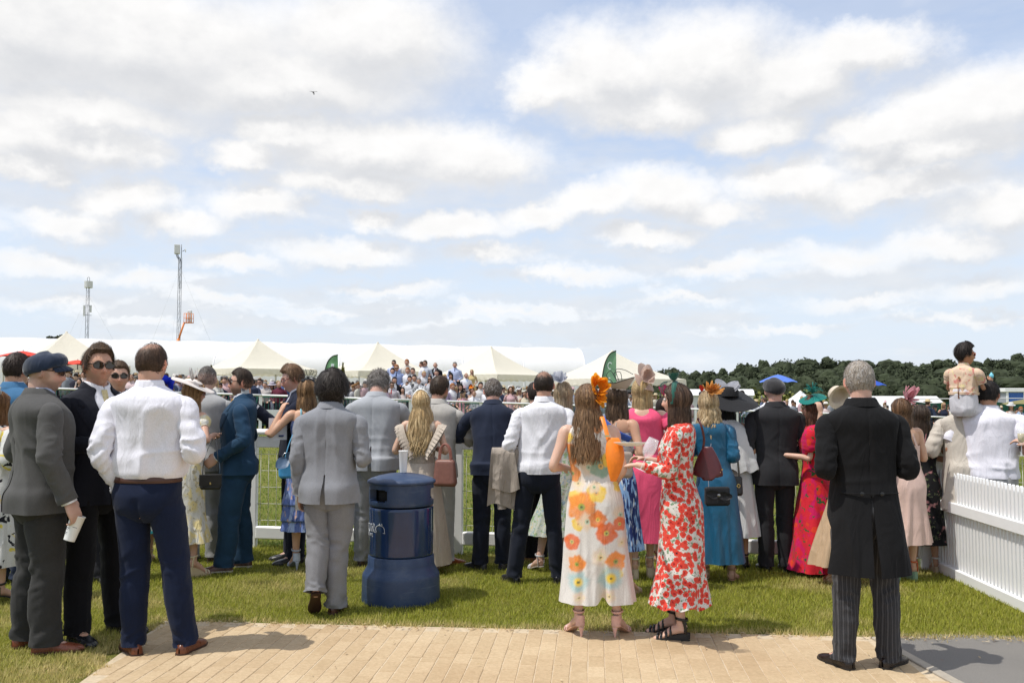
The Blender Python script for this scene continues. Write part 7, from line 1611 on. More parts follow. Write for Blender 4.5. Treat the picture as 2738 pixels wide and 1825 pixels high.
def near_right():
    # --- teal satin dress, curly blonde
    p = Person(1912,1.63,R(-12),'woman with curly blonde hair in teal satin dress and orange fascinator',v=1552,sex='f',heel=.01,arms=('front',((.05,-.03,-.28),(-.10,.20,.03))),skin=(.58,.37,.28),lod=.85,head=(R(8),-.02,R(-4)),side=-.05,feet=((-.11,0,0,.2),(.13,-.02,0,-.2)),bw=.98)
    p.body(legs=True,bare=False);tl = fabric((.004,.095,.19),.42,var=.12,weave=.05,key='tealsatin',crease=.8,spec=.5,csc=7);p.dress([(.17,.235,.18,.19,0),(.5,.208,.15,.17,0),(.88,.185,.13,.15,0),(1.05,.148,.108,.106,0),(1.27,.165,.135,.115,0),(1.36,.165,.105,.115,-.01),(1.42,.145,.085,.10,-.014),(1.455,.095,.067,.082,-.014),(1.48,.07,.058,.066,-.014)],tl,folds=9,famp=.012,sleeve=.97,rs=(.072,.068,.042),amp=.009)
    p.shoes((.35,.2,.12),(.28,.16,.1),'flat');p.hair_long((.40,.28,.14),zend=-.33,hl=(.66,.52,.32),n=190,wave=.014,curl=.014,spread=2.0,thick=.012);m_ = MB()
    for i in range(14): a = i *2.2;petal(m_,(.02 + .02*math.cos(i),-.055,.115),(math.cos(a)*.9 + .25,-.4,math.sin(a)*.6 + .3),(.2,-.7,.5),.10 + .025*(i % 3),.018 + .008*(i % 2),.35)
    p.headobj(m_,'feather_fascinator',petalmat((.75,.36,.10),'peach'));m_ = MB();petal(m_,(-.05,-.04,.125),(-.4,0,.8),(0,-1,.2),.06,.02,.2);petal(m_,(-.06,-.03,.12),(.1,0,.9),(0,-1,.2),.05,.018,.2);p.headobj(m_,'red_feather',fabric((.7,.05,.03),.8))
    bp = at(1918,1352,7.45);m_ = rbox(.205,.155,.07,6,1.0,top_round=.05);st = MB();P,_,_ = tube([(-.07,0,.15),(-.06,.04,.3),(-.02,.08,.5)],.003,6,24);st.grid(P);fl = MB();petal(fl,(0,-.040,.09),(-1,0,.2),(0,-1,0),.11,.035,.1,cup=.3);petal(fl,(0,-.040,.09),(1,0,-.1),(0,-1,0),.11,.035,.1,cup=.3);kn = MB();disc(kn,(0,-.05,.09),.014,(0,-1,0),.008,.4,16)
    top('handbag',None,None,bp,'black satin handbag with bow on the teal dress','handbag',.1,-.0,parts=(('bag_body',m_,fabric((.018,.018,.02),.6,key='satinbag',crease=.4),None),('bow',fl,fabric((.022,.022,.024),.55,key='satinbag',crease=.4),None),('brooch',kn,plain((.3,.3,.3),.2,.8,name='jewel'),None),('strap',st,plain((.4,.4,.42),.3,.9,name='chain'),None)))
    # --- white cape, huge black hat
    p = Person(1958,1.60,R(-14),'woman in white cape dress and huge black hat with white bow',d=8.35,sex='f',heel=.05,arms=('front','front'),skin=(.40,.22,.14),lod=.75,head=(0,-.05,0),side=-.06)
    p.body(legs=True);wm = fabric((.64,.64,.64),.75,var=.03,key='whitecape',crease=.7);p.dress([(.30,.26,.19,.21,0),(.6,.22,.16,.18,0),(.88,.19,.13,.15,0),(1.07,.15,.11,.11,0),(1.27,.16,.13,.11,0),(1.36,.155,.10,.108,-.01),(1.45,.10,.07,.085,-.014)],wm,folds=8,famp=.012);p.dress([(.96,.275,.16,.20,-.02),(1.15,.255,.155,.185,-.02),(1.30,.235,.15,.165,-.015),(1.38,.20,.12,.14,-.014),(1.43,.155,.09,.105,-.014),(1.465,.095,.07,.085,-.014),(1.49,.075,.06,.07,-.014)],wm,folds=9,famp=.020,name='cape',fstart=1.3,hemwave=.02)
    p.shoes((.012,.012,.012),(.012,.012,.012),'heel');p.hair_long((.012,.010,.009),zend=-.26,n=70);m_ = MB();bk = fabric((.018,.018,.02),.8,key='blackhat',crease=.15);disc(m_,(.03,-.03,.105),.31,(.22,-.42,1),.005,.13,64,.05);hb = p.headobj(m_,'hat_brim',bk);m_ = MB();th = np.linspace(0,2*np.pi,40,endpoint=False);m_.grid(np.array([np.stack([.02 + q *np.cos(th),-.03 + q *np.sin(th),z - .05*np.sin(th)*0 + 0*th],-1) for q,z in ((.108,.09),(.105,.15),(.095,.185),(.05,.195),(.01,.197))]),True,False,True);p.headobj(m_,'hat_crown',bk,hb)
    m_ = MB();wb = petalmat((.68,.68,.72),'bow')
    for d_,u_ in (((-1,-.1,.9),(0,-.9,.2)),((1,-.1,.55),(0,-.9,.2)),((.9,0,.2),(0,-.9,.3)),((-.8,0,.2),(0,-.9,.3))): petal(m_,(.0,-.09,.165),d_,u_,.15,.048,.12,cup=.1)
    p.headobj(m_,'bow',wb,hb)
    bp = at(1960,1325,8.0);m_ = rbox(.17,.17,.07,5,.95,top_round=.06);st = strapmb([(.06,0,.16),(.05,.03,.36),(.02,.08,.6)],.009,.003);cl = MB();P,_,_ = tube([(-.04,-.04,.09),(.0,-.045,.09),(.035,-.04,.09)],.004,6,10);cl.grid(P,True,True,True);a = np.linspace(0,6.283,16);P,_,_ = tube(np.stack([.014*np.cos(a) + .035,0*a - .042,.09 + .014*np.sin(a)],-1),.0035,6,24);cl.grid(P)
    top('handbag',None,None,bp,'black saddle handbag with gold clasp on the white cape dress','handbag',.1,parts=(('bag_body',m_,LEA((.012,.011,.011),.35),None),('strap',st,LEA((.10,.08,.06),.4),None),('clasp',cl,plain((.75,.55,.2),.25,1,name='gold'),None)))
    # --- dark suit and cap
    p = Person(2068,1.735,R(0),'man in charcoal suit and dark flat cap standing square to the rail',d=8.30,arms=(((.07,-.03,-.27),(-.10,.18,-.15)),((.07,-.03,-.27),(-.10,.18,-.15))),skin=(.58,.34,.26),lod=.95,feet=((-.09,0,0,.1),(.085,0,0,-.1)),bw=1.03,side=.01,head=(0,-.02,0))
    p.body(buzz=(.40,.26,.21));suit(p,(.026,.026,.029),(.022,.022,.025),(.012,.012,.013),jk=dict(vent=.0,hem=.785,amp=.012,ease=1.02),tr=dict(amp=.012));p.flatcap((.030,.029,.031))
    # --- red and green floral, teal net hat
    p = Person(2172,1.585,R(64),'woman in red and green floral gown and teal net fascinator',d=8.25,sex='f',arms=(((.06,.02,-.28),(-.02,.24,.02)),'front'),skin=(.60,.38,.28),lod=.85,head=(R(10),-.05,0),bw=1.05)
    p.body(lips=(.5,.1,.1),bare=False);rg = printed('redgreen',(.62,.018,.035),[('n',13,.50,.58,(.55,.01,.10),(1,1,.7)),('v',11,.30,.26,(.68,.05,.02),(1,1,1)),('n',24,.60,.63,(.02,.10,.03),(1,1,.8))],crease=.6);p.dress([(.05,.36,.28,.34,-.02),(.4,.28,.21,.25,-.01),(.88,.18,.125,.145,0),(1.07,.135,.10,.096,0),(1.27,.158,.134,.106,0),(1.36,.155,.105,.108,-.01),(1.42,.135,.085,.095,-.014),(1.455,.09,.066,.08,-.014)],rg,folds=8,famp=.022,sleeve=.5,puff=.55,rs=(.070,.075,.06))
    p.shoes((.5,.35,.28),(.4,.3,.2),'flat');p.hair_long((.05,.028,.020),zend=-.28,hl=(.16,.07,.04),n=90);p.eyes();p.glasses((.35,.25,.12),(.03,.03,.03));m_ = MB();tm_ = fabric((.006,.17,.145),.7,key='tealnet',crease=.2);disc(m_,(-.012,-.01,.125),.135,(-.30,.15,1),.004,.30,44,.05);hb = p.headobj(m_,'hat_disc',tm_);m_ = MB();g = p.g
    for i in range(44): a = g.uniform(0,6.28);e_ = g.uniform(.0,1.2);d_ = np.array([math.cos(a)*math.cos(e_),math.sin(a)*math.cos(e_),math.sin(e_)])*g.uniform(.06,.11);loop(m_,[(-.05,-.02,.145),np.array([-.05,-.02,.15]) + d_ *.6 + [0,0,.02],np.array([-.05,-.02,.15]) + d_],.0022,10)
    for q in range(3): loop(m_,[(-.04,-.02,.15),(-.02 + .03*q,-.03,.24),(.05 + .03*q,-.03,.25),(.06 + .03*q,-.03,.20),(.03 + .03*q,-.03,.20)],.003)
    p.headobj(m_,'quill_spray',tm_,hb)
    W,fd,td,nb,f = p.palm[-1];pp = Wp(p,W + fd *.075 - nb *.03 + [0,0,.01]);m_ = MB();m_.box(-.035,.035,-.006,.006,-.07,.07,bev=.004);sc = MB();sc.box(-.031,.031,-.0072,-.0062,-.064,.064);o = top('phone',None,None,pp,'black phone in the hand of the woman in the red gown','phone',R(40),R(-40),parts=(('phone_case',m_,plain((.012,.012,.014),.3,name='black phone'),40),('screen',sc,plain((.03,.03,.035),.1,name='screen'),None)))
    # --- champagne satin, cream hat
    p = Person(2268,1.60,R(8),'woman in champagne satin gown holding her cream hat, half hidden by the tailcoat',d=7.75,sex='f',heel=.05,arms=(((.02,.16,-.05),(-.02,-.02,.30)),'front'),skin=(.62,.40,.29),lod=.7,head=(0,-.05,0),seed=61,hands=(((.1,.1,1),(-.2,-1,.1)),None),curl=(.6,.4),feet=((-.16,.0,0,.1),(-.04,0,0,-.1)))
    p.body(legs=True);cs = fabric((.52,.36,.22),.40,var=.08,weave=.05,key='champ',crease=.9,spec=.5,csc=7);p.dress([(.13,.30,.2,.22,0),(.5,.24,.165,.19,0),(.88,.185,.128,.15,0),(1.07,.14,.10,.10,0),(1.27,.155,.13,.11,0),(1.36,.15,.10,.105,-.01),(1.42,.13,.08,.092,-.014)],cs,folds=12,famp=.022);p.shoes((.30,.10,.04),(.62,.42,.25),'wedge');p.hair_long((.08,.05,.03),zend=-.25,n=70)
    m_ = MB();hc = fabric((.60,.51,.40),.8,key='creamhat',crease=.15);th = np.linspace(0,2*np.pi,40,endpoint=False);m_.grid(np.array([np.stack([q *np.cos(th),q *np.sin(th),np.full(40,z)],-1) for q,z in ((.112,-.010),(.098,.0),(.075,.005),(.072,.045),(.067,.075),(.045,.085),(.01,.08))]),True,False,True);hp = at(2246,1060,7.62);o = top('hat',m_,hc,hp,'cream felt hat held up beside the grey haired head','hat');o.rotation_euler = (R(-60),R(-28),0)
    # --- tailcoat
    p = Person(2304,1.792,R(-3),'grey haired man in black tailcoat and striped trousers, nearest at right',v=1786,arms=(((.045,-.07,-.27),(-.08,.23,.04)),((.06,-.05,-.27),(-.09,.23,.02))),skin=(.60,.37,.29),bw=1.0,feet=((-.135,.0,0,.40),(.125,.02,0,-.75)),head=(R(-2),-.02,R(-1)),side=-.01)
    p.body();blk = (.0085,.0085,.0095);jm = fabric(blk,.9,var=.08,weave=.35,sheen=.03,key='morning',crease=.55)
    def stripes(nt):
        tc = nt.nodes.new('ShaderNodeTexCoord');sp = nt.nodes.new('ShaderNodeSeparateXYZ');lnk(nt,tc.outputs['Object'],sp.inputs[0]);w = nt.nodes.new('ShaderNodeMath');w.operation = 'SINE';ml = nt.nodes.new('ShaderNodeMath');ml.operation = 'MULTIPLY';lnk(nt,sp.outputs[0],ml.inputs[0]);ml.inputs[1].default_value = 820;lnk(nt,ml.outputs[0],w.inputs[0]);n = tn(nt,300,2,.6)
        w2 = nt.nodes.new('ShaderNodeMath');w2.operation = 'SINE';m2 = nt.nodes.new('ShaderNodeMath');m2.operation = 'MULTIPLY';lnk(nt,sp.outputs[0],m2.inputs[0]);m2.inputs[1].default_value = 273;lnk(nt,m2.outputs[0],w2.inputs[0])
        c1 = mixc(nt,mrange(nt,w.outputs[0],.55,.9),(.030,.030,.033),(.060,.060,.064));return mixc(nt,mrange(nt,w2.outputs[0],.85,.98),c1,(.095,.095,.10))
    p.jacket(blk,mat=jm,hem=.545,vent=.44,amp=.012,tails=True,ease=1.0,name='tailcoat');p.shirtcollar((.76,.78,.82));p.trousers(None,mat=fabric((.05,.05,.05),.9,key='stripetrouser',src=stripes,crease=.6),amp=.016,wide=1.0);p.shoes((.018,.012,.010),(.012,.010,.009),rough=.28)
    m_ = MB();
    for x in (-.055,.055): disc(m_,p.bend([x,-.152,1.0]),.011,(0,-1,.05),.006,.3,16)
    p.put(m_,'button',plain((.01,.01,.01),.3,name='button'));m_ = MB();a = np.linspace(R(214),R(326),40);r = (np.abs(np.cos(a))**2.35 + np.abs(np.sin(a))**2.35)**(-1/2.35);C = np.stack([.189*np.cos(a)*r,.142*np.sin(a)*r - .004,1.0 + 0*a],-1);P,_,_ = tube(p.bend(C),[(.0022,.006)]*40,6,60,ref=(0,0,1));m_.grid(P);p.put(m_,'waist_seam',jm)
    p.hair_short((.34,.285,.225),top=.013,sidet=.006,nstr=1300,hl=(.58,.53,.46),grey=.6,length=.018,back=-42,bald=(.02,.118,.05,.45));p.glasses((.6,.5,.4),sun=False)
    # --- blush dress, pink feathers
    p = Person(2418,1.56,R(14),'woman in blush satin dress with pink feather fascinator and bare shoulder',v=1552,sex='f',heel=.07,arms=('front',((.06,-.02,-.28),(-.04,.20,.08))),skin=(.60,.37,.25),lod=.85,head=(R(6),-.05,0),feet=((-.12,.05,0,.1),(.05,.0,0,-.15)),side=-.03,bw=1.05)
    p.body(legs=True);bs = fabric((.66,.47,.40),.5,var=.04,weave=.05,key='blushsatin',crease=.5,spec=.4);p.dress([(.30,.27,.19,.21,0),(.5,.22,.155,.18,0),(.68,.185,.13,.16,0),(.87,.182,.125,.155,0),(1.07,.142,.105,.105,0),(1.20,.148,.12,.105,0),(1.27,.152,.13,.106,0)],bs,folds=7,famp=.014,amp=.006);m_ = MB();P,_,_ = tube([p.bend([-.10,-.105,1.26]),p.bend([-.06,-.10,1.38]),p.bend([-.05,-.03,1.47])],[(.004,.02)]*3,8,20);m_.grid(P);P,_,_ = tube([p.bend([.07,-.108,1.26]),p.bend([.03,-.10,1.40]),p.bend([.04,-.03,1.47])],[(.004,.012)]*3,8,20);m_.grid(P);p.put(m_,'halter_strap',bs)
    p.shoes((.55,.12,.04),(.20,.32,.22),'wedge');p.hair_long((.075,.042,.024),zend=-.33,hl=(.26,.145,.075),n=120,wave=.005,spread=1.3);m_ = MB();pf = petalmat((.72,.36,.40),'pinkfeather')
    for i in range(18): a = i *2.4;petal(m_,(.055 + .02*math.cos(i *1.3),-.03,.115 + .01*math.sin(i)),(math.cos(a)*.9 + .3,-.2 + .4*math.sin(i *1.7),abs(math.sin(a))*1.0 + .1 if i % 3 else -.6),(.1,-.6,.6),.10 + .03*(i % 3),.026 - .006*(i % 2),.45,cup=.5)
    loop(m_,[(.03,-.03,.14),(.05,-.03,.20),(.09,-.03,.25)],.004);p.headobj(m_,'feather_fascinator',pf)
    # --- dark floral dress
    p = Person(2462,1.50,R(-6),'dark haired woman in black dress with pink floral hem behind the blush dress',d=8.25,sex='f',heel=.04,arms=('front','front'),skin=(.45,.26,.17),lod=.6,seed=71)
    p.body(legs=True);df = printed('darkfloral',(.010,.010,.012),[('n',12,.58,.64,(.42,.20,.20),(1,1,1)),('n',26,.60,.64,(.10,.12,.06),(1,1,1))]);p.dress([(.26,.24,.18,.20,0),(.34,.215,.16,.18,0),(.88,.175,.12,.14,0),(1.07,.135,.10,.096,0),(1.27,.155,.13,.106,0),(1.36,.15,.10,.105,-.01),(1.45,.10,.07,.085,-.014)],df,folds=12,famp=.012);p.shoes((.6,.58,.55),(.4,.3,.2),'wedge');p.hair_long((.03,.022,.017),zend=-.34,hl=(.09,.06,.04),n=90,wave=.008)
    # --- man in cream kurta carrying the boy
    p = Person(2588,1.665,R(-22),'man in cream jacket carrying a small boy on his shoulders',d=8.02,arms=(((.12,-.06,-.26),(-.08,.22,.05)),'fronthigh'),skin=(.38,.20,.125),lod=.9,head=(R(-18),-.20,0),lean=.20,bw=1.10,seed=81)
    p.body();cm = fabric((.55,.50,.43),.85,var=.05,key='cream',crease=.8);p.jacket(None,mat=cm,hem=.62,vent=.25,amp=.020,ease=1.06,name='kurta',cuff=False);p.shirtcollar((.60,.60,.62));p.trousers((.50,.47,.42));p.shoes((.10,.05,.03));p.hair_short((.012,.009,.008),top=.022,sidet=.008,nstr=700,hl=(.05,.04,.035));man = p
    # --- boy on shoulders
    bz = at(2580,1092,7.88)[2]
    b = Person(2576,1.02,R(-52),'small boy in peach printed shirt and white trousers riding on shoulders',d=7.92,z0=bz - .50,cat='boy',arms=(((.10,.10,-.22),(.0,.20,.05)),((.04,.13,-.24),(-.02,.22,.10))),skin=(.42,.22,.13),head=(R(-42),-.04,0),bw=1.0,lean=.12,feet=((-.15,.36,.30,.1),(.15,.36,.30,-.1)),hands=(None,((0,.8,.5),(.9,0,.3))),curl=(.4,.7),seed=82)
    hs = 1.28;b.HC = b.hp + b.HR @ np.array([0,.018,.105]);b.HR = b.HR *1.0
    SC = np.eye(3)*1.36;b.HR = b.HR @ SC;b.HC = b.hp + b.HR @ np.array([0,.010,.098])
    b.body(remesh=False,lips=(.36,.14,.10));pmn = printed('peachshirt',(.70,.52,.38),[('n',22,.56,.62,(.62,.24,.20),(1,1,1)),('n',34,.60,.64,(.72,.62,.30),(1,1,1))],crease=.8);b.shirt(None,mat=pmn,sleeve=.46,hem=1.06,untucked=True,amp=.020,ease=1.02,rc=.06,r0=.085);b.shirtcollar(None,mat=pmn)
    m_ = MB();wt = fabric((.60,.59,.62),.85,key='boytrouser',crease=.8);T = np.array([(.74,.13,.10,.11,.0),(.80,.178,.13,.15,0),(.88,.190,.14,.155,0),(1.0,.19,.14,.145,0),(1.14,.175,.13,.13,0)]);P,A = b.torso(T,22,44);P = P + unit(P *[1,1,0])*b.folds(P,.014,6,6)[...,None];m_.grid(b.bend(P),True,True,True)
    for sd in (-1,1): P,N,th = tube([(sd *.085,0,.84),(sd *.12,.14,.84),(sd *.15,.30,.80),(sd *.15,.37,.62),(sd *.15,.38,.36)],[.10,.095,.08,.07,.055],22,44);P = P + N *(.012*(ridge(P *[9,9,14] + 3,1.4) - .4))[...,None];m_.grid(P,True,True,True)
    b.put(m_,'trousers',wt);b.shoes((.5,.5,.5));b.hair_short((.014,.010,.009),top=.030,sidet=.012,nstr=900,hl=(.07,.055,.045),quiff=.020,length=.05,back=-40,mess=.3);b.glasses((.75,.16,.03),(.40,.10,.03));b.eyes()
    m_ = MB();br = LEA((.30,.12,.05))
    for z,w in ((1.30,.016),(1.02,.013)): disc(m_,b.bend([0,-.155,z]),w,(0,-1,.1),.006,.2,14)
    m_.box(-.006,.006,-.160,-.155,1.03,1.30);b.put(m_,'brace',br)
    W,fd,td,nb,f = b.palm[1];bp = Wp(b,W + fd *.085);m_ = MB();g2 = np.linspace(0,2*np.pi,18,endpoint=False);m_.grid(np.array([np.stack([q *np.cos(g2),q *np.sin(g2),np.full(18,z)],-1) for q,z in ((.004,-.02),(.016,-.014),(.019,.0),(.016,.014),(.008,.022),(.006,.030),(.002,.032))]),True,True,True);top('toy',m_,plain((.18,.58,.72),.4,name='blue toy'),bp + [0,0,.02],'small light blue toy in the boy\'s raised hand','toy')
    # --- white polo shirt
    p = Person(2642,1.70,R(-34),'dark haired man in white short sleeved shirt and grey trousers behind the picket fence',d=7.92,arms=('frontlow',((.07,-.04,-.27),(-.06,.25,.04))),skin=(.44,.235,.145),lod=.95,head=(R(-12),-.02,0),bw=1.22,seed=91,lean=.04)
    p.body(beard=(.25,(.12,.08,.06)));p.shirt((.80,.79,.86),hem=.90,untucked=True,sleeve=.50,amp=.020,rc=.062,r0=.078);p.shirtcollar((.80,.79,.86));p.trousers((.42,.42,.42),wide=1.06);p.shoes((.4,.4,.4));p.hair_short((.014,.011,.010),top=.018,sidet=.009,nstr=1100,hl=(.06,.05,.045),wavy=.004,length=.022,back=-44);p.glasses((.03,.03,.03),(.02,.02,.025))
    m_ = MB();d_ = unit(p.Wr[1] - p.E[1]);c_ = p.Wr[1] - d_ *.03;P,_,_ = tube([c_,c_ + d_ *.018],[.034,.033],20,3);m_.grid(P,True);p.put(m_,'wristband',plain((.75,.75,.76),.6,name='paper band'))
    # --- person at the right edge with champagne
    p = Person(2838,1.68,R(60),'person in pale dress at the right edge holding a champagne glass',d=7.2,sex='f',heel=.04,arms=(((.04,.05,-.27),(-.02,.22,.10)),((.04,.06,-.27),(-.02,.22,.08))),skin=(.58,.36,.26),lod=.5,cat='person',seed=95)
    p.body(legs=True);p.dress([(.30,.25,.18,.20,0),(.88,.18,.12,.14,0),(1.07,.135,.10,.096,0),(1.27,.155,.13,.106,0),(1.36,.15,.10,.105,-.01),(1.45,.10,.07,.085,-.014)],fabric((.60,.60,.60),.7,key='pale'),sleeve=.4);p.shoes((.5,.4,.3),(.3,.2,.1),'flat');p.hair_long((.2,.12,.06),n=60)
    th = np.linspace(0,2*np.pi,32,endpoint=False);m_ = MB();m_.grid(np.array([np.stack([q *np.cos(th),q *np.sin(th),np.full(32,z)],-1) for q,z in ((.03,0),(.031,.002),(.004,.006),(.0035,.08),(.02,.10),(.027,.14),(.025,.21),(.024,.21),(.025,.14),(.005,.098))]),True,True,True);lq = MB();lq.grid(np.array([np.stack([q *np.cos(th),q *np.sin(th),np.full(32,z)],-1) for q,z in ((.005,.10),(.018,.107),(.0245,.14),(.0245,.17))]),True,True,True)
    top('champagne_glass',None,None,at(2732,1218,6.95),'champagne flute with pale drink at the right edge','glass',parts=(('bowl',m_,glassy((.95,.97,1),.02,.22),None),('drink',lq,plain((.60,.48,.20),.1,name='wine'),None)))
near_right()
def edge_left():
    p = Person(-6,1.62,R(-20),'woman in white dress with black and yellow flowers at the left edge',d=7.1,sex='f',heel=.04,arms=('front','front'),skin=(.60,.38,.28),lod=.7,seed=101)
    p.body(legs=True);p.dress([(.27,.27,.20,.22,0),(.5,.235,.17,.19,0),(.88,.19,.13,.15,0),(1.07,.145,.105,.10,0),(1.27,.16,.132,.11,0),(1.36,.158,.10,.108,-.01),(1.45,.10,.07,.085,-.014)],printed('bwfloral',(.66,.65,.62),[('n',9,.56,.60,(.72,.58,.10),(1,1,1)),('n',13,.61,.63,(.015,.015,.02),(1,1,1))]),folds=8,famp=.02,sleeve=.7,puff=.2,rs=(.075,.08,.05));p.shoes((.02,.02,.02),(.02,.02,.02),'heel');p.hair_long((.20,.10,.045),n=70);m_ = MB()
    for i in range(9): a = i *.8;petal(m_,(.04,-.04,.11),(math.cos(a),-.3,math.sin(a)),(0,-.8,.4),.11,.045,.4)
    p.headobj(m_,'fascinator',petalmat((.68,.66,.62),'whitefasc'))
    p = Person(42,1.93,R(-16),'man with dark hair in bright blue jacket at the left edge',d=7.75,skin=(.50,.29,.20),lod=.75,seed=102,bw=1.08);p.body();suit(p,(.06,.17,.32),(.02,.03,.06),jk=dict(amp=.016));p.hair_short((.030,.020,.016),top=.024,sidet=.008,nstr=900,hl=(.09,.06,.05),wavy=.005)
    p = Person(92,1.76,R(-30),'woman with straight brown hair behind the flat cap',d=8.9,sex='f',skin=(.56,.34,.25),lod=.55,seed=103);p.body(bare=False);p.dress([(.30,.25,.18,.20,0),(.88,.18,.12,.14,0),(1.07,.135,.10,.096,0),(1.27,.155,.13,.106,0),(1.36,.15,.10,.105,-.01),(1.45,.10,.07,.085,-.014)],fabric((.55,.58,.66),.8,key='paleblue'),sleeve=.9);p.shoes(kind='flat');p.hair_long((.05,.028,.018),hl=(.20,.095,.045),n=80,wave=.001);m_ = MB();petal(m_,(-.02,-.03,.12),(-.3,-.1,1),(0,-1,.3),.13,.03,.1);petal(m_,(-.02,-.03,.12),(.3,-.1,1),(0,-1,.3),.11,.03,.1);p.headobj(m_,'fascinator',fabric((.06,.06,.05),.8))
    p = Person(316,1.87,R(-130),'brown haired man in sunglasses mostly hidden behind the navy suit',d=7.9,skin=(.55,.33,.24),lod=.6,seed=104,head=(R(-20),0,0));p.body();suit(p,(.45,.42,.38),(.02,.02,.025),front=fabric((.1,.1,.2)),jk=dict(lapel=True));p.hair_short((.09,.055,.035),top=.024,sidet=.010,nstr=500,hl=(.2,.13,.08));p.glasses((.03,.02,.02));p.eyes()
    p = Person(438,1.72,R(10),'woman with royal blue bow fascinator behind the white hat',d=8.75,sex='f',skin=(.56,.34,.25),lod=.5,seed=105);p.body(legs=True);p.dress([(.30,.25,.18,.20,0),(.88,.18,.12,.14,0),(1.07,.135,.10,.096,0),(1.27,.155,.13,.106,0),(1.36,.15,.10,.105,-.01),(1.45,.10,.07,.085,-.014)],printed('turq',(.60,.62,.62),[('n',12,.55,.6,(.03,.30,.36),(1,1,1))]),sleeve=.4);p.shoes((.6,.5,.35),(.5,.4,.25),'wedge');p.hair_long((.2,.12,.06),n=50);m_ = MB()
    for d_ in ((-1,-.3,.4),(1,-.3,.4),(-.5,-.3,-.8),(.5,-.3,-.8),(0,-.4,1)): petal(m_,(.03,-.06,.09),d_,(0,-1,.2),.12,.055,.3)
    p.headobj(m_,'bow',petalmat((.012,.03,.42),'royal'))
edge_left()
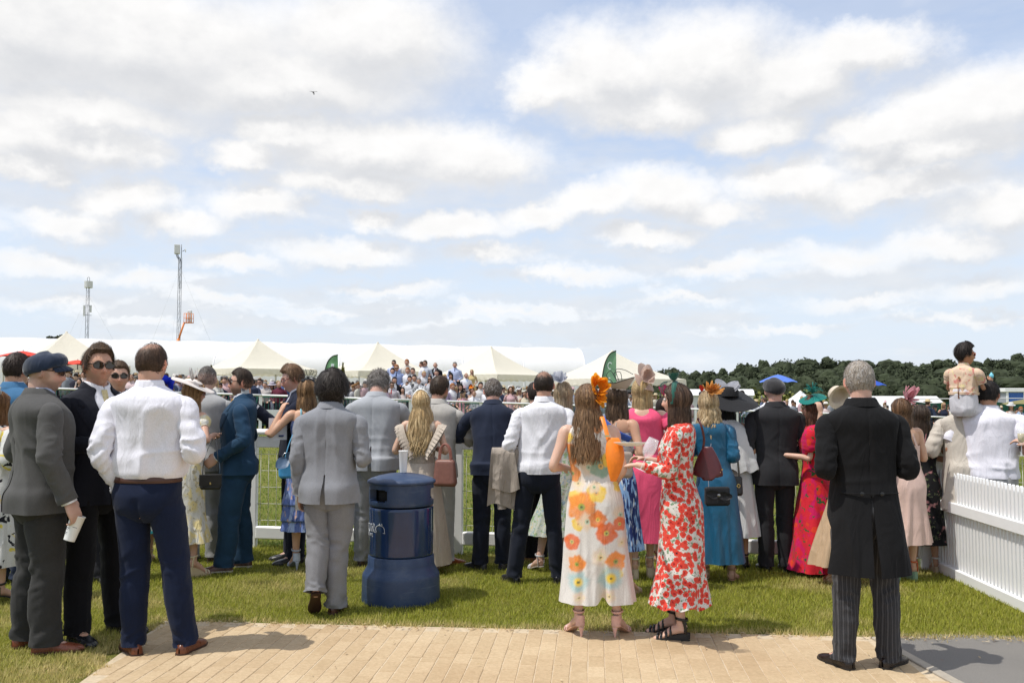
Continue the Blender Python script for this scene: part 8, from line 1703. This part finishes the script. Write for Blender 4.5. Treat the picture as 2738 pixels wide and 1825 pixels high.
# =================================================================== THE FAR CROWD
FS = ((.55,.33,.24),(.60,.40,.31),(.50,.28,.20),(.36,.19,.12))
def far_people():
    HAIR = {'dark': (.02,.014,.012),'brown': (.07,.042,.026),'ginger': (.34,.13,.04),'grey': (.26,.25,.24),'blonde': (.50,.36,.18),'black': (.008,.007,.007)}
    fw = lambda c: fabric(c,.85,crease=.4,key='far')
    XT = [(.35,.24,.17,.19,0),(.88,.18,.12,.14,0),(1.07,.135,.10,.096,0),(1.27,.155,.13,.106,0),(1.36,.15,.10,.105,-.01),(1.45,.10,.07,.085,-.014)]
    def one(u,v,d,label,kind,hair,c,tie=None,yaw=180,z0=None,hat=None,skin=0,sung=False,tc=(.03,.03,.04),group=None,pitch=-.1,arms=('frontlow','frontlow'),hatc=None):
        zt = at(u,v,d)[2] - (.03 if hat else 0);x = at(u,v,d)[0];zg = float(gz(x,d)) if z0 is None else z0;H = zt - zg
        H = float(np.clip(H,1.45,1.98));fem = kind.startswith('w')
        p = Person(u,H,R(yaw),label,d=d,z0=zg,sex='f' if fem else 'm',far=True,lod=1.0,skin=FS[skin],arms=arms,head=(random.uniform(-.25,.25),pitch,0),group=group,seed=int(u *3 + v));p.body()
        if kind == 'shirt': p.shirt(c,mat=fw(c));p.shirtcollar(c);p.trousers(tc)
        elif kind == 'suit': p.shirtfront((.58,.58,.60),fw(tie) if tie else None);p.jacket(None,mat=fw(c),cuff=False);p.shirtcollar((.58,.58,.60));p.trousers(tc)
        elif kind == 'vest': p.shirt((.58,.58,.60),mat=fw((.58,.58,.60)));p.dress([(.92,.18,.128,.13,0),(1.08,.172,.128,.118,0),(1.3,.19,.138,.13,0),(1.42,.14,.10,.115,-.012)],fw(c),name='waistcoat',folds=4,famp=.002);p.trousers(tc)
        else: p.dress(XT,fw(c),sleeve=.4 if kind == 'ws' else None)
        if kind == 'shirt' and tie is not None:
            m_ = MB();G = np.array([[[w *q,y,z] for q in (-1,0,1)] for z,y,w in ((1.47,.078,.014),(1.40,.118,.018),(1.25,.142,.028),(1.10,.142,.034),(1.05,.140,.004))]);m_.grid(p.bend(G),False);p.put(m_,'tie',fw(tie))
        p.shoes((.03,.025,.02))
        if hair == 'bald': p.hair_short((.10,.08,.07),top=.004,sidet=.004,bald=(.0,.10,.13,.95),nstr=0)
        elif fem: p.hair_long(HAIR[hair],zend=-.28,n=60)
        else: p.hair_short(HAIR[hair],top=.022,nstr=0)
        if sung: p.glasses((.02,.015,.012))
        if hat == 'straw': m_ = MB();disc(m_,(0,0,.085),.165,(0,.05,1),.006,.08,30);th = np.linspace(0,2*np.pi,24,endpoint=False);m_.grid(np.array([np.stack([q *np.cos(th),q *np.sin(th),np.full(24,z)],-1) for q,z in ((.092,.08),(.088,.16),(.07,.18),(.01,.175))]),True,False,True);p.headobj(m_,'straw_hat',fw(hatc or (.60,.47,.27)))
        elif hat == 'fasc':
            m_ = MB();disc(m_,(.03,.0,.125),.10,(.3,.1,1),.005,.3,24)
            for i in range(5): petal(m_,(.03,0,.13),(math.cos(i *1.3),.2,math.sin(i *1.3)*.8 + .4),(0,.4,.8),.10,.03,.4)
            p.headobj(m_,'fascinator',fw(hatc or (.02,.02,.02)))
        return p
    W_ = (.74,.74,.78);LB = (.50,.56,.76)
    st = 'people on the viewing steps';fr = 'people behind the far rail'
    # the tiered viewing steps
    cx = at(1150,1050,34.5)[0];gzv = float(gz(cx,34.5));root = empty('viewing_steps',(cx,34.2,gzv),0,'timber tiered viewing steps carrying the crowd in white shirts','viewing steps');tb = plain((.30,.27,.24),.8,name='step timber')
    tops = [(.30,33.6),(.60,34.6),(.92,35.6),(.93,36.6)]
    for i,(h,y) in enumerate(tops[:3]):
        m_ = MB();m_.box(-2.3,2.9,y - .495 - 34.2,y + .495 - 34.2,-.25 if i == 0 else -.25,h,bev=.01);m_.obj('step',tb,root,False)
    S0 = lambda r: gzv + (0,.30,.60,.92)[r];D = (32.7,33.6,34.6,35.6)
    rows = [
     (1053,962,3,'dark haired man in sunglasses, back row, far left of the viewing steps','shirt','dark',LB,None,dict(sung=True)),(1060,974,2,'ginger man in sunglasses and blue shirt with navy tie on the viewing steps','shirt','ginger',(.30,.38,.62),(.02,.03,.08),dict(sung=True)),
     (1088,960,3,'tall ginger man in cream shirt at the top of the viewing steps','shirt','ginger',(.58,.54,.48),None,{}),(1128,966,3,'brown haired man in white shirt turned sideways on the top step','shirt','brown',W_,None,dict(yaw=100)),(1137,963,3,'brown haired man in sunglasses and pale shirt on the top step','shirt','brown',(.45,.48,.54),None,dict(sung=True,yaw=150)),
     (1164,968,3,'bald man in black jacket over pink shirt on the top step','suit','bald',(.012,.012,.016),(.40,.18,.22),dict(arms=('down','elbow'))),(1216,967,3,'grey haired man in light blue shirt on the right of the top step','shirt','grey',LB,(.05,.06,.10),{}),
     (1049,983,2,'bearded dark haired man in white shirt at the left of the steps','shirt','dark',W_,None,{}),(1090,982,2,'ginger man in white shirt looking down on the second step','shirt','ginger',W_,None,{}),(1104,983,2,'brown haired man in pale shirt on the second step','shirt','brown',(.56,.54,.56),None,{}),
     (1133,992,2,'fair haired man in pale waistcoat on the second step','vest','blonde',(.48,.47,.46),None,dict(yaw=210)),(1167,988,2,'dark haired man in white shirt below the bald man','shirt','dark',W_,None,{}),(1246,996,2,'bald man in white shirt with light blue tie at the right of the steps','shirt','bald',W_,(.20,.36,.66),dict(yaw=205)),
     (1262,990,3,'blonde woman in yellow behind the bald man with the blue tie','ws','blonde',(.62,.48,.22),None,{}),(1054,1007,1,'dark haired man in black jacket looking down, left of the steps','suit','dark',(.012,.012,.016),None,dict(yaw=215)),(1095,1004,1,'black haired man in white shirt on the lowest step','shirt','black',W_,None,{}),
     (1108,1001,1,'smiling man in grey waistcoat on the lowest step','vest','dark',(.12,.12,.13),None,{}),(1090,1020,1,'brown haired man in sunglasses in front of the grey waistcoat','shirt','brown',W_,None,dict(sung=True,yaw=140)),(1206,994,2,'woman with dark curls and dark fascinator on the second step','ws','dark',(.40,.46,.60),None,dict(hat='fasc',hatc=(.02,.02,.02),yaw=150)),
     (1188,1000,1,'fair man in white shirt between the dark curls and the white collar','shirt','blonde',W_,None,{}),(1120,1010,1,'grey haired man in white shirt right of the grey waistcoat','shirt','grey',W_,None,{}),(1150,1003,1,'dark haired woman with sunglasses below the bald man','ws','dark',(.50,.50,.54),None,dict(sung=True))]
    for u,v,r,lab,kind,hair,c,tie,kw in rows: one(u,v,D[r],lab,kind,hair,c,tie,z0=S0(r) if r else None,group=st,**kw)
    front = [
     (1031,1024,'woman in round pale floral hat at the far rail','ws','brown',(.55,.42,.50),None,dict(hat='straw',hatc=(.62,.54,.60))),(1047,1020,'man in sunglasses, white jacket and red tie at the far rail','suit','brown',(.55,.50,.54),(.35,.03,.04),dict(sung=True)),(1077,1034,'dark haired woman in white shading her eyes at the far rail','ws','dark',(.60,.52,.50),None,dict(arms=('face','frontlow'))),
     (1183,1022,'man in dark sunglasses and lilac shirt at the far rail','shirt','brown',(.46,.36,.52),None,dict(sung=True)),(1209,1024,'ginger man turned sideways behind the navy waistcoat','shirt','ginger',W_,None,dict(yaw=230)),(1209,1040,'man in navy waistcoat and white shirt at the far rail','vest','ginger',(.02,.025,.05),None,dict(pitch=-.4)),
     (1237,1041,'blonde woman in pink check with black fascinator at the far rail','ws','blonde',(.62,.34,.38),None,dict(hat='fasc',pitch=-.4)),(1232,1022,'woman with black bow hat behind the blonde in pink check','ws','dark',(.10,.10,.12),None,dict(hat='fasc')),(1262,1031,'woman in orange hat at the far rail','ws','brown',(.58,.40,.30),None,dict(hat='fasc',hatc=(.80,.24,.02))),
     (1267,1043,'bald man in white shirt and grey tie leaning on the far rail','shirt','bald',W_,(.22,.24,.30),dict(pitch=-.5)),(1285,1021,'man with thick dark hair behind the bald man at the rail','shirt','dark',(.58,.57,.56),None,{}),(1287,1040,'dark haired man with blue sunglasses on his head and dark tie','shirt','dark',W_,(.05,.06,.12),{}),(1303,1030,'brown haired man in white shirt left of the navy suit','shirt','brown',W_,None,dict(yaw=140)),
     (1366,1031,'woman with brown hair in pink top right of the navy suit','ws','brown',(.62,.40,.42),None,{}),(1388,1034,'woman in white feather hat and sunglasses right of the navy suit','w','blonde',(.62,.58,.50),None,dict(hat='fasc',hatc=(.66,.66,.66),sung=True)),(1403,1040,'woman in cream hat beside the white feather hat','w','brown',(.64,.58,.44),None,dict(hat='fasc',hatc=(.66,.64,.56))),(1416,1046,'tanned woman in yellow top left of the balding man','w','brown',(.64,.52,.28),None,dict(skin=2)),
     (1516,1036,'dark haired man in white shirt seen from behind near the blonde','shirt','dark',W_,None,dict(yaw=10)),(1667,1040,'bearded dark haired man in white shirt by the blonde in pink','shirt','dark',W_,None,dict(skin=2,yaw=130)),(1655,1046,'man in blue patterned shirt left of the bearded man','shirt','dark',(.12,.16,.42),None,dict(yaw=200)),
     (904,1003,'dark haired man in white shirt left of the ruffled grey hair','shirt','dark',W_,None,dict(yaw=240)),(884,1012,'woman with tan hair and pink bag left of the ruffled grey hair','ws','blonde',(.66,.16,.34),None,{}),
     (766,1006,'man in blue suit and dark tie left of the phone','suit','dark',(.06,.10,.24),(.02,.02,.05),dict(skin=2)),(694,1012,'man in sunglasses, white shirt and black tie left of the phone','shirt','dark',(.56,.58,.66),(.03,.03,.05),dict(sung=True)),(676,1013,'man with dark cropped hair facing away right of the teal suit','suit','dark',(.03,.04,.08),None,dict(yaw=0)),(664,1006,'woman in hot pink hat right of the teal suit','ws','brown',(.60,.20,.30),None,dict(hat='fasc',hatc=(.75,.04,.18))),
     (727,1021,'dark haired woman in lilac dress and pale hat left of the phone','ws','black',(.46,.48,.66),None,dict(hat='straw',hatc=(.50,.46,.52),skin=3)),(746,1018,'bald man between the lilac dress and the blue suit','shirt','bald',(.12,.02,.04),None,{}),(709,1020,'grey haired man behind the white shirt and black tie','shirt','grey',(.50,.46,.44),None,{}),(784,1010,'man in grey blue suit right of the blue suit','suit','brown',(.12,.14,.22),None,{}),
     (578,1012,'elderly blonde woman in white by the slim conifer','ws','blonde',(.62,.60,.56),None,dict(skin=1)),(590,1022,'man in navy suit and blue shirt left of the teal suit','suit','dark',(.016,.02,.04),(.12,.28,.55),dict(skin=3,pitch=-.3)),(600,1008,'brown haired man in pink shirt left of the teal suit','shirt','brown',(.60,.40,.40),None,{}),
     (350,1000,'bald man in pink shirt between the sunglasses and the white shirt','shirt','bald',(.62,.48,.48),None,{}),(345,1016,'man in grey suit and red tie between the sunglasses and the white shirt','suit','brown',(.06,.065,.075),(.50,.10,.03),dict(sung=True)),(322,1004,'blonde woman in royal blue top beside the man in sunglasses','w','blonde',(.015,.05,.42),None,{}),(212,1010,'woman in black with dark hair seen behind the flat cap','ws','black',(.015,.015,.02),None,{}),(224,990,'brown haired man between the flat cap and the sunglasses','shirt','brown',(.60,.50,.46),None,{}),
     (1985,1043,'red faced man in pale blue shirt right of the black hat','shirt','dark',LB,None,dict(yaw=110)),(1998,1061,'man in straw hat and pale blue shirt right of the black hat','shirt','brown',(.45,.50,.64),None,dict(hat='straw',yaw=40)),(2022,1068,'man in straw hat and white shirt left of the flat cap','shirt','brown',W_,None,dict(hat='straw',yaw=10)),(2046,1062,'man in white shirt hidden by the flat cap','shirt','brown',W_,None,dict(yaw=20)),
     (2479,1068,'person in wide straw hat and navy top behind the pink feathers','shirt','brown',(.02,.03,.06),None,dict(hat='straw',yaw=-40)),(2498,1082,'person with black hat in dark top beside the straw hat','shirt','brown',(.03,.03,.04),None,dict(hat='straw',hatc=(.02,.02,.02))),(2522,1074,'blonde woman in sunglasses and navy top left of the boy','w','blonde',(.02,.025,.05),None,dict(sung=True,skin=2)),
     (2702,1076,'woman in white hat with black band at the right edge','w','brown',(.62,.56,.52),None,dict(hat='straw',hatc=(.66,.66,.66))),(2727,1086,'ginger man in sunglasses and light blue suit at the right edge','suit','ginger',(.26,.36,.50),(.03,.04,.10),dict(sung=True,pitch=-.3))]
    for i,(u,v,lab,kind,hair,c,tie,kw) in enumerate(front):
        # stand just behind the green barriers
        x = at(u,1050,32)[0];t = (x - FRA[0])/FRD[0];y = FRA[1] + FRD[1]*t + 1.45 + .5*(i % 3);one(u,v,y,lab,kind,hair,c,tie,group=fr,**kw)
    # blue umbrellas with the people who hold them
    for u,v,d,lab,w in ((2080,1001,44,'open blue umbrella above the dark flat cap',.92),(2322,1012,46,'dark blue umbrella beside the grey haired head',.85)):
        r = parasol(u,v,d,w,(.10,.20,.62) if u < 2200 else (.03,.09,.45),lab,name='blue_umbrella',drop=.42);r['category'] = 'umbrella'
    # the packed crowd behind that reads as one mass
    g = np.random.default_rng(17);mb = MB();cols = np.array([(.58,.58,.62),(.50,.54,.66),(.62,.50,.48),(.03,.03,.05),(.08,.10,.18),(.60,.42,.44),(.60,.58,.50),(.30,.32,.36)]);hc = np.array([(.02,.015,.012),(.07,.04,.025),(.4,.28,.14),(.25,.13,.05),(.2,.19,.18)]);sk = np.array([(.55,.33,.24),(.60,.40,.30),(.42,.23,.15)])
    th = np.linspace(0,2*np.pi,8,endpoint=False)
    for i in range(620):
        if i < 540: u = g.uniform(120,1740);d = 33.6 + 6*g.random()**1.5
        else: u = g.uniform(1720,2760);d = g.uniform(36,46)
        x = at(u,1050,d)[0];z = float(gz(x,d));H = g.uniform(1.58,1.84);c = cols[g.integers(len(cols))]*g.uniform(.8,1.05);s_ = sk[g.integers(3)];h_ = hc[g.integers(5)];yw = g.uniform(0,6.28);cs,sn = math.cos(yw *.15),math.sin(yw *.15)
        def rg(prof,col):
            G = np.array([np.stack([x + w *np.cos(th)*cs,d + dd *np.sin(th) + w *np.cos(th)*sn,np.full(8,z + zz *H /1.75)],-1) for zz,w,dd in prof]);mb.grid(G,True,True,True,col=np.tile(col,(len(prof)*8 + 2,1))[:len(prof)*8])
        rg(((.0,.12,.10),(.5,.15,.12),(.9,.18,.13)),np.array([.04,.04,.06]) if g.random() < .5 else c *.8);rg(((.88,.19,.14),(1.1,.18,.13),(1.35,.22,.13),(1.44,.16,.10),(1.49,.06,.06)),c);rg(((1.47,.05,.05),(1.53,.062,.075),(1.62,.076,.093),(1.70,.06,.075),(1.735,.02,.03)),s_)
        rg(((1.60,.079,.06),(1.66,.083,.10),(1.72,.068,.085),(1.755,.02,.03)),h_)
        if g.random() < .3: rg(((1.70,.16,.16),(1.715,.10,.10),(1.79,.08,.08),(1.80,.02,.02)),np.array([(.62,.60,.56),(.6,.4,.42),(.05,.05,.05),(.55,.46,.3)])[g.integers(4)])
    tag(mb.obj('distant_crowd',fabric((1,1,1),.85,var=.05,vcol=True,crease=0,key='crowd')),'packed distant crowd filling the space in front of the tents','crowd',kind='stuff')
far_people()
finish_bodies()
